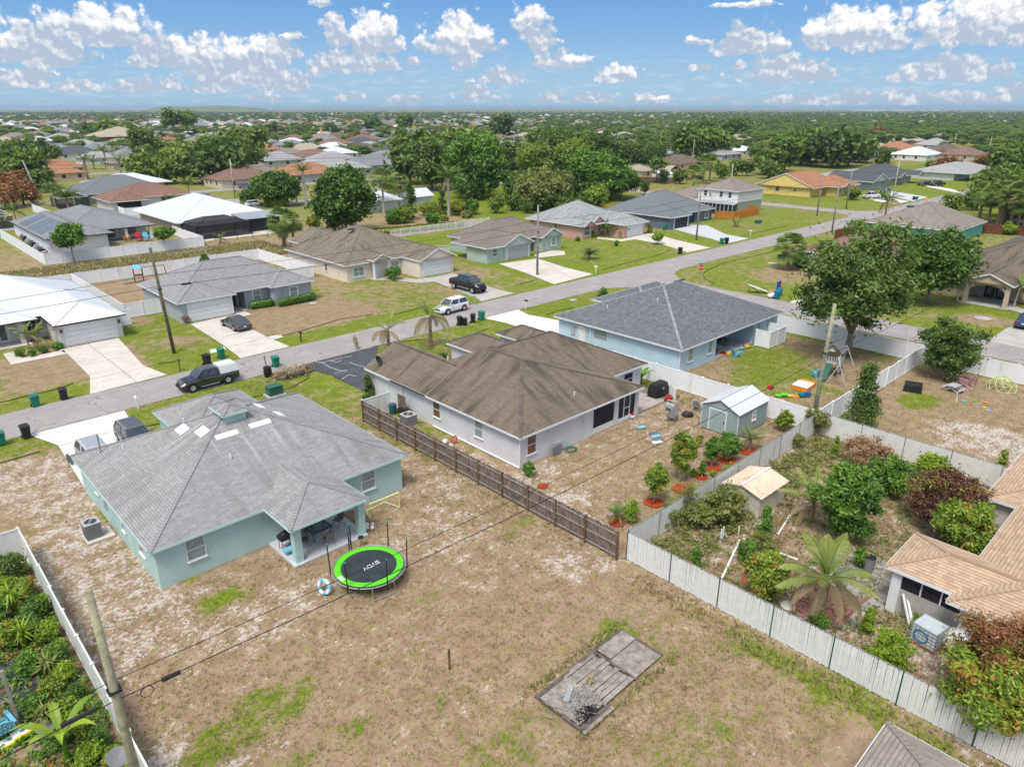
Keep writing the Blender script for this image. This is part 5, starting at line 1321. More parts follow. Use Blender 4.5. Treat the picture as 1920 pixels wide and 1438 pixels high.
for i in range(4):
    a=radians(-118+90*i) ;b=a+.62
    p=[(TR_*cos(a),TR_*sin(a),TH_-.05),(TR_*1.03*cos(a),TR_*1.03*sin(a),.05),(TR_*1.03*cos(b),TR_*1.03*sin(b),.05),(TR_*cos(b),TR_*sin(b),TH_-.05)]
    TU(p,.025,6).build('leg',M['steel'],t)
for i in range(6):
    a=radians(-95+60*i);q=TR_+.06
    o=TU([(q*cos(a),q*sin(a),.45),(q*cos(a)*1.03,q*sin(a)*1.03,2.35)],.035,7).build('net_pole',M['black'],t)
    MB().ball((q*cos(a)*1.03,q*sin(a)*1.03,2.37),.06,n=8,m=5).build('pole_cap',M['signgreen'],o)
text(t,'BVDV',.42,(.1,-.05,TH_+.004),(0,0,radians(183)),'white','printed_letters',.001)
BX(-1.83,-1.6,-.2,.2,TH_+.046,TH_+.05).build('warning_label',M['white'],t)
# swim ring leaning on it
t=thing('swim_ring','white and blue striped swim ring leaning on the left side of the trampoline','swim ring',(14.3,29.5,.42),radians(20))
ms=[M['white'],M['plasticblue']]
for i in range(8):
    rg=MB();V=[];F=[]
    for k in range(4):
        a=2*pi*(i+k/3)/8
        for j in range(7):
            b=2*pi*j/7;q=.34+.11*cos(b);V.append((.11*sin(b)*.9+.1*sin(a),q*cos(a),q*sin(a)))
            if k<3:F.append((k*7+j,k*7+(j+1) % 7,(k+1)*7+(j+1) % 7,(k+1)*7+j))
    rg.add(V,F).build('stripe',ms[i % 2],t,smooth=True)
# patio furniture under the porch
def folding_chair(label,x,y,rz,m='plasticgrey'):
    t=thing('patio_chair',label,'chair',(x,y,.1),rz,group='chairs round the glass patio table')
    M.setdefault('sling',mat('taupe_sling',(.2,.17,.155),.8))
    BX(-.24,.24,-.22,.22,.4,.43).build('seat',M['sling'],t)
    MB().add([(-.24,.22,.42),(.24,.22,.42),(.24,.42,1.0),(-.24,.42,1.0),(-.24,.25,.42),(.24,.25,.42),(.24,.45,1.0),(-.24,.45,1.0)],[(0,1,2,3),(7,6,5,4),(0,4,5,1),(2,6,7,3),(1,5,6,2),(3,7,4,0)]).build('backrest',M['sling'],t)
    for s in (-1,1):
        TU([(s*.27,-.3,0),(s*.27,.3,.62),(s*.27,-.25,.64)],.015,5).build('arm_frame',M['blackmetal'],t)
        TU([(s*.26,.4,0),(s*.26,-.22,.42)],.015,5).build('leg',M['blackmetal'],t)
    TU([(-.26,.45,1.02),(.26,.45,1.02)],.016,5).build('top_bar',M['blackmetal'],t)
    return t
t=thing('glass_table','square glass patio table with a small plant under the teal porch','table',(16.7,34.35,.1));g_=M['clear']=screen_mat('table_glass',(.12,.2,.19),.4)
BX(-.62,.62,-.5,.5,.7,.715).build('tabletop',g_,t)
for sx_ in (-1,1):
    for sy_ in (-1,1):TU([(sx_*.5,sy_*.4,0),(sx_*.6,sy_*.48,.7)],.02,5).build('leg',M['blackmetal'],t)
BA((-.62,-.5,.7),(.62,-.5,.7),.04).bar((-.62,.5,.7),(.62,.5,.7),.04).bar((-.62,-.5,.7),(-.62,.5,.7),.04).bar((.62,-.5,.7),(.62,.5,.7),.04).build('rim',M['blackmetal'],t)
folding_chair('folding chair left of the glass table with its back to the porch column',15.65,34.15,radians(80));folding_chair('folding chair on the camera side of the glass table',16.75,33.35,radians(175))
folding_chair('folding chair pulled out at the right end of the glass table',18.2,34.7,radians(-75));folding_chair('folding chair on the wall side of the glass table',16.5,35.2,radians(5))
t=thing('charcoal_grill','small black charcoal grill against the wall at the left end of the porch','grill',(14.75,34.6,.1));BX(-.4,.4,-.28,.28,.7,.95).build('firebox',M['blackmetal'],t);MB().ball((0,0,.95),.4,.28,.22).build('lid',M['blackmetal'],t)
for sx_ in (-1,1):
    for sy_ in (-1,1):TU([(sx_*.33,sy_*.22,0),(sx_*.33,sy_*.22,.7)],.02,5).build('leg',M['blackmetal'],t)
tag(BX(-.3,.3,-.2,.2,.2,.32).build('storage_box',M['plasticblue'],loc=(14.6,34.0,.12)),'small blue box beside the grill','box')
t=thing('folding_stool','small folded black stool behind the trampoline at the patio edge','stool',(18.1,31.9,0));MB().cyl(0,0,.6,.63,.18).build('seat',M['blackmetal'],t);TU([(-.15,0,0),(.15,0,.6)],.015,5).tube([(.15,.1,0),(-.15,.1,.6)],.015,5).build('legs',M['blackmetal'],t)
t=thing('tripod_stand','black folded tripod with white flowers standing on the patio edge','stand',(17.2,31.6,0))
for a in (0,2,4):TU([(.12*cos(a),.12*sin(a),0),(-.1,0,1.5)],.02,5).build('leg',M['blackmetal'],t)
for i,(x,y) in enumerate(((19.3,33.2),(19.55,33.0),(19.5,33.5),(19.75,33.3))):tag(MB().ball((0,0,.12),.13,n=10,m=7).build('ball',M['white'],loc=(x,y,0),smooth=True),('ball lying nearest the porch column','ball lying frontmost beside the porch column','ball lying rearmost beside the porch column','ball lying rightmost beside the porch column')[i],'ball','white balls beside the porch')
t=thing('soccer_goal','small pale yellow soccer goal frame bent against the teal wall','soccer goal',(0,0,0))
TU([(20.1,34.1,0),(20.1,34.1,1.05),(22.2,33.9,1.15),(22.2,33.9,0)],.05,6).build('goal_frame',M['paleyellow'],t)
TU([(20.1,34.1,.04),(20.4,35.0,.04),(21.9,35.1,.04),(22.2,33.9,.04)],.04,6).build('ground_bar',M['paleyellow'],t)
def ac(label,x,y,pad,w=.9,h=.95):
    t=thing('air_conditioner',label,'air conditioner',(x,y,0));BX(pad[0],pad[1],pad[2],pad[3],0,.1).build('pad',M['concrete'],t)
    M.setdefault('acmetal',mat('grey_ac_case',(.2,.2,.21),.5,.1));M.setdefault('actop',mat('pale_ac_top',(.42,.42,.43),.5,.08))
    b=BX(-w/2,w/2,-w/2,w/2,.1,h)
    for i in range(12):
        q=-w/2+w*(i+.5)/12
        b.box(q-.012,q+.012,-w/2-.012,-w/2,.15,h-.06);b.box(-w/2-.012,-w/2,q-.012,q+.012,.15,h-.06)
    b.build('case',M['acmetal'],t);BX(-w/2-.02,w/2+.02,-w/2-.02,w/2+.02,h,h+.05).build('top_cover',M['actop'],t)
    g=MB().cyl(0,0,h+.05,h+.056,w*.4,n=20).build('fan_opening',M['black'],t);gr=MB()
    for r in (.1,.2,.3):gr.torus((0,0,h+.065),r*w/.9+.04,.008,20,4)
    for i in range(4):a=pi*i/4;gr.bar((-w*.4*cos(a),-w*.4*sin(a),h+.07),(w*.4*cos(a),w*.4*sin(a),h+.07),.015)
    gr.cyl(0,0,h+.06,h+.09,.09,n=10);gr.build('fan_guard',M['galv'],g)
    return t
ac('grey air conditioner on a pale pad left of the teal house',6.95,43.75,(-.5,1.0,-.75,.6),.85,1.05)
ac('brownish air conditioner behind the wooden fence beside the grey house',30.2,44.0,(-.5,.6,-.5,.5),1.0,.95)
ac('grey air conditioner beside the turquoise house on the right',174,44.5,(-1,1,-1,1),1.2,1.0)
tag(BX(-.04,.04,-.04,.04,-.1,1.15).build('wooden_stake',M['postwood'],loc=(*G(843,1254),0)),'thin brown wooden stake standing alone in the dry field','stake')
def dish(par,loc,r,m='plasticgrey',tilt=.9,az=0):
    TU([(loc[0],loc[1],loc[2]-.5),loc],.025,5).build('mast',M['galv'],par)
    v=[];n=16;fs=[]
    for k,q in enumerate((0,.5,1)):
        for i in range(n):
            a=2*pi*i/n;v.append((q*r*cos(a),q*r*sin(a),q*q*.12))
    fs=[(k*n+i,k*n+(i+1) % n,(k+1)*n+(i+1) % n,(k+1)*n+i) for k in range(2) for i in range(n)]
    o=MB().add(v,fs).build('reflector',M[m],par,smooth=True);o.location=loc;o.rotation_euler=(tilt,0,az);return o
t=thing('satellite_dish','grey satellite dish on the left wall of the teal house','satellite dish',(7.75,49.3,0));dish(t,(-.3,0,2.9),.42,'acmetal',1.2,1.2)
t=thing('satellite_dish','black satellite dish mounted low on the garage end of the brown roof','satellite dish',(31.9,50.6,0));dish(t,(0,0,3.5),.38,'black',1.0,.4)
t=thing('satellite_dish','dark grey satellite dish at the bottom of the picture beside the near pole','satellite dish',(*G(222,1425,1.4),0));dish(t,(0,0,1.5),.42,'acmetal',.35,.4)
t=thing('satellite_dish','tiny dark dish standing at the road beyond the cabbage palm','satellite dish',(*G(1517,438),0));dish(t,(0,0,1.2),.4,'blackmetal',1,.4)
# collapsed wooden platform with its boards
dk=thing('collapsed_wooden_platform','collapsed silvery wooden platform lying in the dry field with a pile of broken sticks','wooden platform',(20.35,15.55,0),radians(1))
rr=random.Random(5)
def board(par,x0,x1,y0,y1,z,m='deckwood',th=.03,tilt=0):
    o=BX(x0,x1,y0,y1,0,th).build('board',M[m],par);o.location=(0,0,z);o.rotation_euler=(rr.uniform(-.01,.01),rr.uniform(-.008,.008),rr.uniform(-.008,.008));return o
for i in range(9):board(dk,-1.35+rr.uniform(-.06,.06),.75+rr.uniform(-.1,.06),-1.2+i*.27,-1.2+i*.27+.24,.13+rr.uniform(-.01,.02))
BX(-3.0,-1.3,-1.15,1.0,.15,.175).build('plywood_sheet',M['deckwood'],dk)
for a in ((-3.1,-1.2,-1.42,-1.2),(-3.1,-2.95,-1.4,1.25),(-3.0,-.9,1.02,1.2),(-.8,1.2,1.1,1.3)):board(dk,*a,.12,'deckdark')
board(dk,-3.05,-1.1,-1.62,-1.45,.1)
BX(.95,2.9,-1.2,.25,.12,.145).build('plywood_sheet',M['deckwood'],dk);BX(1.05,3.0,.32,1.15,.13,.155).build('plywood_sheet',M['deckwood'],dk)
for a in ((.8,.95,-1.25,1.2),(2.95,3.08,-1.2,1.2),(1.0,3.0,.25,.33),(1.0,3.1,1.18,1.3)):board(dk,*a,.12,'deckdark')
tag(BX(-.5,.5,-.12,.12,0,.12).build('metal_channel',M['steel'],loc=(18.35,15.75,.18),rz=radians(28)),'grey metal channel lying on the collapsed platform beside the sticks','metal channel')
sk=MB()
for i in range(80):
    x,y=rr.gauss(0,.45),rr.gauss(0,.34);a=rr.gauss(.6,.9);l=rr.uniform(.1,.42);sk.bar((x-l*cos(a),y-l*sin(a),rr.uniform(.0,.05)),(x+l*cos(a),y+l*sin(a),rr.uniform(.01,.1)),rr.uniform(.03,.08),.02)
tag(sk.build('stick_pile',M['graywood'],loc=(18.45,15.15,.18),kind='stuff'),'pile of broken grey sticks lying on the collapsed platform','stick pile')
sk=MB()
for i in range(60):x,y,a,l=rr.gauss(0,.28),rr.gauss(0,.16),rr.uniform(0,3),rr.uniform(.1,.3);sk.bar((x-l*cos(a),y-l*sin(a),rr.uniform(0,.08)),(x+l*cos(a),y+l*sin(a),rr.uniform(0,.12)),.02)
tag(sk.build('stick_pile',M['black'],loc=(18.2,14.55,.18),kind='stuff'),'small heap of charred black twigs at the near end of the platform','stick pile')
# pale green shed of siding
sh=thing('garden_shed','grey-green vinyl sided shed with a white metal gable roof','shed',(49.4,25.95,0))
SL,SW_,SE=4.5,3.2,2.05
M['sagesid']=mat('sage_siding_board',(.30,.385,.375),.6,.05,2)
M['sagedark']=mat('painted_lap_shade',(.13,.17,.165),.7);BX(-SL/2,SL/2,-SW_/2,SW_/2,0,SE).build('wall',M['sagedark'],sh)  # backing wall coloured darker to paint the shade between the siding boards
lap=MB()
for k in range(12):
    z=.06+k*.165;lap.box(-SL/2-.035,-SL/2,-SW_/2,SW_/2,z,z+.125);lap.box(-SL/2,SL/2,-SW_/2-.035,-SW_/2,z,z+.125)
for k in range(5):
    z=SE+.02+k*.12;hw=(SW_/2)*(1-(z-SE)/.72)-.05;lap.box(-SL/2-.02,-SL/2,-hw,hw,z,z+.11)
lap.build('siding_boards',M['sagesid'],sh,kind='stuff')
MB().add([(-SL/2,-SW_/2,SE),(-SL/2,SW_/2,SE),(-SL/2,0,SE+.7)],[(0,1,2)]).add([(SL/2,-SW_/2,SE),(SL/2,SW_/2,SE),(SL/2,0,SE+.7)],[(0,1,2)]).build('gable',M['sagesid'],sh)
for x in (-SL/2-.03,SL/2-.06):
    for y in (-SW_/2-.03,SW_/2-.06):BX(x,x+.09,y,y+.09,0,SE).build('corner_trim',M['white'],sh)
rf=MB()
for s in (-1,1):
    o=MB().add([(-SL/2-.15,s*(SW_/2+.15),SE-.05),(SL/2+.15,s*(SW_/2+.15),SE-.05),(SL/2+.15,0,SE+.74),(-SL/2-.15,0,SE+.74),(-SL/2-.15,s*(SW_/2+.15),SE+.0),(SL/2+.15,s*(SW_/2+.15),SE+.0),(SL/2+.15,0,SE+.79),(-SL/2-.15,0,SE+.79)],
             [(0,1,2,3),(7,6,5,4),(0,4,5,1),(1,5,6,2),(3,7,4,0)]).build('roof',R_white,sh)
    rb=MB()
    for i in range(16):
        x=-SL/2+SL*i/15;rb.bar((x,s*(SW_/2+.14),SE+.01),(x,0,SE+.8),.03,.03)
    rb.build('roof_ribs',R_white,o,kind='stuff')
o=BX(-SL/2-.055,-SL/2-.02,-.55,.85,.05,1.85).build('door',M['sagesid'],sh)
for q in ((-.63,-.55,.05,1.93),(.85,.93,.05,1.93)):BX(-SL/2-.06,-SL/2-.02,q[0],q[1],q[2],q[3]).build('door_trim',M['white'],o)
BX(-SL/2-.06,-SL/2-.02,-.55,.85,1.85,1.93).build('door_trim',M['white'],o);BX(-SL/2-.08,-SL/2-.05,-.45,-.38,.9,1.1).build('handle',M['blackmetal'],o)
window(sh,'S',-SW_/2-.037,.1,.95,.55,.75,'darkglass',mull=1)
# rusty cream shed among the shrubs
sh=thing('metal_shed','old cream metal shed with a rust stained roof beside the slatted fence','shed',(39.5,19.1,0),radians(-1))
BX(-1.75,1.45,-1.75,.8,0,1.5).build('wall',M['cream'],sh);BX(1.45,1.46,-1.7,.7,0,1.46).build('side_panel',M['cream'],sh)
for s,y1,z1 in ((-1,-1.9,1.45),(1,.95,1.45)):
    o=MB().add([(-1.9,y1,z1),(1.6,y1,z1),(1.6,-.47,1.87),(-1.9,-.47,1.87),(-1.9,y1,z1+.05),(1.6,y1,z1+.05),(1.6,-.47,1.92),(-1.9,-.47,1.92)],[(0,1,2,3),(7,6,5,4),(0,4,5,1),(1,5,6,2),(3,7,4,0)]).build('roof',M['rust'],sh)
    for i in range(14):x=-1.85+i*.26;BA((x,y1,z1+.06),(x,-.47,1.93),.035,.03).build('roof_rib',M['rust'],o)
MB().add([(-1.75,-1.75,1.48),(-1.75,.8,1.48),(-1.75,-.47,1.86)],[(0,1,2)]).build('gable',M['cream'],sh)
BA((-1.9,-.47,1.95),(1.6,-.47,1.95),.12,.03).build('ridge_cap',M['white'],sh)
# back patio pavers, covered grill, mower, chairs, fire pit
pv=MB().prism([(45.5,32.6),(49.6,32.6),(51.6,33.6),(51.6,35.6),(45.5,35.6)],0,.02);o=struct('patio',pv,M['joint'])
pm_=BX(-.19,.19,-.19,.19,0,.03).mesh('paver',M['paver'])
for i in range(10):
    for k in range(7):
        x,y=45.8+i*.4,32.9+k*.4
        link('paver',pm_,o,(x,y,.018+rr.uniform(0,.008)))
t=thing('covered_grill','large grill under a black cover on the paver patio','grill',(50.2,33.9,0))
lo=MB()
ring=[(-.95,-.5),(0,-.6),(.95,-.5),(1.0,.5),(0,.6),(-.95,.5)]
V=[(x,y,0) for x,y in ring]+[(x*.98,y*.95,.75) for x,y in ring]+[(x*.8,y*.75,1.2) for x,y in ring]+[(x*.5,y*.4,1.36) for x,y in ring]
lo.add(V,[(i+6*k,(i+1) % 6+6*k,(i+1) % 6+6*k+6,i+6*k+6) for k in range(3) for i in range(6)]+[(18,19,20,21,22,23)]).build('fabric_cover',M['black'],t);BX(-.25,-.05,-.63,-.61,.8,1.0).build('label_patch',M['plasticgrey'],t)
t=thing('lawn_mower','red push mower beside the covered grill','lawn mower',(49.9,32.6,0),.5);BX(-.3,.3,-.25,.25,.12,.32).build('deck',M['red'],t);BX(-.14,.14,-.12,.12,.32,.5).build('engine',M['red'],t);TU([(-.3,-.2,.25),(-1.0,-.2,.95),(-1.0,.2,.95),(-.3,.2,.25)],.018,5).build('handle',M['blackmetal'],t)
for sx_ in (-1,1):
    for sy_ in (-1,1):TU([(sx_*.3,sy_*.25,.12),(sx_*.3,sy_*.3,.12)],.12,10).build('wheel',M['rubber'],t)
def adirondack(label,x,y,rz,m,z=0,s=1.0):
    t=thing('adirondack_chair',label,'chair',(x,y,z),rz,group=None);t.scale=(s,s,s)
    for i in range(5):xx=-.24+i*.12;MB().add([(xx-.05,.28,.32),(xx+.05,.28,.32),(xx+.05,.62,1.02-abs(i-2)*.05),(xx-.05,.62,1.02-abs(i-2)*.05),(xx-.05,.31,.32),(xx+.05,.31,.32),(xx+.05,.65,1.0-abs(i-2)*.05),(xx-.05,.65,1.0-abs(i-2)*.05)],[(0,1,2,3),(7,6,5,4),(0,4,5,1),(2,6,7,3),(1,5,6,2),(3,7,4,0)]).build('back_slat',M[m],t)
    for i in range(5):yy=-.3+i*.13;BX(-.3,.3,yy-.055,yy+.055,.4-i*.03,.42-i*.03).build('seat_slat',M[m],t)
    for s_ in (-1,1):
        BX(s_*.36-.06,s_*.36+.06,-.38,.4,.6,.625).build('armrest',M[m],t)
        BA((s_*.33,-.34,0),(s_*.33,-.34,.6),.05,.08).build('front_leg',M[m],t);BA((s_*.3,-.3,.38),(s_*.3,.62,.02),.04,.1).build('side_rail',M[m],t)
        BA((s_*.33,.36,.62),(s_*.3,.45,.12),.05,.06).build('rear_leg',M[m],t)
    return t
a_=G(1262,790);adirondack('pale grey adirondack chair nearest the covered grill',*a_,radians(200),'plasticgrey',s=1.1)
a_=G(1309,768);adirondack('pale grey adirondack chair beside the siding shed',*a_,radians(100),'plasticgrey',s=1.1)
M['acmetal2']=mat('dark_grey_plastic',(.16,.16,.17),.5);a_=G(1261,788)
adirondack('dark grey adirondack chair facing the fire pit',*G(1260,788),radians(-70),'acmetal2')
for o in list(SC.objects):
    if o.name.startswith('adirondack_chair') and o.get('label','').startswith('pale grey adirondack chair nearest'):o.location=(*G(1257,768),0)
t=thing('fire_pit','low round fire pit full of dark wood','fire pit',(*G(1289,779),0));MB().torus((0,0,.12),.42,.09,20,6).build('ring',M['blackmetal'],t)
fp=MB()
for i in range(26):a=rr.uniform(0,6);l=rr.uniform(.15,.35);fp.bar((rr.uniform(-.2,.2)-l*cos(a),rr.uniform(-.2,.2)-l*sin(a),.12),(l*cos(a),l*sin(a),rr.uniform(.15,.4)),.05)
fp.build('wood',M['deckdark'],t)
tag(MB().torus((0,0,.03),.3,.03,18,5).build('hoop',M['black'],loc=(*G(1267,744),0)),'small black ring lying on the sandy ground by the tiny picket fence','hoop')
for lab,px,py,m in (('dark flat sheet lying on the sand, upper one',1226,813,'acmetal2'),('pale blue flat sheet lying between the dark ones',1230,818,'plasticblue'),('dark flat sheet lying on the sand, lower one',1234,824,'acmetal2'),('white flat sheet lying under the lower dark one',1232,829,'white'),('pale blue scrap lying on the sand behind the lanai',1202,802,'plasticblue')):
    tag(BX(-.4,.4,-.22,.22,0,.03).build('flat_sheet',M[m],loc=(*G(px,py),.005+(828-py)*.002),rz=radians(-20)),lab,'sheet')
t=thing('garden_hose','coil of green hose lying at the foot of the grey wall','hose',(36.4,31.9,0));
for i in range(5):MB().torus((rr.uniform(-.1,.1),rr.uniform(-.1,.1),.03+i*.025),.3+rr.uniform(0,.14),.02,20,5,sx=1.3).build('hose_loop',M['greenbin'],t)
t=thing('dog_kennel_panel','grey mesh panel leaning on the grey wall beside the hose','panel',(35.2,32.1,0));BX(-.6,.3,-.03,0,0,.75).build('mesh_panel',M['acmetal'],t)
t=thing('kids_toy','small red and white plastic toy by the screened lanai','toy',(*G(1186,784),0));BX(-.2,.2,-.15,.15,.08,.3).build('toy_body',M['white'],t);BX(-.15,.15,-.1,.1,.3,.42).build('toy_seat',M['red'],t)
tag(MB().cyl(0,0,0,.38,.15,.18).build('bucket',M['black'],loc=(*G(1190,773),0)),'black bucket standing by the lanai corner','bucket')
# things behind the wooden fence
tag(MB().cyl(0,0,0,.85,.3,.34).build('blue_barrel',mat('navy_barrel',(.03,.09,.13),.5),loc=(*G(737,775),0)),'dark blue barrel standing beside the air conditioner of the grey house','barrel')
t=thing('covered_cart','black folded cart lying against the grey house wall','cart',(30.9,45.5,0));BX(-.35,.35,-.6,.6,.35,.75).build('cart_body',M['black'],t);BX(-.3,.3,-.5,.5,.02,.3).build('cart_base',M['black'],t)
for lab,x,y,m in (('white bag among the clutter by the grey wall',30.15,39.2,'white'),('yellowish watering can among the clutter by the grey wall',30.0,38.3,'cream'),('pink toy by the leaning wooden gate',29.3,46.6,'plasticpink')):
    b=MB().ball((0,0,.22),.26,.2,.24,8,5);tag(b.build('garden_clutter',M[m],loc=(x,y,0),smooth=True),lab,'garden item')
t=thing('bicycle_wheel_toy','red garden reel standing by the grey wall','hose reel',(30.7,38.8,.3));MB().torus((0,0,.05),.28,.05,18,5,'y').build('reel',M['red'],t);BA((-.2,0,-.3),(0,0,.05),.04).bar((.2,0,-.3),(0,0,.05),.04).build('stand',M['red'],t)
# blue house patio and yard
def lump(name,label,cat,px,py,m,sx_=.3,sy_=.2,sz=.3,z=0):
    x,y=G(px,py);t=thing(name,label,cat,(x,y,z));BX(-sx_,sx_,-sy_,sy_,.06,sz*.6).build('body',M[m],t);BX(-sx_*.6,sx_*.3,-sy_*.8,sy_*.8,sz*.6,sz).build('top',M[m],t)
    for a in (-1,1):TU([(a*sx_*.6,-sy_-.03,.08),(a*sx_*.6,sy_+.03,.08)],.08,8).build('wheels',M['rubber'],t)
for a in (('ride_on_toy','red ride-on toy at the edge of the blue house patio','toy',1356,664,'red'),('ride_on_toy','yellow toy truck at the edge of the blue house patio','toy',1367,665,'yellow'),('ride_on_toy','blue toy on the patio edge nearest the upright red post','toy',1392,655,'plasticblue'),
          ('ride_on_toy','yellow toy near the vinyl screen enclosure','toy',1402,652,'yellow'),('ride_on_toy','blue and orange toy kitchen before the vinyl screen','toy',1427,649,'orange'),('ride_on_toy','red double toy wheels on the blue house lawn','toy',1444,728,'red')):lump(*a)
adirondack('small blue plastic adirondack chair tipped on the blue house lawn edge',*G(1381,668),radians(60),'plasticblue')
tag(BX(-.05,.05,-.05,.05,0,.9).build('toy_post',M['red'],loc=(*G(1393,652),0)),'upright red toy post on the blue house patio','toy')
for i,(x,y,m,h) in enumerate(((63.6,37.4,'black',.9),(64.6,37.9,'blackmetal',.8),(65.4,37.2,'plasticblue',.6),(66.2,38.0,'black',.95),(67.0,37.3,'acmetal2',.7),(64.0,36.6,'redlamp',.4),(68.2,37.9,'postwood',.9))):
    t=thing('patio_clutter',('dark folded stroller at the left end of the blue house patio','black patio seat among the covered clutter','blue plastic toy in the shade of the blue house patio','tall black object in the shade of the blue house patio','grey low seat in the middle of the blue house patio','small red toy in the shade of the blue house patio','brown wooden chair at the right end of the blue house patio')[i],'clutter',(x,y,.08))
    BX(-.25,.25,-.25,.25,.25,.45).build('seat',M[m],t);BX(-.25,.25,.2,.26,.45,h).build('back',M[m],t)
    for a in (-1,1):TU([(a*.2,-.2,0),(a*.2,.22,.45)],.03,5).build('leg',M[m],t)
ps=thing('wooden_play_set','grey wooden play tower with a dark roof, slide and swing beams','play set',(*G(1558,702),0),radians(8));M['playwood']=mat('grey_play_timber',(.46,.45,.42),.85,.15,3)
for a in (-.75,.75):
    for b in (-.75,.75):BX(a-.05,a+.05,b-.05,b+.05,0,2.6).build('corner_post',M['playwood'],ps)
BX(-.8,.8,-.8,.8,1.3,1.36).build('platform',M['playwood'],ps)
for i in range(7):x=-.7+i*.23;BX(x-.04,x+.04,-.82,-.79,1.36,2.05).build('baluster',M['playwood'],ps)
for i in range(7):x=-.7+i*.23;BX(-.82,-.79,x-.04,x+.04,1.36,2.05).build('baluster',M['playwood'],ps)
BX(-.8,.8,-.8,-.77,.02,1.2).build('lower_panel',M['playwood'],ps);BX(-.35,.35,-.83,-.81,.5,1.0).build('panel_opening',M['black'],ps)
BX(.6,.8,-.84,-.8,1.36,2.0).build('green_panel',M['signgreen'],ps)
for s in (-1,1):MB().add([(-.95,s*.95,2.45),(.95,s*.95,2.45),(.95,0,3.25),(-.95,0,3.25),(-.95,s*.95,2.5),(.95,s*.95,2.5),(.95,0,3.3),(-.95,0,3.3)],[(0,1,2,3),(7,6,5,4),(0,4,5,1),(3,7,4,0),(1,5,6,2)]).build('roof',M['acmetal2'],ps)
sg=MB()
for i in range(8):a=pi*i/7;sg.bar((-.97,0,2.6),(-.98,.35*cos(a),2.6+.35*sin(a)),.05,.02)
sg.build('sunburst_panel',M['white'],ps)
BA((.8,0,2.1),(3.3,-.3,2.1),.12).build('swing_beam',M['playwood'],ps)
for s in (-1,1):BA((3.3,-.3,2.1),(3.6,-.3+s*.9,0),.09).build('swing_leg',M['playwood'],ps)
BA((-2.6,-1.2,2.0),(-.8,-.6,2.1),.1).build('swing_beam',M['playwood'],ps)
for s in (-1,1):BA((-2.6,-1.2,2.0),(-2.7,-1.2+s*.9,0),.08).build('swing_leg',M['playwood'],ps)
MB().torus((-2.0,-1.0,1.2),.3,.06,16,5,'x').build('tyre_swing',M['black'],ps)
MB().add([(-.8,-.2,1.3),(-.8,.3,1.3),(-2.6,.3,.2),(-2.6,-.2,.2),(-.8,-.2,1.34),(-.8,.3,1.34),(-2.6,.3,.24),(-2.6,-.2,.24)],[(0,1,2,3),(7,6,5,4),(0,4,5,1),(2,6,7,3)]).build('slide',M['boxgreen'],ps)
adirondack('light blue child chair standing before the wooden play set',*G(1530,706),radians(150),'plasticblue')
t=thing('sandbox','orange wooden sandbox with a white lid and a dark mat','sandbox',(*G(1507,727),0),radians(4));BX(-1.1,1.1,-.7,.7,0,.42).build('box',M['orange'],t);BX(-1.12,.5,-.72,.72,.42,.46).build('lid',M['white'],t)
t=thing('play_slide','low curved plastic slide in green, yellow and blue on the lawn','slide',(*G(1487,744),0),radians(-44));t.scale=(.8,.7,.7)
for i,m in enumerate(('limegreen','limegreen','yellow','orange','bluebin','navy')):
    M.setdefault('navy',mat('royal_blue_plastic',(.02,.08,.35),.5));x=-2+i*.65;z=.12+.14*sin(i*1.6)
    BX(x,x+.66,-.28,.28,z,z+.14+(.2 if i>3 else 0)).build('slide_piece',M[m],t)
# right yard
adirondack('pink adirondack chair under the leafy tree in the bare yard',*G(1806,722),radians(170),'plasticpink',s=1.2)
t=thing('picnic_table','small pale picnic table on the bare yard','table',(*G(1787,733),0),radians(-10));BX(-.6,.6,-.4,.4,.55,.6).build('tabletop',M['plasticgrey'],t)
for s in (-1,1):
    BX(-.6,.6,s*.7-.12,s*.7+.12,.3,.34).build('bench',M['plasticgrey'],t)
    BA((s*.45,-.7,0),(s*.45,.3,.56),.08).bar((s*.45,.7,0),(s*.45,-.3,.56),.08).build('leg',M['plasticgrey'],t)
t=thing('climbing_dome','pale yellow-green climbing dome on the bare yard','climbing dome',(*G(1878,728),0));dm=MB();prev=None
for k,(r,z,m_) in enumerate(((1.25,0,10),(1.1,.5,10),(.75,.9,10),(.28,1.1,5))):
    ring=[(r*cos(2*pi*(i+(k % 2)*.5)/m_),r*sin(2*pi*(i+(k % 2)*.5)/m_),z) for i in range(m_)]
    for i in range(m_):dm.bar(ring[i],ring[(i+1) % m_],.035)
    if prev:
        for i in range(len(prev)):j=i*len(ring)//len(prev);dm.bar(prev[i],ring[j],.035);dm.bar(prev[i],ring[(j-1) % len(ring)],.035)
    prev=ring
dm.build('frame',M['paleyellow'],t)
t=thing('covered_fire_table','low square table under a black cover on the bare yard','covered table',(*G(1711,731),0),radians(15));MB().add([(-.75,-.75,0),(.75,-.75,0),(.75,.75,0),(-.75,.75,0),(-.7,-.7,.6),(.7,-.7,.6),(.7,.7,.6),(-.7,.7,.6)],[(4,5,6,7),(0,1,5,4),(1,2,6,5),(2,3,7,6),(3,0,4,7)]).build('fabric_cover',M['black'],t)
t=thing('bird_feeder_pole','thin black pole with a hook standing near the pink chair','pole',(*G(1829,723),0));TU([(0,0,0),(0,0,2.1),(.25,0,2.25),(.4,0,2.05)],.02,5).build('pole',M['blackmetal'],t)
tag(BA((0,0,0),(.05,.1,.95),.05).build('white_stake',M['white'],loc=(*G(1793,755),0)),'short white stake standing before the picnic table','stake')
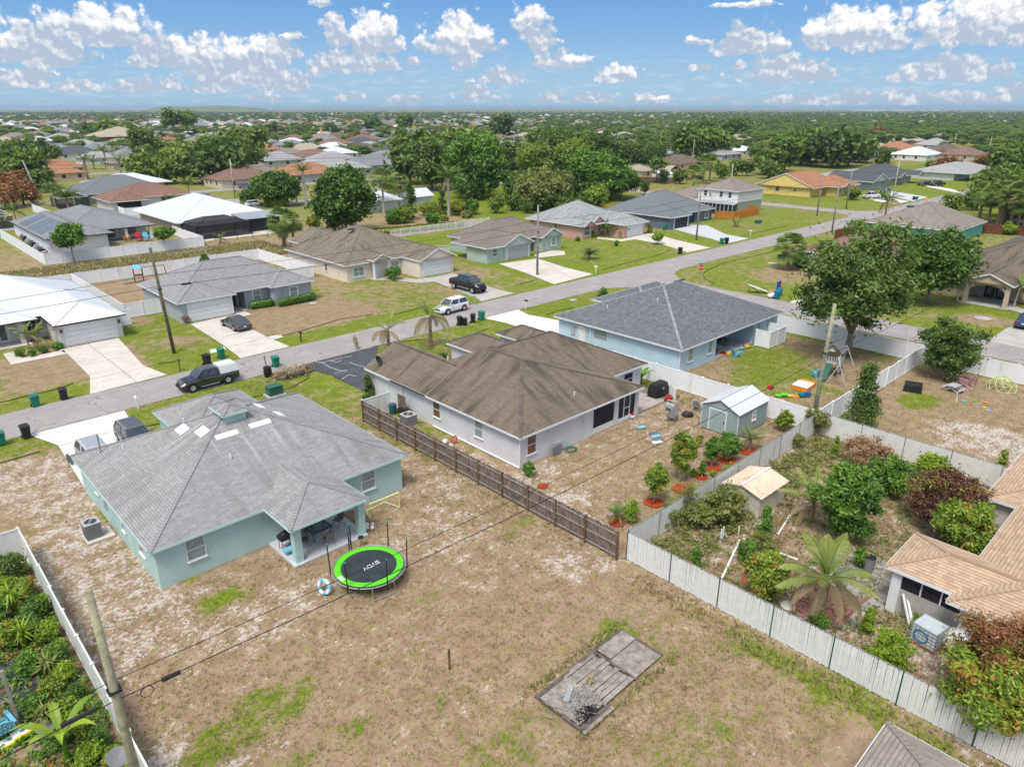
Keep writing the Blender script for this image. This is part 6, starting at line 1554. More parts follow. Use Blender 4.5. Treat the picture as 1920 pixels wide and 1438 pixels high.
for lab,px,py,m in (('blue scrap of toy lying on the bare yard',1807,752,'plasticblue'),('green disc toy lying on the bare yard',1828,752,'limegreen'),('orange disc toy lying on the bare yard',1849,755,'orange'),('yellow disc toy lying on the bare yard',1846,764,'yellow'),('turquoise disc toy lying on the bare yard',1853,770,'plasticblue')):tag(MB().cyl(0,0,0,.06,.16,n=10).build('toy_disc',M[m],loc=(*G(px,py),0)),lab,'toy')
# curb pile on the side street
t=thing('discarded_shelf','white shelf board propped on a discarded black frame at the curb','discarded furniture',(*G(1421,549),0),radians(-44));MB().add([(-1.4,-.5,1.1),(1.3,-.5,.15),(1.3,.5,.15),(-1.4,.5,1.1),(-1.4,-.5,1.16),(1.3,-.5,.21),(1.3,.5,.21),(-1.4,.5,1.16)],[(3,2,1,0),(4,5,6,7),(0,1,5,4),(1,2,6,5),(2,3,7,6),(3,0,4,7)]).build('board',M['white'],t);TU([(-1.3,-.4,0),(-1.0,-.4,.9),(0,-.4,.1),(.4,-.4,.5)],.04,5).tube([(-1.3,.4,0),(-1.0,.4,.9),(0,.4,.1)],.04,5).build('frame',M['black'],t)
t=thing('white_bag','white plastic sheet heaped beside the blue-green bins','bag',(*G(1447,557),0));MB().ball((0,0,.25),.9,.5,.3,9,5).build('bag',M['white'],t)
tag(BX(-.5,.5,-.08,.08,0,1.9).build('upright_board',M['navy'],loc=(*G(1458,553),.0)),'blue upright board standing in the bins at the curb','board');tag(BX(-.08,.08,-.08,.08,0,1.9).build('upright_board',M['orange'],loc=(*G(1463,554),.0)),'orange-red upright board standing in the bins at the curb','board')
# brush pile by the road
t=tag(link('brush_pile',None,loc=(*G(548,703),0)),'heap of dry tan palm fronds on the verge by the dark driveway','brush pile');bp=MB()
for i in range(260):
    x=rr.gauss(0,.85);y=rr.gauss(0,.42);a=rr.gauss(0,.9);l=rr.uniform(.2,.75);z=max(0,.85*(1-(x/2)**2)*rr.random()+.05);bp.bar((x-l*cos(a),y-l*sin(a),max(.02,z-.2)),(x+l*cos(a),y+l*sin(a),z+.1),rr.uniform(.02,.07),.02)
bp.build('fronds',M['dry'],t,kind='stuff');bp=MB()
for i in range(90):
    x=rr.gauss(0,.9);y=rr.gauss(0,.45);a=rr.gauss(0,1.2);l=rr.uniform(.2,.8);z=.35+rr.random()*.45*(1-(x/2.4)**2);bp.bar((x-l*cos(a),y-l*sin(a),max(.04,z-.3)),(x+l*cos(a),y+l*sin(a),z),rr.uniform(.04,.1),.03)
bp.build('stems',M['postwood'],t,kind='stuff')
t=thing('rubbish_bag_bin','black bag-lined bin with an upright stick at the left end of the brush heap','bin',(*G(503,706),0));TU([(0,0,0),(0,0,.5),(0,0,1.0)],[.33,.4,.36],9).build('bag',M['black'],t);TU([(0,.1,.9),(-.1,.1,2.1)],.05,5).build('stick',M['postwood'],t)
# brick yard at lower right
for poly,m in (([G(1590,1070),G(1640,1040),G(1680,1075),G(1665,1155),G(1640,1140),G(1600,1115)],'mulchdark'),):
    pass
pt=struct('garden_patio',MB().prism([(30.6,9.3),(34.5,8.6),(38.2,8.9),(38.2,11.6),(33.5,12.0),(31.0,12.2)],0,.015),mat('sandy_joint',(.4,.36,.32),1,.2,3))
fm=[BX(-w/2,w/2,-h/2,h/2,0,.03).mesh('flagstone',M['paver_dark']) for w,h in ((.95,.7),(.7,.7),(.95,1.0))]
y=9.0
for i in range(5):
    for k in range(4):
        x=34.3+i*.98;link('flagstone',rr.choice(fm),pt,(x+rr.uniform(-.04,.04),9.2+k*.74,.012+rr.uniform(0,.01)),rr.uniform(-.05,.05))
bm=BX(-.2,.2,-.095,.095,0,.035).mesh('brick',M['brick'])
for i in range(8):
    for k in range(12):link('brick',bm,pt,(31.0+i*.42+(k % 2)*.2,9.6+k*.2,.012+rr.uniform(0,.012)),rr.uniform(-.04,.04))
for a,b in (((1400+590/6.39,960+1030/6.39),(1400+850/6.39,960+1160/6.39)),((1400+880/6.39,960+1200/6.39),(1400+1150/6.39,960+1010/6.39)),((1400+990/6.39,960+1405/6.39),(1400+1460/6.39,960+1020/6.39)),((1400+560/6.39,960+1150/6.39),(1400+740/6.39,960+1255/6.39))):
    p,q=G(*a),G(*b);o=tag(BA((p[0],p[1],.07),(q[0],q[1],.07),.14,.1).build('edging_board',M['brick']),'flaking red and white edging timber '+('beyond the coconut palm' if a[1]<1130 else ('left of the palm trunk' if a[0]<1500 else ('right of the palm trunk' if a[1]<1150 else 'nearest the long slatted fence'))),'edging')
t=thing('rubbish_bin','slim dark ribbed bin standing on the sandy path','bin',(*G(1627,1072),0));MB().cyl(0,0,0,.95,.24,.28,14).build('bin_body',M['acmetal'],t);MB().torus((0,0,.96),.27,.025,14,5).build('rim',M['black'],t);MB().cyl(0,0,.955,.96,.25).build('opening',M['black'],t)
t=thing('plant_pot','cream pot with a leafy plant beside the long slatted fence','plant pot',(*G(1475,1148),0));TU([(0,0,0),(0,0,.35),(0,0,.42),(0,0,.46)],[.22,.34,.38,.36],14).build('pot',M['cream'],t)
t=thing('water_tank','white caged water tank with pipes on a red pallet','water tank',(33.4,6.2,0),radians(-10))
for i in range(5):BX(-.6,.6,-.6+i*.27,-.6+i*.27+.14,.12,.15).build('pallet_board',M['brick'],t)
for i in (-.5,0,.5):BX(i-.06,i+.06,-.62,.62,0,.12).build('pallet_bearer',M['brick'],t)
BX(-.52,.52,-.55,.55,.17,1.1).build('tank',mat('cloudy_plastic',(.5,.56,.6),.3,.1),t);cg=MB()
for i in range(6):z=.2+i*.18;cg.tube([(-.56,-.6,z),(.56,-.6,z),(.56,.6,z),(-.56,.6,z),(-.56,-.6,z)],.012,4)
for i in range(7):x=-.56+i*.187;cg.bar((x,-.6,.15),(x,-.6,1.12),.02);cg.bar((-.56,-.6+i*.2,.15),(-.56,-.6+i*.2,1.12),.02)
cg.build('cage',M['steel'],t);MB().torus((-.57,.1,.6),.32,.035,16,5,'x').build('blue_pipe',M['bluebin'],t)
t=thing('plastic_sheet','crumpled clear plastic heap behind the caged tank','plastic sheet',(33.9,5.2,0));MB().ball((0,0,.5),.7,.6,.55,9,6).build('sheet',mat('clear_plastic',(.6,.63,.66),.3,.1),t)
for i,(a,b) in enumerate((((1690,1125),(1705,1172)),((1696,1122),(1712,1175)))):p,q=G(*a,.9),G(*b);tag(BA((p[0],p[1],1.3),(q[0],q[1],.02),.12,.04).build('white_board',M['white']),('left of two white gutters leaning on the knee wall','right of two white gutters leaning on the knee wall')[i],'gutter')
for lab,px,py,l,rz in (('white plastic gutter piece lying beside the red flowered mango',1466,1040,.9,1.7),('white plastic panel lying by the dry fence behind the palm',1470,985,1.3,.2),('white pipe lying across the sandy garden',1370,1050,2.2,.3)):
    tag(BX(-l,l,-.05,.05,.02,.1).build('plastic_strip',M['white'],loc=(*G(px,py),0),rz=rz),lab,'plastic strip')
for px,py,h in ((1350,1005,.9),(1354,1000,.9),(1384,990,.6)):o=tag(TU([(0,0,0),(.03,0,h)],.04,6).build('pvc_pipe',M['white'],loc=(*G(px,py+12),0)),'white plastic pipe standing in the sandy garden'+(' nearest the olive tree' if px>1380 else (', left one of a pair' if px==1350 else ', right one of a pair')),'pipe','white pipes in the garden')
# lower-left garden
gr=thing('garden_arbor','rough timber trellis frame at the lower left edge','trellis')
P0=[G(8,1310,.0),G(38,1330,0)];M['arborwood']=mat('arbor_timber',(.34,.29,.24),.9,.2,3);M['orangewood']=mat('ochre_timber',(.42,.22,.07),.85,.2,3)
bx,by=G(36,1360)
BA((bx,by,0),(bx,by,2.9),.12).build('post',M['arborwood'],gr);BA((bx-.4,by+.4,0),(bx-.4,by+.4,2.2),.12).build('post',M['orangewood'],gr)
for z,m in ((2.6,'arborwood'),(1.9,'orangewood'),(1.4,'arborwood')):BA((bx,by+.1,z),(bx-3,by-.6,z),.07).build('cross_bar',M[m],gr)
for i in range(3):BA((bx-.7-i*.7,by,2.6),(bx-.8-i*.7,by-.1,1.3),.03).build('wire_strut',M['steel'],gr)
struct('weed_fabric',MB().prism([G(-40,1250),G(45,1235),G(75,1290),G(62,1390),G(10,1405),G(-60,1405)],0,.02),mat('dark_fabric',(.06,.065,.07),.9,.3,2))
struct('garden_soil',MB().prism([G(-60,1120),G(70,1100),G(190,1290),G(235,1445),G(80,1445),G(60,1240),G(-60,1240)],0,.012),mat('garden_soil',(.17,.12,.085),1,.35,4))
adirondack('light blue plastic adirondack chair at the lower left edge',*G(4,1382),radians(190),'plasticblue',s=1.25)
M['bagwhite']=mat('white_sack',(.75,.75,.7),.6,.05)
for lab,px,py,z in (('soil sack with a yellow and green print, left one',22,1395,.1),('soil sack with a yellow and green print, right one beside the trellis post',46,1382,.2)):
    t=thing('soil_sack',lab,'sack',(*G(px,py),z),radians(8));BX(-.38,.38,-.26,.26,0,.14).build('sack',M['bagwhite'],t);BX(-.38,.38,-.265,-.18,.02,.145).build('yellow_band',M['yellow'],t);BX(-.38,.38,-.272,-.262,-.05,.06).build('green_band',M['limegreen'],t);MB().ball((.02,.04,.13),.13,.08,.03,8,4).build('green_print',M['greenbin'],t)
t=thing('plant_tub','round grey tub planted with lemongrass at the lower left','plant pot',(*G(92,1370),0));MB().cyl(0,0,0,.35,.4,.46,16).build('tub',M['galv'],t)
# house flag
t=thing('flag','striped red and white flag with a blue corner hanging under the teal house wing','flag',(14.1,51.4,0));BA((.1,.1,1.9),(-.5,-.4,2.5),.03).build('flag_pole',M['white'],t)
for i in range(7):BX(-.52+i*.07,-.46+i*.07,-.36,-.34,1.2+i*.02,2.3).build('stripe',M['red' if i % 2==0 else 'white'],t)
BX(-.53,-.3,-.37,-.335,1.9,2.32).build('blue_corner',M['navy'],t)
# play equipment behind the light grey house
t=thing('play_set','small wooden play set with a blue canopy in the fenced yard','play set',(*G(262,529),0),radians(-12));t.scale=(.72,.72,.72)
for x in (-.8,.8):
    for y in (-.8,.8):BX(x-.06,x+.06,y-.06,y+.06,0,3.2).build('post',M['redwood'],t)
MB().add([(-1,-1,3.0),(1,-1,3.0),(1,1,3.0),(-1,1,3.0),(0,0,3.7)],[(0,1,4),(1,2,4),(2,3,4),(3,0,4)]).build('canopy',M['plasticblue'],t);BX(-.8,.8,-.8,.8,1.4,1.5).build('platform',M['redwood'],t)
BA((.8,0,3.0),(5.0,0,3.0),.12).build('swing_beam',M['redwood'],t)
for s in (-1,1):BA((5,0,3),(5.3,s*1.1,0),.1).build('swing_leg',M['redwood'],t)
BA((2.6,0,3),(2.7,.1,1.2),.25,.04).build('swing',M['black'],t)
MB().add([(-.8,-.4,1.4),(-.8,.4,1.4),(-3,.4,.1),(-3,-.4,.1)],[(0,1,2,3)]).build('slide',M['signgreen'],t)
t=thing('swing_frame','pale metal swing frame behind the light grey roof','swing',(*G(355,500),0),radians(0));TU([(-3,0,0),(-3,0,2.4),(3.6,0,2.4),(3.6,0,0)],.06,6).build('frame',M['steel'],t)
# screened pool cages and the pool house
def cage(label,x0,x1,y0,y1,z,h,m='blackmetal',peak=.8):
    t=thing('pool_cage',label,'pool screen');fr=MB();xs=np.linspace(x0,x1,max(3,int((x1-x0)/2.4)));ys=np.linspace(y0,y1,max(3,int((y1-y0)/2.4)))
    for x in xs:
        for y in (y0,y1):fr.bar((x,y,0),(x,y,z),.1)
    for y in ys:
        for x in (x0,x1):fr.bar((x,y,0),(x,y,z),.1)
    a=min(x1-x0,y1-y0)/2*peak;q=[(x0,y0,z),(x1,y0,z),(x1,y1,z),(x0,y1,z)];p=[(x0+a,y0+a,z+h),(x1-a,y0+a,z+h),(x1-a,y1-a,z+h),(x0+a,y1-a,z+h)]
    for i in range(4):fr.bar(q[i],q[(i+1) % 4],.1);fr.bar(q[i],p[i],.1);fr.bar(p[i],p[(i+1) % 4],.1)
    fr.build('frame',M[m],t);MB().add(q+p,[(0,1,5,4),(1,2,6,5),(2,3,7,6),(3,0,4,7),(4,5,6,7)]).build('roof_screen',M['screen'],t)
    MB().add([(x0,y0,0),(x1,y0,0),(x1,y0,z),(x0,y0,z)],[(0,1,2,3)]).add([(x0,y0,0),(x0,y1,0),(x0,y1,z),(x0,y0,z)],[(0,1,2,3)]).build('side_screen',M['screen'],t);return t
WH2=house('white house with rooftop solar panels and an open terrace inside a white fence',W('bright_white_stucco',(.76,.77,.80)),R_grey,[(27.4,37,147.6,176),(37,46.4,156,176)],[('hip',26.9,38,146.6,176.5,.38),('hip',30,47.2,151.6,178,.34)],trim='blackmetal')
for y0 in (152,158,165):MB().add([(27.4,y0,2.85),(27.4,y0+5,2.85),(31.5,y0+5,4.4),(31.5,y0,4.4)],[(0,1,2,3)]).build('solar_panel',M['solar'],WH2)
for x in (41.5,46):BX(x-.25,x+.25,151.9,152.4,0,2.6).build('porch_column',MATS['bright_white_stucco'],WH2)
door(WH2,'S',156,39.5,2.4,2.1,'white','glass');window(WH2,'S',156,43.5,.6,2,1.6,'glass');BX(37.5,47,151.6,156,-.02,.1).build('terrace',M['concrete_old'],WH2)
for lab,px,m in (('orange chair on the far white terrace',238,'orange'),('red chair on the far white terrace',262,'red'),('blue chair on the far white terrace',276,'plasticblue')):adirondack(lab,*G(px,452),0,m,.1,1.5)
for i in range(9):lump('yard_clutter','dark garden clutter along the side wall inside the white fence, '+('first','second','third','fourth','fifth','sixth','seventh','eighth','last')[i]+' from the street end','clutter',46+i*5,447+i*4.2,('acmetal2','black','plasticgrey')[i % 3],.7,.5,.9)
PHs=house('beige house with a bright white metal roof behind the screened pool',W('beige_stucco2',(.50,.42,.33)),R_white,[(51.6,70,151.4,176)],[('hip',50.5,71.5,150.2,178,.36)])
cage('large black screened pool cage in front of the white metal roof',51.6,62.5,143.0,151.2,2.6,1.1);cage('grey pool cage at the far left edge',19,29,186,198,2.6,1.3,'white')
MB().add([(62,145,2.7),(71,145,2.7),(71,151.5,3.3),(62,151.5,3.3)],[(0,1,2,3)]).build('porch_roof',M['steel'],PHs);BX(63,70,145.5,145.6,0,2.7).build('dark_screen_wall',M['screen'],PHs)
struct('pool_deck',MB().prism([(50.8,141),(70,141),(70,151.3),(50.8,151.3)],0,.03),M['concrete']);struct('swimming_pool',MB().prism([(53.5,144),(61,144),(61,148.5),(53.5,148.5)],.03,.04),M['water'])
BRN=house('white house with a brown hip roof and dark screened porch far left',W('white_stucco2',(.70,.70,.72)),R_red if False else roof_mat('rusty_brown_shingle',(.25,.145,.11),.6,.5),[(52,59,197,211),(59,72,203,214)],[('hip',51.2,60.5,196,212,.42),('hip',55,73,202.4,216,.42)])
BX(53,58.5,196.85,196.98,.4,2.3).build('insect_screen',M['screen'],BRN);window(BRN,'S',203,66,.9,1.2,1.3,'darkglass')
house('far dark blue-grey roofed house with a screened cage left of the brown roof',W('pale_wall3',(.6,.6,.6)),R_dblue,[(52,72,221,236)],[('hip',50,74,219,238,.4)]);cage('white framed screened cage left of the brown roofed house',44,51,214,222,2.6,1.2,'white')
house('flat white metal roof showing behind the dark blue-grey roof',W('pale_wall3',(.6,.6,.6)),R_white,[(62,80,243,256)],[('hip',60,82,241,258,.3)])
house('two storey house of bare brick with a sand coloured roof far left',W('terra_wall',(.45,.22,.12)),R_sand,[(150,178,560,585,0,6)],[('hip',146,182,555,590,.35,6)],eave=6)
house('white house with a steep white metal roof behind the clipped hedges',W('pale_wall4',(.66,.66,.62)),R_white,[(93.5,106,153.5,166)],[('hip',92.8,107,152.6,167,.5)]);house('small white gabled shed roof among the hedges',W('pale_wall4',(.66,.66,.62)),R_white,[(112,120,158,164)],[('gx',111.4,120.6,157.4,164.6,.5)],eave=2.1,name='white_shed',cat='shed')
X,Y=G(1241,339);t=thing('metal_shed','small white arched metal shed by the reddish board fence','shed',(X,Y,0),radians(-20));BX(-3,3,-2,2,0,2.4).build('wall',M['white'],t);MB().add([(-3.1,-2.1,2.4),(3.1,-2.1,2.4),(3.1,0,3.4),(-3.1,0,3.4),(-3.1,2.1,2.4),(3.1,2.1,2.4)],[(0,1,2,3),(3,2,5,4)]).build('roof',M['white'],t);BX(-1,-.3,-2.06,-2.0,0,2).build('door',M['white'],t)
# trees, palms, shrubs near the camera
def height_at(X,Y,top):
    lo,hi=0,60
    for _ in range(40):
        m=(lo+hi)/2
        if PX(X,Y,m)[1]>top:lo=m
        else:hi=m
    return lo
SEED=0
def tree(label,px,py,top,hw,m='leaf',n=4000,leaf=.3,clumps=36,shape='round',bare=.25,bark='bark',name='tree',cat='tree',ragged=.25,limbs=6,flat=.75,lean=0,xy=None,trunk_r=None):
    global SEED;SEED+=1
    X,Y=xy or G(px,py);zc=PX(X,Y,3)[2];R=hw*zc/CAM_F;H=height_at(X,Y,top)
    # the crown's far rim stands higher in the picture than its middle: correct for the tilt of the view
    b=H*bare
    q_=leaf;leaf*=.72;n*=1.5;clumps=int(clumps*1.35)
    me,P,cr=crown('crown',R*.9,H-b,M[m],int(n*1.25),clumps,leaf,SEED,shape,ragged=ragged,flat=flat)
    t=thing(name,label,cat,(X,Y,0))
    if shape=='open':me.transform(Matrix.Diagonal((1.14,1.14,1.05,1)))
    link('crown',me,t,(lean,0,b))
    r=trunk_r or max(.05,H*.022)
    trunk_mb(max(b*1.15,H*.2),r,[(p[0]+lean,p[1],p[2]) for p in P],limbs,(lean*.5,0),b,SEED).build('trunk',M[bark],t,smooth=True)
    return t
tree('big broken-crowned oak with bare grey limbs behind the wooden play set',1588,667,424,116,'leafoak',17000,.34,66,'open',.09,'bark',ragged=.35,limbs=14,flat=.6,trunk_r=.36)
tree('large dense round tree on the lawn left of the beige house',1738,568,432,76,'leafficus',12000,.42,70,'round',.14,ragged=.08)
tree('bushy tree with pale bark growing beside the side street fence',1770,712,600,60,'leafoak',8000,.22,44,'open',.06,'bark',ragged=.25)
tree('slender feathery tree growing at the white fence corner',1612,800,688,44,'leafoak',6000,.17,40,'cone',.04,'bark',ragged=.2)
tree('huge dark dense ficus tree behind the peach house',650,437,313,70,'leafficus',16000,.6,80,'round',.05,ragged=.15)
tree('broad round tree with a flat dome crown left of the huge ficus',518,386,326,52,'leafficus',9000,.6,60,'round',.12,ragged=.08)
tree('grey-green large oak behind the royal palm, left of the taller green one',810,356,256,55,'leafoak',9000,.8,50,'round',.08)
tree('tall wide deep green oak right of the royal palm',895,372,250,72,'leafmid',14000,.8,70,'round',.06)
tree('tall green tree rising behind the wide oak',965,330,262,40,'leaf',6000,.8,40,'round',.06)
tree('pale olive feathery tree left of the overgrown thicket',1020,392,322,58,'leafolive',9000,.5,60,'open',.05)
for i,a in enumerate(((1100,372,282,52,'leafmid'),(1150,376,300,46,'leafmid'),(1070,350,258,42,'leaf'),(1000,340,268,40,'leaf'),(1120,330,248,50,'leaf'),(1160,372,318,40,'leafficus'),(1190,330,268,50,'leaf'),(1215,316,270,44,'leafficus'),(1045,330,238,46,'leaf'))):
    tree(('dark green tree in the middle of the thicket above the pink house','glossy tree at the right end of the thicket','round bright tree at the left shoulder of the thicket','tree directly behind the olive feathery tree','wide crown topping the thicket','lowest dark tree at the thicket edge by the slate roof','blue-green tree beyond the thicket','dark tree beyond the thicket next to the palms','broad crown behind the thicket, left of its top')[i],*a,6500,.65,44)
tree('small round lollipop tree in front of the long white fence',140,494,420,34,'leafmid',5000,.4,40,'round',.4,'barkpale',limbs=6)
tree('smaller forked tree against the white fence, right of the lollipop tree',311,470,426,20,'leafmid',2500,.4,26,'open',.42,'barkpale')
tree('tiny dark tree behind the light grey roof',388,510,474,9,'leafoak',900,.3,16,'round',.2)
tree('clipped green shrub tree on the pink house verge',1377,0,0,1,'leafmid',10) if False else None
tree('small round tree on the lawn beside the pink house driveway',1233,458,436,11,'leaflime',1400,.35,20,'round',.3)
tree('round red flowering bush beside the arched entry of the peach house',738,524,499,17,'leafmid',3200,.25,24,'round',.02,name='shrub',cat='shrub')
# row of young fruit trees with red mulch
def mulch(label,px,py,r,m='mulch'):
    X,Y=G(px,py);n=16;rr2=random.Random(px)
    pts=[(r*rr2.uniform(.85,1.1)*cos(2*pi*i/n),r*rr2.uniform(.85,1.1)*sin(2*pi*i/n)) for i in range(n)]
    b=MB().prism(pts,0,.05)
    for i in range(150):
        a,q=rr2.uniform(0,6.28),r*sqrt(rr2.random());l=.05;b.bar((q*cos(a)-l,q*sin(a),.05),(q*cos(a)+l,q*sin(a)+rr2.uniform(-l,l),.075),.03,.02)
    tag(b.build('mulch_ring',M[m],loc=(X,Y,0)),label,'mulch ring')
fr=[(1226,943,862,26,'leafmango',3600,'wide yellow-green young mango tree nearest the slatted fence corner',.62),(1275,902,802,27,'leafmango',4600,'tall bushy young mango tree with rusty top, left of the shed',0),
      (1334,876,818,18,'leafmid',2600,'slender young tree with a bare leader above a red mulch ring',.75),(1362,862,812,26,'leafmid',3600,'broad young mango tree in front of the shed corner',.7),(1316,895,864,8,'leafmid',700,'knee-high dark sapling in a small red mulch ring',.4)]
for px,py,top,hw,m,n,lab,mr in fr:
    tree(lab,px,py,top,hw,m,n,.15,30,'round',.14 if n>1000 else .1,'barkpale',limbs=5,trunk_r=.05)
    if mr:mulch('red mulch ring under the '+' '.join(lab.split()[:5]),px,py,mr)
mulch('broken red mulch ring with dry stems left of the old metal shed',1280,918,.7);mulch('red mulch ring under the small palm by the shed',1405,847,.68);mulch('red mulch ring under the smallest coconut palm',1157,980,.5);mulch('thin patch of red mulch behind the wooden fence',1018,912,.35)
for lab,px,py,top,hw,m,n,leaf,sh in (
    ('small leafy bush at the near corner of the grey house',990,892,863,13,'leafmid',1500,.12,'round'),('low lime green sprig between the young trees',1300,892,880,9,'leaflime',500,.12,'round'),('tiny lime sprig close to the fence top',1338,893,882,8,'leaflime',400,.12,'round'),
    ('soft light green asparagus-like bush beside the smallest palm',1183,978,940,22,'leaflime',1800,.08,'open'),('dark tall shrub at the left side of the grey garage wall',692,746,705,14,'leafficus',2200,.13,'cone'),('leggy leafy shrub rising above the fence near the white corner',1470,808,765,17,'leafmango',1400,.17,'open'),
    ('small sapling behind the shed by the slatted fence',1310,838,812,8,'leafmango',500,.12,'round'),('small agave-like shrub on the lawn behind the grey roof',950,648,632,11,'leafficus',500,.2,'round'),('ornamental grass clump beside the blue house roof',1131,557,541,14,'leafmid',700,.2,'cone'),
    ('yellow-green leafy shrub at the back wall of the old shed',1375,897,870,20,'leafmango',1800,.16,'round'),('wide olive shrub in front of the old cream shed',1355,978,915,42,'leafolive',4200,.16,'open'),('golden-green tangle of shrub left of the olive one',1310,985,945,36,'leafolive',2600,.13,'open'),
    ('dark glossy conical shrub right of the old shed',1432,1010,952,20,'leafmid',2400,.13,'cone'),('grassy clump under the glossy conical shrub',1428,1030,998,26,'leafolive',2200,.1,'round'),('weeping grass clump in the sandy garden',1397,1052,1010,20,'leafmid',2000,.1,'round'),
    ('dense yellow-green mango bush with red flowers and new leaves',1430,1122,1035,46,'leafmango',7500,.17,'round'),('small dark shrub along the inside of the long slatted fence',1303,1068,1030,15,'leafmid',1600,.12,'cone'),('low weeds along the inside of the slatted fence, left of the dark shrub',1255,985,950,30,'leafolive',2400,.1,'open'),
    ('thorny grey-green bush against the slatted fence',1285,975,905,26,'leafolive',1500,.08,'open'),('large airy guava tree behind the coconut palm',1578,1010,872,66,'leafmid',11000,.19,'open'),('brown withered shrub row along the slatted fence',1625,880,822,50,'leafdead',3600,.13,'open'),
    ('green part of the withered shrub, nearer the camera',1660,925,862,46,'leafmid',4500,.18,'open'),('big dark purple leaved shrub tangle beside the orange roof',1765,990,880,74,'leafpurple',6500,.14,'open'),('bright yellow-green mango tree in the roof corner of the cream house',1800,1035,940,58,'leafmango',7500,.18,'round'),
    ('pale green shrub against the fence between withered and purple shrubs',1742,902,848,34,'leaflime',2600,.15,'open'),('narrow upright mango tree with a rusty top by the orange roof corner',1868,908,848,18,'leafmango',2400,.15,'cone'),('small bright bush at the fence beside the withered shrub',1565,852,818,9,'leaflime',600,.13,'cone'),
    ('wild grass and vines at the foot of the right utility pole',1528,815,760,24,'leafolive',2000,.12,'open'),('weedy clump at the slatted fence, left of the right pole',1490,838,812,18,'leafolive',1400,.1,'open'),('feathery bright shrub left of the caged tank',1625,1185,1142,18,'leaflime',2200,.1,'cone'),
    ('spreading feathery bush inside the long slatted fence near the tank',1660,1262,1188,46,'leaflime',5000,.1,'open'),('big mango tree with rusty new leaves in the lower right corner',1850,1330,1150,92,'leafrust',14000,.13,'round'),('green-leaved lower side of the mango tree in the lower right corner',1838,1375,1230,96,'leafmango',13000,.15,'open'),
    ('small fern-like plant by the gutter boards',1714,1180,1150,12,'leaflime',900,.09,'cone'),('grass clump at the foot of the coconut palm',1535,1178,1150,26,'leafmid',1500,.08,'round'),('dark leafy plant beside the rubbish bin',1612,1065,1030,16,'leafmid',1200,.13,'open'),
    ('dark bush hidden behind the cabbage palm',1500,500,482,22,'leafficus',1500,.35,'round'),('yellow-green round bush in front of the red-brown fence on the right',1889,440,418,15,'leaflime',1500,.35,'round'),('green mass of vine at the road verge before the red-brown fence',1615,425,414,18,'leaflime',800,.4,'open'),
    ('palm-like green bush at the corner of the yellow house',1598,375,348,15,'palmmix',1400,.5,'round'),('round bush beside the white pickup',1659,375,362,9,'leafmid',700,.4,'round'),('shrub left of the pink house drive beside the garage',1218,438,420,8,'palmmix',600,.35,'cone')):
    t_=tree(lab,px,py,top,hw,m,n,leaf,30 if n<3000 else 50,sh,.03,'bark',limbs=4 if n<2000 else 8,name='shrub' if 'tree' not in lab else 'tree',cat='shrub' if 'tree' not in lab else 'tree',ragged=.3 if sh=='open' else .15,trunk_r=.04 if n<4000 else .09)
    if 'red flowers' in lab:
        rr3=random.Random(4);C=[]
        fl=MB()
        for i in range(26):a=rr3.uniform(0,6.28);q=1.25*sqrt(rr3.random());fl.ball((q*cos(a),q*sin(a),1.45+rr3.uniform(-.15,.35)-q*.3),rr3.uniform(.05,.12),n=6,m=4)
        fl.build('flowers',mat('red_bloom',(.55,.08,.02),.8,.3,9),t_)
# hedges by the light grey house
def hedge(label,a,b,w,h,m='leafmid',n=2600,leaf=.13,z=0):
    t=thing('hedge',label,'hedge');q=np.random.default_rng(int(a[0]*7));a=np.array(a);b=np.array(b);u=q.random(n)[:,None]
    d=q.normal(size=(n,3));d/=np.linalg.norm(d,axis=1)[:,None];s=q.uniform(.75,1.05,n)[:,None]
    C=np.zeros((n,3));C[:,:2]=a+(b-a)*u;dd=np.clip(d*1.5,-1,1)*s;C[:,0]+=dd[:,0]*w/2;C[:,1]+=dd[:,1]*w/2;C[:,2]=h/2+dd[:,2]*h/2
    global RNG;RNG=q
    link('foliage',quads_mesh('foliage',leaf_quads(C,d,np.full(n,leaf*.6),np.full(n,leaf)),M[m],q.random(n)),t)
    st=MB()
    for i in range(6):p=a+(b-a)*(i+.5)/6;st.cyl(p[0],p[1],0,h*.6,.03,n=5)
    st.build('stems',M['bark'],t);return t
hedge('dark clipped hedge under the left front window of the light grey house',(36.9,87.1),(39.4,86.9),.9,.9);hedge('dark clipped hedge along the right front wing of the light grey house',(40.0,85.8),(44.8,85.9),.9,.95)
for lab,px,py,top,hw,m in (('round clipped dark bush right of the huge ficus',737,420,394,16,'leafmid'),('golden topped clipped hedge block in front of the white roofed house',757,418,388,19,'leafmango'),('narrow dark cypress-like column left of the clipped hedge',772,412,340,15,'leafficus'),('long golden clipped hedge left of the royal palm',808,404,380,24,'leafmango'),('small dark round bush before the golden hedge',811,420,395,14,'leafmid'),
        ('clipped hedge block right of the royal palm trunk',858,404,377,18,'leafmango'),('clipped hedge block second right of the royal palm trunk',884,402,372,16,'leafmid'),('dark column shrub immediately left of the royal palm',830,404,355,12,'leafficus'),('low grey-green shrub on the bare slope by the hedges',875,408,396,12,'leafolive'),('round low yellow bush on the slope',833,414,405,9,'leafmango'),
        ('golden clipped bush at the left foot of the huge ficus',590,430,404,14,'leafmango'),('low hedge behind the white metal roof',520,388,372,24,'leafmango')):
    tree(lab,px,py,top,hw,m,2600,.4,30,'cone' if 'column' in lab else 'round',.02,name='shrub',cat='shrub',ragged=.05,limbs=0,trunk_r=.1)
X0=G(640,445);X1=G(900,400);hedge('low wild green strip with red blooms along the slope before the picket fence',G(690,440),G(860,424),3,.8,'leafmango',5000,.35)
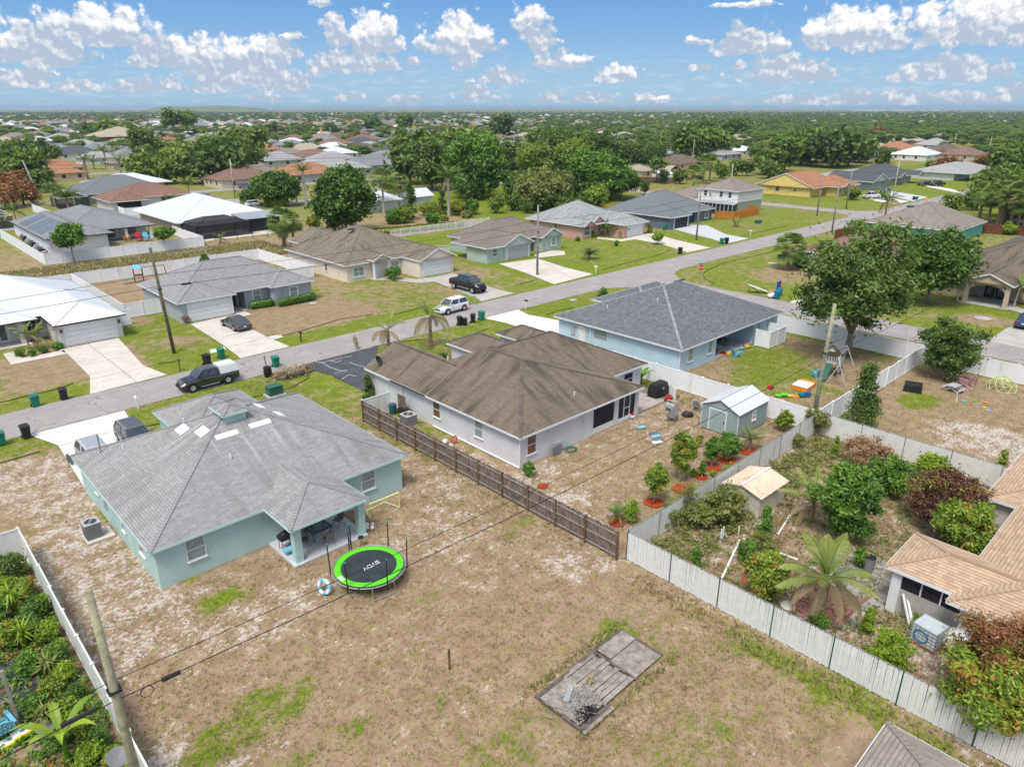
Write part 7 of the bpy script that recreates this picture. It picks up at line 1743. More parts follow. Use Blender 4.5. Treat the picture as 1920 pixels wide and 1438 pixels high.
# ------------ palms
def frond_geo(L,lean,az,drop,width,n=22,seed=0,dry=False):
    """one feather frond: (rachis points, leaflet quads)"""
    r=random.Random(seed);P=[]
    for i in range(9):
        u=i/8;el=lean-drop*u**1.6;P.append((L*u,el))
    x=z=0;pts=[(0,0)]
    for i in range(1,9):
        el=lean-drop*(i/8)**1.3;x+=L/8*cos(el);z+=L/8*sin(el);pts.append((x,z))
    rp=[(p*cos(az),p*sin(az),q) for p,q in pts];Q=[]
    for i in range(n):
        u=.12+.88*(i+.5)/n;k=min(7,int(u*8));f=u*8-k
        bx,bz=pts[k][0]+(pts[k+1][0]-pts[k][0])*f,pts[k][1]+(pts[k+1][1]-pts[k][1])*f
        tx,tz=pts[k+1][0]-pts[k][0],pts[k+1][1]-pts[k][1];tl=sqrt(tx*tx+tz*tz);tx/=tl;tz/=tl
        w=width*(sin(pi*min(1,u*.9+.12))**.7)*r.uniform(.8,1.1);hang=(.9 if dry else .2)+.25*u
        for s in (-1,1):
            lx,lz,ly=bx+tx*w*.6,bz+tz*w*.6-w*hang,s*w*(.7 if not dry else .45)
            b0,b1=(bx,0,bz),(bx+tx*L*.7/n,0,bz+tz*L*.7/n)
            q=[b0,b1,(lx+tx*.03,ly,lz+.01),(lx,ly,lz)]
            Q.append([(p[0]*cos(az)-p[1]*sin(az),p[0]*sin(az)+p[1]*cos(az),p[2]) for p in q])
    return rp,Q
def palm(label,px,py,top,L=2.6,nf=16,m='palm',dry=0,kind='feather',trunk=.14,bark='palmbark',lean=(0,0),name='palm_tree',xy=None,h=None,skirt=0,seed=0,stems=1,nl=22,drymat='palmdry'):
    X,Y=xy or G(px,py);H=h or max(.3,height_at(X,Y,top)-L*.45);r=random.Random(seed+int(px));t=thing(name,label,'palm',(X,Y,0))
    for s in range(stems):
        ox,oy=(0,0) if stems==1 else (r.uniform(-.5,.5),r.uniform(-.5,.5));hs=H*(1 if s==0 else r.uniform(.7,.95));tx,ty=lean[0]+ox*1.6,lean[1]+oy*1.6
        pts=[(ox,oy,-.05)]+[(ox+(tx-ox)*u**1.5,oy+(ty-oy)*u**1.5,hs*u) for u in (.3,.6,.8,1)]
        TU(pts,[trunk*1.5,trunk,trunk*.95,trunk*.95,trunk*1.15],9).build('trunk',M[bark],t)
        k=max(3,nf//stems)
        for i in range(k):
            az=2*pi*(i*.382+r.random()*.1) ;tier=i/k;isdry=r.random()<dry*(1.6 if tier>.5 else .5)
            ln=radians(82-62*tier) if not isdry else radians(r.uniform(-5,35));dp=radians(40+45*r.random()) if not isdry else radians(r.uniform(90,130))
            if kind=='feather':
                rp,Q=frond_geo(L*r.uniform(.85,1.1),ln,az,dp,L*.22,nl,seed*50+i,isdry)
                V=np.array(Q)+np.array([tx,ty,hs]);V=V.reshape(-1,4,3)
                me=quads_mesh('frond',V,M[drymat if isdry else m],np.clip(r.uniform(.05,.45)+np.repeat(np.linspace(0,.42,len(V)//2),2)+np.random.default_rng(i+seed).uniform(-.1,.1,len(V)),0,1))
                o=link('frond',me,t);TU([(p[0]+tx,p[1]+ty,p[2]+hs) for p in rp],[.03*L/2.5*(1-j/10) for j in range(9)],4).build('rachis',M['palmmix' if not isdry else 'palmdry'],o)
        if kind=='fan':
            V=[];T=[];VD=[]
            for i in range(nf*3):
                az=r.uniform(0,6.28);el=r.uniform(-.7,1.35);c=L*.62;cx,cy,cz=c*cos(el)*cos(az),c*cos(el)*sin(az),c*sin(el)
                nn=13;fr_=L*.42
                D=Vector((cx,cy,cz)).normalized();U=D.cross(Vector((0,0,1))).normalized();Wv=D.cross(U)
                for j in range(nn):
                    a=-1.35+2.7*j/(nn-1);d=(D*cos(a)+U*sin(a));base=Vector((cx,cy,cz))*.85;tip=base+d*fr_*r.uniform(.85,1.1)+Vector((0,0,-.16*L));mid=base+d*fr_*.5;wv=d.cross(Wv).normalized()*.05*L/2
                    V.append([tuple(base),tuple(mid+wv),tuple(tip),tuple(mid-wv)]);T.append(.25+.5*(el+.7)/2+r.uniform(0,.2))
            me=quads_mesh('crown',np.array(V)+np.array([tx,ty,hs]),M[m],np.array(T));link('crown',me,t)
            if skirt:
                V=[]
                for i in range(260):
                    az=r.uniform(0,6.28);z0=r.uniform(-.1,.1);q=r.uniform(.2,.62)*L*.6;l=skirt*r.uniform(.5,1);w=.09
                    a=(.15*cos(az),.15*sin(az),z0);b=(q*cos(az),q*sin(az),z0-l*.5);c=(q*.8*cos(az),q*.8*sin(az),z0-l);V.append([a,(b[0]-w*sin(az),b[1]+w*cos(az),b[2]),c,(b[0]+w*sin(az),b[1]-w*cos(az),b[2])])
                link('dead_frond_skirt',quads_mesh('skirt',np.array(V)+np.array([tx,ty,hs]),M['palmdry'],np.random.default_rng(seed).uniform(0,.7,len(V))),t)
    return t
palm('coconut palm with green and tan drooping fronds beside the cream pot',1536,1166,0,2.9,15,'palmmix',.36,trunk=.21,xy=(31.2,10.5),h=2.4,seed=3,nl=46)
palm('half-dead coconut palm on the verge, left one of the pair',729,660,0,2.6,13,'palmmix',.6,xy=G(729,660),h=2.3,trunk=.19,seed=4,nl=26)
palm('taller half-dead coconut palm on the verge, right one of the pair',808,650,0,3.2,14,'palmmix',.6,xy=G(808,650),h=3.2,trunk=.2,seed=5,nl=28)
palm('small clump of drooping palms in front of the grey house entry',846,690,0,1.6,21,'palmmix',.5,xy=G(848,684),h=1.7,trunk=.07,stems=3,seed=6)
palm('low green bushy palm at the foot of the drooping clump',838,676,0,1.5,18,'palm',.05,xy=G(836,678),h=.3,trunk=.08,seed=7);palm('second low bushy palm at the foot of the drooping clump',868,684,0,1.4,16,'palm',.3,xy=G(866,680),h=.3,trunk=.08,seed=8)
palm('little coconut palm in red mulch behind the fence corner',1157,978,940,1.1,11,'palm',.05,trunk=.05,seed=9,h=.5)
palm('young bushy palm in red mulch between the shed and the slatted fence',1405,845,795,1.5,12,'palm',.1,trunk=.1,seed=10,h=.9)
palm('coconut palm leaning out from the left edge of the withered shrubs',1490,960,0,2.6,12,'palmmix',.4,xy=G(1520,975),h=1.1,trunk=.15,seed=11,nl=28)
palm('slim coconut palm by the road junction beyond the turquoise house',1655,428,362,4.0,14,'palm',.25,trunk=.22,seed=12)
palm('short round palm in the middle of the mint house lawn',1105,486,455,2.3,26,'palm',0,trunk=.15,seed=13,h=.7)
palm('royal palm with a tall pale trunk among the hedges',842,405,316,5.0,16,'palm',.1,trunk=.3,bark='barkpale',seed=14)
palm('dwarf palm beside the pink house window, left one',1140,443,412,2.6,20,'palm',0,trunk=.12,seed=15,stems=3,h=1.2);palm('dwarf palm beside the pink house window, right one',1162,443,417,2.3,16,'palmmix',0,trunk=.1,seed=16,stems=3,h=1.0)
palm('multi-trunk pygmy palm on the bare lawn by the transformer cabinet',1377,425,412,1.8,14,'palmmix',.1,trunk=.12,seed=17,stems=3,h=1.0)
palm('yellowing palm cluster in the bed of the white metal roofed house',62,657,610,1.7,21,'palmmix',.1,trunk=.07,seed=18,stems=3,h=1.8)
palm('small palm clump by the pool cage lawn',410,457,432,1.8,15,'palm',.1,trunk=.1,seed=19,stems=3,h=1.0)
palm('adonidia palm beside the beige house entry, left one',1802,566,500,2.2,14,'palmmix',.25,trunk=.1,seed=20,stems=2,bark='barkpale',h=3.0);palm('adonidia palm beside the beige house entry, right one',1897,574,522,2.3,14,'palmmix',.25,trunk=.1,seed=21,stems=2,bark='barkpale',h=2.6)
palm('shaggy date palm in the far left yards, left one',106,386,345,4.2,30,'palm',0,trunk=.3,seed=22);palm('shaggy date palm in the far left yards, right one',130,398,357,4.2,30,'palm',.05,trunk=.3,seed=23)
palm('skinny coconut palm at the left edge by the pool cage',36,436,385,3.0,12,'palm',.2,trunk=.14,seed=24);palm('bright palm bush behind the white metal roof',322,385,366,3,16,'palmmix',.1,trunk=.2,seed=25)
palm('yellowish palm by the far street behind the white metal roof',356,372,335,3.4,16,'palmmix',.1,trunk=.2,seed=26);palm('tall palm with a slim trunk left of the huge ficus',574,385,310,3.4,18,'palm',.1,trunk=.28,bark='barkpale',seed=27)
for lab,px,py,top in (('fan palm just right of the huge ficus',720,400,322),('second fan palm right of the huge ficus',749,388,333)):palm(lab,px,py,top,3.8,16,'palm',kind='fan',trunk=.25,bark='barkpale',skirt=1.2,seed=px)
for lab,px,py,top in (('distant palm above the far street, left',165,335,290),('distant yellow palm beside the far street',177,318,295),('distant tall palm in the far left yards',228,330,292),('distant feather palm left of the grey gable',215,305,265),('distant twin palm beside the feather palm',200,312,272),('dark silhouetted palm among the middle rooftops',735,295,258),('palm above the brown rooftops',640,290,270),('palm at the dark tree group left of the brick building',1190,302,275),('palm at the right side of the dark tree group',1212,303,278)):
    palm(lab,px,py,top,4.6,14,'palm',.1,trunk=.3,seed=px,nl=14)
palm('cabbage palm with a shaggy skirt of dead fronds in the grassy strip',534,466,398,3.4,20,'palm',kind='fan',trunk=.32,skirt=3.8,seed=31);palm('second cabbage palm half hidden behind the shaggy one',551,456,405,2.8,16,'palm',kind='fan',trunk=.25,skirt=2.0,seed=32)
palm('round cabbage palm with a golden skirt on the corner lawn',1476,505,440,3.2,24,'palm',kind='fan',trunk=.3,skirt=2.6,seed=33,h=3.5)
for i,(px,py,top) in enumerate(((1850,424,352),(1868,428,348),(1890,436,350),(1905,430,345),(1915,440,362),(1876,420,338),(1835,412,350),(1300,355,315),(1318,345,295),(1330,340,298))):
    palm(('cabbage palm at the left front of the palm thicket on the right','cabbage palm with brown fruit in the palm thicket on the right','tall cabbage palm in the middle of the palm thicket on the right','cabbage palm near the right picture edge','lowest cabbage palm at the right picture edge','rearmost cabbage palm of the palm thicket on the right','small cabbage palm at the left end of the palm thicket','lone cabbage palm on the empty lot behind the slate roof','leaning cabbage palm with long dead skirt behind the empty lot','cabbage palm beside the leaning one behind the empty lot')[i],px,py,top,4.2,16,'palm',kind='fan',trunk=.3,skirt=2.5,seed=40+i)
# banana, cane, leafy plants in the lower left garden
def grass_clump(label,px,py,L,n,m='leaflime',name='tall_grass_plant',spread=.5,w=.05):
    X,Y=G(px,py);t=thing(name,label,'plant',(X,Y,0));r=random.Random(px);V=[]
    for i in range(n):
        az=r.uniform(0,6.28);q=r.uniform(.15,1)*spread*L;h=L*r.uniform(.6,1);a=(r.uniform(-.1,.1),r.uniform(-.1,.1),0);m1=(q*.4*cos(az),q*.4*sin(az),h*.75);c=(q*1.2*cos(az),q*1.2*sin(az),h*r.uniform(.45,1));wx,wy=-w*sin(az),w*cos(az)
        V.append([(a[0]-wx*.5,a[1]-wy*.5,0),(a[0]+wx*.5,a[1]+wy*.5,0),(m1[0]+wx,m1[1]+wy,m1[2]),(m1[0]-wx,m1[1]-wy,m1[2])]);V.append([(m1[0]-wx,m1[1]-wy,m1[2]),(m1[0]+wx,m1[1]+wy,m1[2]),(c[0]+wx*.1,c[1]+wy*.1,c[2]),(c[0]-wx*.1,c[1]-wy*.1,c[2])])
    link('blades',quads_mesh('blades',np.array(V),M[m],np.random.default_rng(px).random(len(V))),t);return t
for lab,px,py,L,n,m in (('tall yellow-green cane clump in the lower left garden, upper one',30,1150,1.9,70,'leaflime'),('yellow-green cane clump above the trellis',48,1215,1.6,60,'leaflime'),('lemongrass clump growing in the round tub',90,1358,1.2,80,'leafolive'),('cane clump with arching leaves beside the tub',95,1270,1.4,60,'leafolive'),('yellow cane clump at the very left edge of the garden',5,1100,1.3,40,'leaflime'),('dry grass tuft standing on the collapsed platform',1107,1283,.5,90,'palmdry')):
    grass_clump(lab,px,py,L,n,m,w=.035 if 'tuft' in lab else .045)
for i,(px,py,hw,m,h) in enumerate(((30,1085,24,'leafoak',60),(15,1120,22,'leafmid',40),(50,1115,22,'leafmid',40),(72,1155,24,'leafmid',46),(55,1190,20,'leafmid',40),(92,1195,20,'leafmid',36),(20,1210,26,'leafficus',50),(110,1235,20,'leafmid',34),(60,1260,24,'leafmid',44),(125,1270,20,'leafmid',34),(100,1300,22,'leafmango',36),(145,1310,18,'leafficus',30),
                             (70,1335,20,'leafmid',40),(130,1345,24,'leafficus',36),(155,1370,20,'leafmid',30),(110,1400,22,'leafmid',34),(190,1400,20,'leafmid',30),(170,1425,24,'leafmid',34),(215,1425,16,'leafmango',26),(5,1160,20,'leafmid',44))):
    pos=('in the upper corner by the white fence','at the left edge beside the yellow cane','next to the white fence bend','against the white fence above its middle','behind the upper cane clump','close to the fence at its second post','left of the trellis top','along the fence beside the trellis','right of the trellis post','touching the fence halfway down','yellow-green one between canes and fence','low one against the fence','behind the round tub','right of the round tub','under the upper cable','above the banana plant','right of the banana plant by the fence','at the bottom edge below the banana leaves','between the dish and the banana plant','at the left edge above the trellis')[i]
    tree('leafy green garden bush '+pos,px,py+4,py-h*.8,hw*1.15,(m,'leaflime','leafmango',m)[i % 4],1700,.12,22,'round',.03,name='shrub',cat='shrub',limbs=3,trunk_r=.03)['group']='bushes in the lower left garden'
t=thing('banana_plant','banana plant with broad yellow-green leaves at the lower left','plant',(*G(130,1428),0));TU([(0,0,0),(0,0,1.3)],[.12,.08],8).build('stem',M['leaflime'],t)
for i,(az,L) in enumerate(((.4,1.7),(1.5,1.4),(2.6,1.7),(3.6,1.3),(4.6,1.2),(5.5,1.5))):
    V=[];p=[]
    for k in range(9):u=k/8;p.append((L*u*cos(az),L*u*sin(az),1.3+.8*sin(u*2.2),.17*sin(pi*(.08+.9*u))))
    for a,b in zip(p,p[1:]):
        for s in (-1,1):V.append([a[:3],b[:3],(b[0]-s*b[3]*sin(az),b[1]+s*b[3]*cos(az),b[2]+.03),(a[0]-s*a[3]*sin(az),a[1]+s*a[3]*cos(az),a[2]+.03)])
    link('leaf',quads_mesh('leaf',np.array(V),M['leaflime'],np.full(len(V),.3+.1*i)),t)
t=thing('banana_plant','small banana plant between the grey house and the white fence','plant',(51.3,36.6,0));TU([(0,0,0),(0,0,.6)],[.1,.06],8).build('stem',M['leaflime'],t)
for i in range(7):
    az=i*.9;L=1.2;V=[];p=[(L*k/8*cos(az),L*k/8*sin(az),.6+.8*sin(k/8*2),.2*sin(pi*(.08+.9*k/8))) for k in range(9)]
    for a,b in zip(p,p[1:]):
        for s in (-1,1):V.append([a[:3],b[:3],(b[0]-s*b[3]*sin(az),b[1]+s*b[3]*cos(az),b[2]+.03),(a[0]-s*a[3]*sin(az),a[1]+s*a[3]*cos(az),a[2]+.03)])
    link('leaf',quads_mesh('leaf',np.array(V),M['leafmid'],np.full(len(V),.5)),t)
for lab,px,py,hw,h in (('row of small dark shrubs at the porch of the white roofed house, left end',38,668,10,14),('small dark shrub in the palm bed, second from left',62,668,8,12),('small dark shrub in the palm bed, third from left',82,662,8,12),('reddish shrub at the garage end of the palm bed',110,655,10,12),('brown-leaved shrub at the corner of the light grey garage',350,606,8,16),('small fern bush by the pink house corner',1083,452,6,8),('sapling on the bare lawn of the pink house',1156,462,5,11),('tiny bush by the slate blue garage door',1263,425,4,12),('bush beside the slate blue entry',1290,418,5,9),('dark bush at the pink house entry',1110,445,6,14)):
    tree(lab,px,py,py-h,hw,'leafmid' if 'brown' not in lab else 'leafdead',500,.16,12,'round',.05,name='shrub',cat='shrub',limbs=2,trunk_r=.03)
# dry weeds and tufts of the yards: countless, so one object each
def tufts(name,n,regions,hmin,hmax,m,seed,label,dryness=None):
    q=np.random.default_rng(seed);P=[]
    per=[r[4] for r in regions];tot=sum(per)
    for (x0,x1,y0,y1,wgt) in regions:
        k=int(n*wgt/tot);P.append(np.stack([q.uniform(x0,x1,k),q.uniform(y0,y1,k)],1))
    P=np.concatenate(P);d,s=cover(P[:,0],P[:,1])
    keep=q.random(len(P))<np.clip(1.05-s*1.3,.1,1);P,d=P[keep],d[keep];n=len(P);B=4
    P=np.repeat(P,B,0);d=np.repeat(d,B);N=len(P);P=P+q.normal(size=(N,2))*.05
    h=q.uniform(hmin,hmax,N);az=q.uniform(0,6.28,N);w=h*.22;lx,ly=q.normal(size=N)*h*.6,q.normal(size=N)*h*.6
    V=np.zeros((N,3,3));V[:,0,0]=P[:,0]-w*np.sin(az);V[:,0,1]=P[:,1]+w*np.cos(az);V[:,1,0]=P[:,0]+w*np.sin(az);V[:,1,1]=P[:,1]-w*np.cos(az);V[:,2,0]=P[:,0]+lx;V[:,2,1]=P[:,1]+ly;V[:,2,2]=h;V[:,:2,2]=-.02
    tint=np.where(q.random(N)<d,q.uniform(0,.7,N),q.uniform(.78,1,N))
    o=link(name,quads_mesh(name,V,M[m],tint),kind='stuff');o['label']=label;return o
tufts('grass',42000,[(3.6,27.6,12,35,3),(3.6,27.6,7,14,1),(28.6,52,21,32,1.2),(28.5,52,2,20,1.2),(24.2,28,28,62,.5),(2.5,7.8,22,60,.4),(53,76,21,35,.8),(53,76,6,20,.6)],.04,.13,'grassblade',3,'short dry and green grass tufts scattered over the yards')
tufts('weeds',2600,[(26.6,28.1,-2,19,1.2),(28.6,52,19.3,20.3,.6),(27.3,28.3,20,46,.3),(51.2,52.5,3,20,.5),(17,24,13.8,14.2,.25),(17,24,17,17.4,.25),(50,52.6,22,36,.4)],.07,.24,'grassblade',4,'taller weeds growing along the fences and the platform')
def cover_leaves(name,label,x0,x1,y0,y1,n,m,leaf,seed,hz_=.3):
    global RNG;RNG=np.random.default_rng(seed);k=n//14;P=np.stack([RNG.uniform(x0,x1,k),RNG.uniform(y0,y1,k),RNG.uniform(.02,hz_,k)],1)
    C=np.repeat(P,14,0)+RNG.normal(size=(k*14,3))*np.array([.16,.16,.05]);C[:,2]=np.maximum(C[:,2],.02);N_=RNG.normal(size=(k*14,3))*.5+np.array([0,0,1]);N_/=np.linalg.norm(N_,axis=1)[:,None]
    o=link(name,quads_mesh(name,leaf_quads(C,N_,np.full(len(C),leaf*.5),np.full(len(C),leaf)),M[m],RNG.random(len(C))),kind='stuff');o['label']=label
cover_leaves('ground_cover','low leafy ground cover filling the lower left garden',-2.5,3.35,22.8,43.5,9000,'leafmid',.11,51)
cover_leaves('ground_cover','yellow-green low weeds in the lower left garden',-2.5,3.35,22.8,43.5,5000,'leafmango',.1,52)
cover_leaves('ground_cover','low olive weeds along the inside of the slatted fences',28.7,52,17.5,20.2,9000,'leafolive',.1,53,.4)
cover_leaves('ground_cover','low weeds among the shrubs of the overgrown yard',29,51,6,18,15000,'leafolive',.09,54,.15)
cover_leaves('leaf_litter','brown fallen leaves under the shrubs of the overgrown yard',29,52,3,20,7000,'leafdead',.08,55,.04)
tufts('dry_grass',7000,[(-10,60,126,134,2),(34,60,118.5,124,1)],.2,.6,'grassblade',6,'tall tan grass strip between the white fences')
tufts('front_grass',16000,[(-5,30,56,63,1),(38,56,54,63,.6),(62,82,54,63,.6),(-5,12.5,69.5,85,.6),(20,27,69.5,100,.8),(34,60,69.5,86,1.6)],.03,.08,'grassblade',8,'mown grass of the front lawns along the road')
# the suburb behind, distant trees and woods
def fhouse(label,x,y,w,d,rm,wl,h=2.6,s=.42,wing=None,name='house'):
    t=thing(name,label,'house',(x,y,0),group='houses of the distant suburb');x=y=0;wb=BX(x-w/2,x+w/2,y-d/2,y+d/2,-.1,h)
    F,R,E=hip_faces(x-w/2-.5,x+w/2+.5,y-d/2-.5,y+d/2+.5,h,s);rb=MB()
    for f in F:rb.add(f,[tuple(range(len(f)))])
    if wing is not None:
        wx=x+wing*w*.27;wb.box(wx-3,wx+3,y-d/2-3.5,y-d/2,-.1,h-.01)
        F,R,E=hip_faces(wx-3.5,wx+3.5,y-d/2-4,y,h,s,'gy' if wing>0 else 'hip')
        for f in F:rb.add(f,[tuple(range(len(f)))])
    wb.build('wall',wl,t);rb.build('roof',rm,t)
    for k in (-.3,.1,.38):
        link('window',WM[0],t,(x+k*w,y-d/2-.03,0));link('window',WM[1],t,(x-w/2-.03,y+k*d*.8,0))
    return t
WM=[BX(-.6,.6,-.02,.02,.9,2.1).mesh('window',M['darkglass']),BX(-.02,.02,-.5,.5,.9,2.1).mesh('window',M['darkglass'])]
walls_=[W('far_wall_'+n,c) for n,c in (('white',(.66,.66,.64)),('cream',(.6,.52,.4)),('peach',(.6,.43,.32)),('grey',(.42,.43,.44)),('tan',(.5,.42,.33)),('blue',(.3,.42,.5)))]
wn_=['white','cream','peach','grey','tan','blue']
roofs_=[(R_two,'taupe'),(R_two,'taupe'),(R_grey,'mid grey'),(R_brown,'streaked brown'),(R_white,'white metal'),(R_red,'terracotta'),(R_sand,'sandy'),(R_darkg,'charcoal'),(R_wh,'pale grey'),(R_warm,'warm brown'),(R_grey,'mid grey'),(R_wh,'pale grey')]
rq=random.Random(42)
occupied=[(o.location.x,o.location.y) for o in SC.objects if o.parent is None and o.get('category')=='tree']
HS=[]
# ones that can be read singly in the photograph: pixel of the front wall foot, width, roof, wall
for px,py,w,ri,wi,wing in ((470,350,20,9,1,1),(495,342,18,0,2,None),(590,340,22,5,3,None),(625,322,20,8,5,None),(710,322,22,2,5,1),(665,330,16,8,3,None),(600,305,20,9,1,None),(530,312,20,8,3,None),(585,290,20,6,1,1),(635,285,18,4,0,None),
        (690,290,20,3,1,1),(735,292,18,7,1,None),(640,262,18,3,2,None),(680,258,20,9,0,None),(715,262,18,2,0,None),(760,262,20,3,1,None),(790,268,18,9,2,None),(560,268,18,9,0,None),(505,290,16,5,2,None),(530,262,16,0,4,None),(610,250,18,0,4,None),
        (1228,332,20,6,4,1),(1290,318,20,3,2,None),(1260,300,14,4,2,None),(1300,268,18,2,5,None),(1345,262,20,6,1,None),(1395,268,20,6,1,1),(1210,250,22,0,2,1),(1250,248,20,2,5,1),(1370,300,18,8,3,None),(1405,292,16,4,0,None),
        (1180,262,20,8,0,None),(1550,250,20,8,3,None),(1640,300,22,2,1,None),(1700,288,24,5,2,1),(1740,300,24,4,0,None),(1650,285,22,6,4,None),(1790,292,22,3,2,None),(1770,280,24,8,3,None),(1830,300,22,9,4,None),(1680,268,22,6,1,None),(1720,272,22,6,2,None),
        (990,245,20,4,3,None),(1020,250,20,0,1,None),(950,256,14,6,1,None),(975,268,16,0,1,None),(860,250,18,4,0,None),(60,250,22,4,0,1),(75,272,20,4,3,None),(20,285,20,5,2,None),(130,262,22,9,3,None),(150,255,20,4,0,None),(110,240,18,0,2,None),(200,290,24,2,3,1),(150,298,22,7,0,None),
        (125,290,20,2,0,None),(265,300,22,2,5,None),(250,290,22,2,3,None),(115,328,18,5,4,None),(110,340,18,5,2,None),(290,276,18,4,0,None),(190,255,18,2,0,1),(360,258,16,4,0,None),(370,278,16,0,4,None),(300,258,18,0,1,None),(385,295,20,9,2,None),(20,312,20,9,4,None),(8,330,20,3,4,None)):
    X,Y=G(px,py);HS.append((X,Y+6,w,ri,wi,wing))
for yy in list(range(205,1500,46)):
    for xx in range(-100,1500,25):
        x=xx+rq.uniform(-3,3);y=yy+rq.uniform(-4,4);p=PX(x,y,2)
        if not (-60<p[0]<1980) or p[2]<190 or p[2]>1300:continue
        pr=.85 if p[0]<1000 else (.3 if p[0]<1350 else .14)
        if 960<p[0]<1240 and p[1]>262:pr=0
        if 730<p[0]<1000 and p[1]>275:pr=0
        if 1430<p[0]<1620 and p[1]>250:pr=0
        if p[1]>340 or (p[0]>1240 and p[1]>300):pr=0
        if rq.random()<pr and all(abs(x-h[0])>19 or abs(y-h[1])>19 for h in HS):HS.append((x,y,rq.uniform(15,21),rq.choice((0,1,2,3,4,6,7,8,9,10,11,0,5)),rq.randrange(6),rq.choice([None,1,-1])))
LM=((60,'reddish tree'),(160,'date palms'),(250,'brown roofed house'),(330,'screened pool'),(440,'transformer pole'),(520,'dome tree'),(650,'huge ficus'),(760,'clipped hedges'),(842,'royal palm'),(905,'green oak'),(1020,'olive tree'),(1130,'dark thicket'),(1240,'metal shed'),(1370,'tall white house'),(1500,'yellow house'),(1620,'white pickup'),(1720,'charcoal roofs'),(1800,'pale roofed house'),(1880,'palm thicket'))
def place_word(px,py):
    l=min(LM,key=lambda q:abs(q[0]-px));c=('left' if px<l[0] else 'right')+' of the '+l[1]
    d='near the horizon' if py<225 else 'far away' if py<245 else 'in the distance' if py<270 else 'beyond the nearer yards'
    return c,d
HS.sort(key=lambda h:h[0]**2+h[1]**2)
RB={}
for (x,y,w,ri,wi,wing) in HS[290:]:RB.setdefault(ri,[]).append((x,y,w))
for i in range(230):
    px=rq.uniform(-40,1250) if rq.random()<.8 else rq.uniform(1250,1960);dd=1100*2.6**rq.random();a=math.atan((px-960)/1429);x_,y_=dd*math.tan(a),dd
    RB.setdefault(rq.choice((0,0,2,4,6,8,3,5)),[]).append((x_*_sa+y_*_ca,-x_*_ca+y_*_sa,19))
for ri,L_ in RB.items():
    b_=MB()
    for x,y,w in L_:
        F,R,E=hip_faces(x-w/2,x+w/2,y-w*.4,y+w*.4,3.2,.45)
        for f in F:b_.add(f,[tuple(range(len(f)))])
        b_.add([(x-w/2,y-w*.4,0),(x+w/2,y-w*.4,0),(x+w/2,y-w*.4,3.2),(x-w/2,y-w*.4,3.2)],[(0,1,2,3)]).add([(x-w/2,y-w*.4,0),(x-w/2,y+w*.4,0),(x-w/2,y+w*.4,3.2),(x-w/2,y-w*.4,3.2)],[(0,1,2,3)])
    o=b_.build('distant_roofs',roofs_[ri][0],kind='stuff');o['label']='tiny %s roofs scattered towards the horizon' % roofs_[ri][1]
for i,(x,y,w,ri,wi,wing) in enumerate(HS[:290]):
    px,py,zc=PX(x,y,3);c,d=place_word(px,py)
    fhouse('%s roofed %s house %s, %s' % (roofs_[ri][1],wn_[wi],d,c),x,y,w,w*.72,roofs_[ri][0],walls_[wi],s=.42 if ri !=4 else .38,wing=wing)
t=MB()
for k in range(26):
    px=rq.uniform(1600,1760);X,Y=G(px,208.2);t.box(X-25,X+25,Y-15,Y+15,0,9)
tag(t.build('warehouse_roofs',M['white'],kind='stuff'),'white flat industrial roofs on the horizon at the right','buildings')
# tree templates (crown and trunk meshes shared by every copy)
TPL=[]
for i,(R_,H_,n_,lf,sh,cl,m_,fl) in enumerate(((4.2,6.5,1500,.75,'round',26,'leaf',.8),(5.2,6.0,1700,.8,'round',30,'leaf',.7),(3.6,6.5,1100,.7,'open',22,'leaf',.7),(3.0,5.0,1000,.6,'round',18,'leaf',.8),
        (3.6,4.5,1000,.6,'umbrella',20,'pine',.5),(4.0,5.0,1100,.65,'open',18,'pine',.5),(2.6,3.2,700,.6,'round',14,'leafolive',.8),(3.5,4.5,1000,.6,'open',20,'leafrust',.8))):
    me,P_,cr_=crown('crown',R_,H_,M[m_],int(n_*1.6),int(cl*1.3),lf*.75,500+i,sh,flat=fl)
    bare=(1.0,.7,1.3,.6,5.0,4.5,.3,.5)[i];tm=trunk_mb(bare+H_*.3,.2,P_,4,(0,0),bare,i).mesh('trunk',M['bark'],True)
    TPL.append((me,tm,bare,R_,H_+bare))
names=['dense round','wide spreading','ragged','small round','flat-topped pine','tall thin pine','low olive','rusty brown']
def near_house(x,y):
    for h in HSN.get((int(x//30),int(y//30)),()):
        if abs(x-h[0])<h[2]*.5+2 and abs(y-h[1])<h[2]*.4+3:return True
    return False
HSN={}
for h in HS:
    for a in (-1,0,1):
        for b in (-1,0,1):HSN.setdefault((int(h[0]//30)+a,int(h[1]//30)+b),[]).append(h)
T_=[]
for i_ in range(34):T_.append((rq.uniform(128,176),rq.uniform(118,172),rq.choice((0,1,1,2,3)),rq.uniform(.5,.85)))
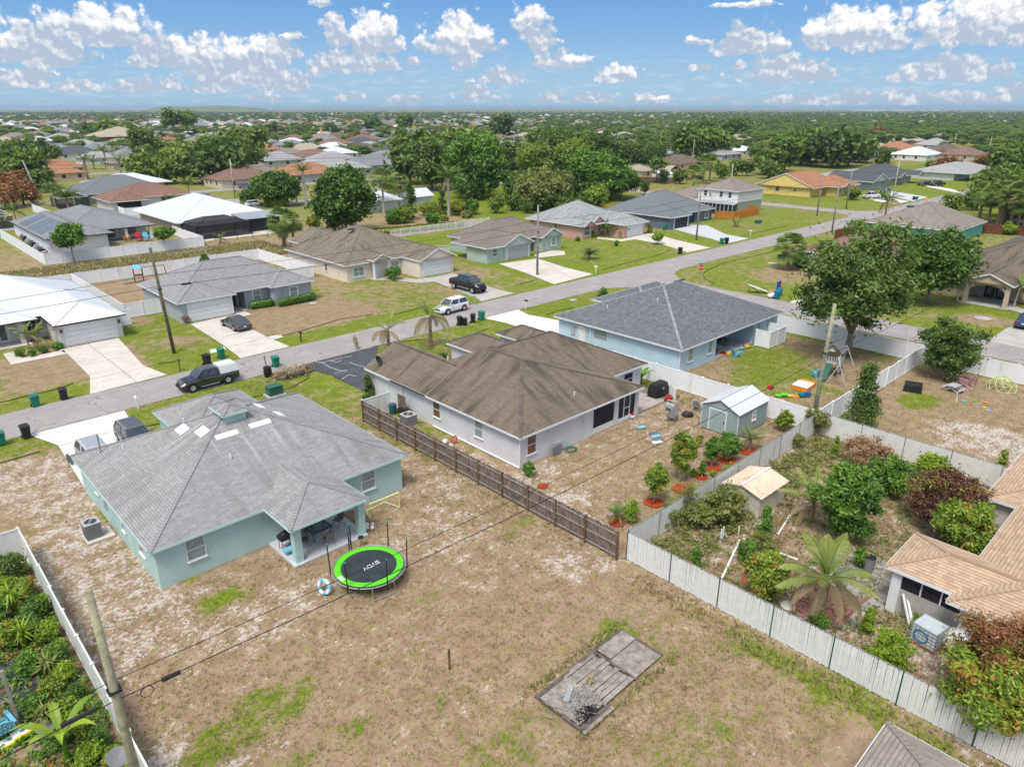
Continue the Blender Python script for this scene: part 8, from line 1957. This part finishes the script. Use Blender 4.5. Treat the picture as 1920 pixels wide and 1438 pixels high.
# trees that stand out in the photograph
for px,py,top,k,s_ in ((65,362,315,0,1),(50,330,268,1,1.2),(55,358,285,1,1),(20,375,320,7,1.2),(45,385,338,7,1),(10,392,350,7,1),(28,300,262,3,1),(80,312,272,2,1),(100,306,272,3,1),(90,350,318,2,1),(185,262,232,0,1),(215,270,226,1,1.2),(240,268,232,1,1),(170,260,228,0,1),(275,300,238,2,1),(295,296,252,0,1),
        (280,346,290,1,1.1),(265,340,300,0,1),(310,345,300,1,1),(345,330,268,1,1),(360,345,285,0,1),(400,330,252,5,1),(430,340,256,4,1),(415,345,265,1,1),(450,330,242,0,1),(470,300,232,0,1),(400,310,255,4,1),(330,268,205,5,1),(355,262,208,5,1),(510,258,230,0,1),(570,256,232,0,1),(622,258,228,0,1),(545,290,265,2,1),
        (490,312,282,1,1),(540,300,288,7,.6),(662,268,250,7,.6),(790,330,250,1,1.3),(770,345,262,0,1.2),(850,340,246,1,1.2),(940,262,212,0,1),(700,250,215,0,1.2),(760,248,212,0,1.2),(1290,300,240,1,1.4),(1330,298,242,1,1.3),(1380,262,222,1,1.2),(1300,262,226,0,1.2),(1330,250,218,0,1.1),(1415,300,265,0,1),(1460,325,258,0,1.2),(1440,328,275,0,1),(1500,310,248,1,1.3),
        (1530,305,246,1,1.3),(1560,315,248,1,1.3),(1590,312,250,0,1.3),(1610,305,260,1,1.1),(1470,320,282,3,1),(1480,300,252,1,1.3),(1640,262,238,7,1),(1770,330,292,7,1),(1740,322,300,2,1),(1845,318,288,7,.8),(1650,320,280,2,1),(1870,330,278,2,1.2),(1900,330,268,1,1.2),(1880,370,310,1,1.1),(1905,360,290,2,1.2),(1920,350,280,1,1.3),(1780,400,362,3,1),(1830,395,350,3,1),(1860,380,320,1,1),(1900,410,340,1,1),(1925,420,350,1,1.2),
        (1240,275,243,0,1.2),(1270,285,252,0,1),(985,300,268,0,1),(1010,285,245,1,1.3),(1060,300,248,1,1.3),(1030,320,280,0,1),(1080,296,250,0,1.2),(1130,300,254,0,1.2),(1380,330,298,3,1),(1350,335,305,3,1),(1400,330,300,0,.9),(1440,335,300,3,.9),(1275,345,318,3,.8),(1245,345,318,2,.8),(730,362,330,0,.9),(470,384,352,3,.8),(960,395,365,3,1),(930,400,368,3,.8),(990,400,378,3,.7)):
    X,Y=G(px,py);T_.append((X,Y,k,height_at(X,Y,top)/TPL[k][4]))
n_hand=len(T_)
while len(T_)<300:
    px=rq.uniform(-40,1960);d_=rq.uniform(190,620);X=Y=None
    a=math.atan((px-960)/1429);x_,y_=d_*math.tan(a),d_;X,Y=x_*_sa+y_*_ca,-x_*_ca+y_*_sa
    if near_house(X,Y) or (179<X<191 and Y>60) or (181<Y<190 and X<190) or (225<Y<235 and X<185):continue
    if px<1000 and rq.random()<.6:continue
    if PX(X,Y,0)[1]>290 and (px<960 or px>1240):continue
    if px>1430 and PX(X,Y,0)[1]>250 and rq.random()<.8:continue
    k=rq.choice([0,0,1,1,2,3,4,5,2,0,6,7] if px<1100 else [0,1,1,4,5,4,5,2,0,1]);T_.append((X,Y,k,rq.uniform(.5,.95)))
for i,(X,Y,k,s_) in enumerate(T_):
    me,tm,bare,R_,H_=TPL[k];px,py,zc=PX(X,Y,4);c,d=place_word(px,py)
    t=thing('pine_tree' if k in (4,5) else 'tree','%s tree %s, %s' % (names[k],d,c),'tree',(X,Y,0),rq.uniform(0,6.28),group='trees of the distant suburb')
    t.scale=(s_*rq.uniform(.9,1.15),s_*rq.uniform(.9,1.15),s_);link('crown',me,t,(0,0,bare));link('trunk',tm,t)
# far woodland that reads as one mass: instanced copies of the tree crowns
def scatter(name,label,pts,kk,seed):
    me=bpy.data.meshes.new(name);me.vertices.add(len(pts));me.vertices.foreach_set('co',np.array(pts,np.float32).reshape(-1))
    o=link(name,me,kind='stuff');o['label']=label;o['category']='woodland'
    ng=bpy.data.node_groups.new(name,'GeometryNodeTree');ng.interface.new_socket('Geometry',in_out='INPUT',socket_type='NodeSocketGeometry');ng.interface.new_socket('Geometry',in_out='OUTPUT',socket_type='NodeSocketGeometry')
    N=ng.nodes;L=ng.links;gi=N.new('NodeGroupInput');go=N.new('NodeGroupOutput');inst=N.new('GeometryNodeInstanceOnPoints');oi=N.new('GeometryNodeObjectInfo');oi.inputs['Object'].default_value=kk;oi.inputs['As Instance'].default_value=True
    mp=N.new('GeometryNodeMeshToPoints');L.new(gi.outputs[0],mp.inputs[0]);L.new(mp.outputs[0],inst.inputs['Points']);L.new(oi.outputs['Geometry'],inst.inputs['Instance'])
    rs=N.new('FunctionNodeRandomValue');rs.data_type='FLOAT_VECTOR';rs.inputs[0].default_value=(.65,.65,.5);rs.inputs[1].default_value=(1.2,1.2,.85);rs.inputs['Seed'].default_value=seed
    rt=N.new('FunctionNodeRandomValue');rt.data_type='FLOAT_VECTOR';rt.inputs[0].default_value=(0,0,0);rt.inputs[1].default_value=(0,0,6.28);rt.inputs['Seed'].default_value=seed+1
    L.new(rs.outputs[0],inst.inputs['Scale']);L.new(rt.outputs[0],inst.inputs['Rotation']);L.new(inst.outputs[0],go.inputs[0])
    o.modifiers.new('scatter','NODES').node_group=ng;return o
def uniq(gname):
    D={}
    for o in SC.objects:
        if o.get('group')==gname:D.setdefault(o['label'],[]).append(o)
    W_=('','second','third','fourth','fifth','sixth','seventh','eighth','ninth','tenth','eleventh','twelfth')
    for l,q in D.items():
        if len(q)<2:continue
        q.sort(key=lambda o:PX(o.location.x,o.location.y,4)[0])
        for i,o in enumerate(q):o['label']=('leftmost ' if i==0 else 'rightmost ' if i==len(q)-1 else W_[min(i,11)]+' from left, ')+l
uniq('trees of the distant suburb');uniq('houses of the distant suburb')
crowns={}
for o in SC.objects:
    if o.name.startswith('crown') and o.parent and o.parent.name.startswith(('tree','pine_tree')):
        for k,tp in enumerate(TPL):
            if o.data==tp[0] and k not in crowns:crowns[k]=o
pts={k:[] for k in crowns};qn=np.random.default_rng(77)
def wood(n,d0,d1,dens):
    for _ in range(n):
        px=qn.uniform(-60,1980);dd=d0*(d1/d0)**qn.random();a=math.atan((px-960)/1429);x_,y_=dd*math.tan(a),dd;X,Y=x_*_sa+y_*_ca,-x_*_ca+y_*_sa
        if qn.random()>dens(px,dd):continue
        if dd<1400 and near_house(X,Y):continue
        if (179<X<191 and Y>60) or (Y<330 and X<190 and (181<Y<190 or 225<Y<235)):continue
        k=[0,1,2,3,0,1,5,4][qn.integers(0,8)] if px<1150 else [0,1,4,5,2,5,4,1][qn.integers(0,8)]
        pts[k].append((X,Y,TPL[k][2]*.9))
wood(1500,340,620,lambda p,d:.3 if p<1150 else (.85 if d>500 else .12 if p>1240 else .4))
wood(6200,600,1500,lambda p,d:.75 if p<1000 else .95)
wood(9000,1200,4200,lambda p,d:.85 if p<1250 and d<2600 else 1)
for k in crowns:
    if pts[k]:scatter('woodland','distant %s canopy reading as one mass towards the horizon' % names[k],pts[k],crowns[k],k*3)
# low ridge on the horizon
X,Y=G(400,209.5);hill=MB();n=30;V=[];F=[]
dirx,diry=_sa,-_ca;fx,fy=_ca,_sa;cx0,cy0=(390-960)/1429*5200*dirx+5200*fx,(390-960)/1429*5200*diry+5200*fy
for i in range(n+1):
    u=-1+2*i/n
    for j in range(7):w=-1+2*j/6;V.append((cx0+dirx*u*420+fx*w*200,cy0+diry*u*420+fy*w*200,max(0,36*(1-u**4)**.7*(1-w*w))+(2*sin(u*7) if abs(u)<.9 else 0)))
for i in range(n):
    for j in range(6):a=i*7+j;F.append((a,a+1,a+8,a+7))
struct('hill',MB().add(V,F),mat('hill_grass',(.16,.19,.07),1,.2,.02),smooth=True)
# the air
hz=bpy.data.materials.new('haze_air');hz.use_nodes=True;nh=NT(hz.node_tree);nh.n.clear()
pv_=nh.add('ShaderNodeVolumePrincipled');pv_.inputs['Color'].default_value=(.62,.78,.97,1);pv_.inputs['Density'].default_value=.0001;pv_.inputs['Anisotropy'].default_value=.3
oh=nh.add('ShaderNodeOutputMaterial');nh.l.new(pv_.outputs[0],oh.inputs['Volume'])
link('haze',BX(-7000,10000,-7000,10000,-1.5,42).mesh('haze',hz),kind='stuff')
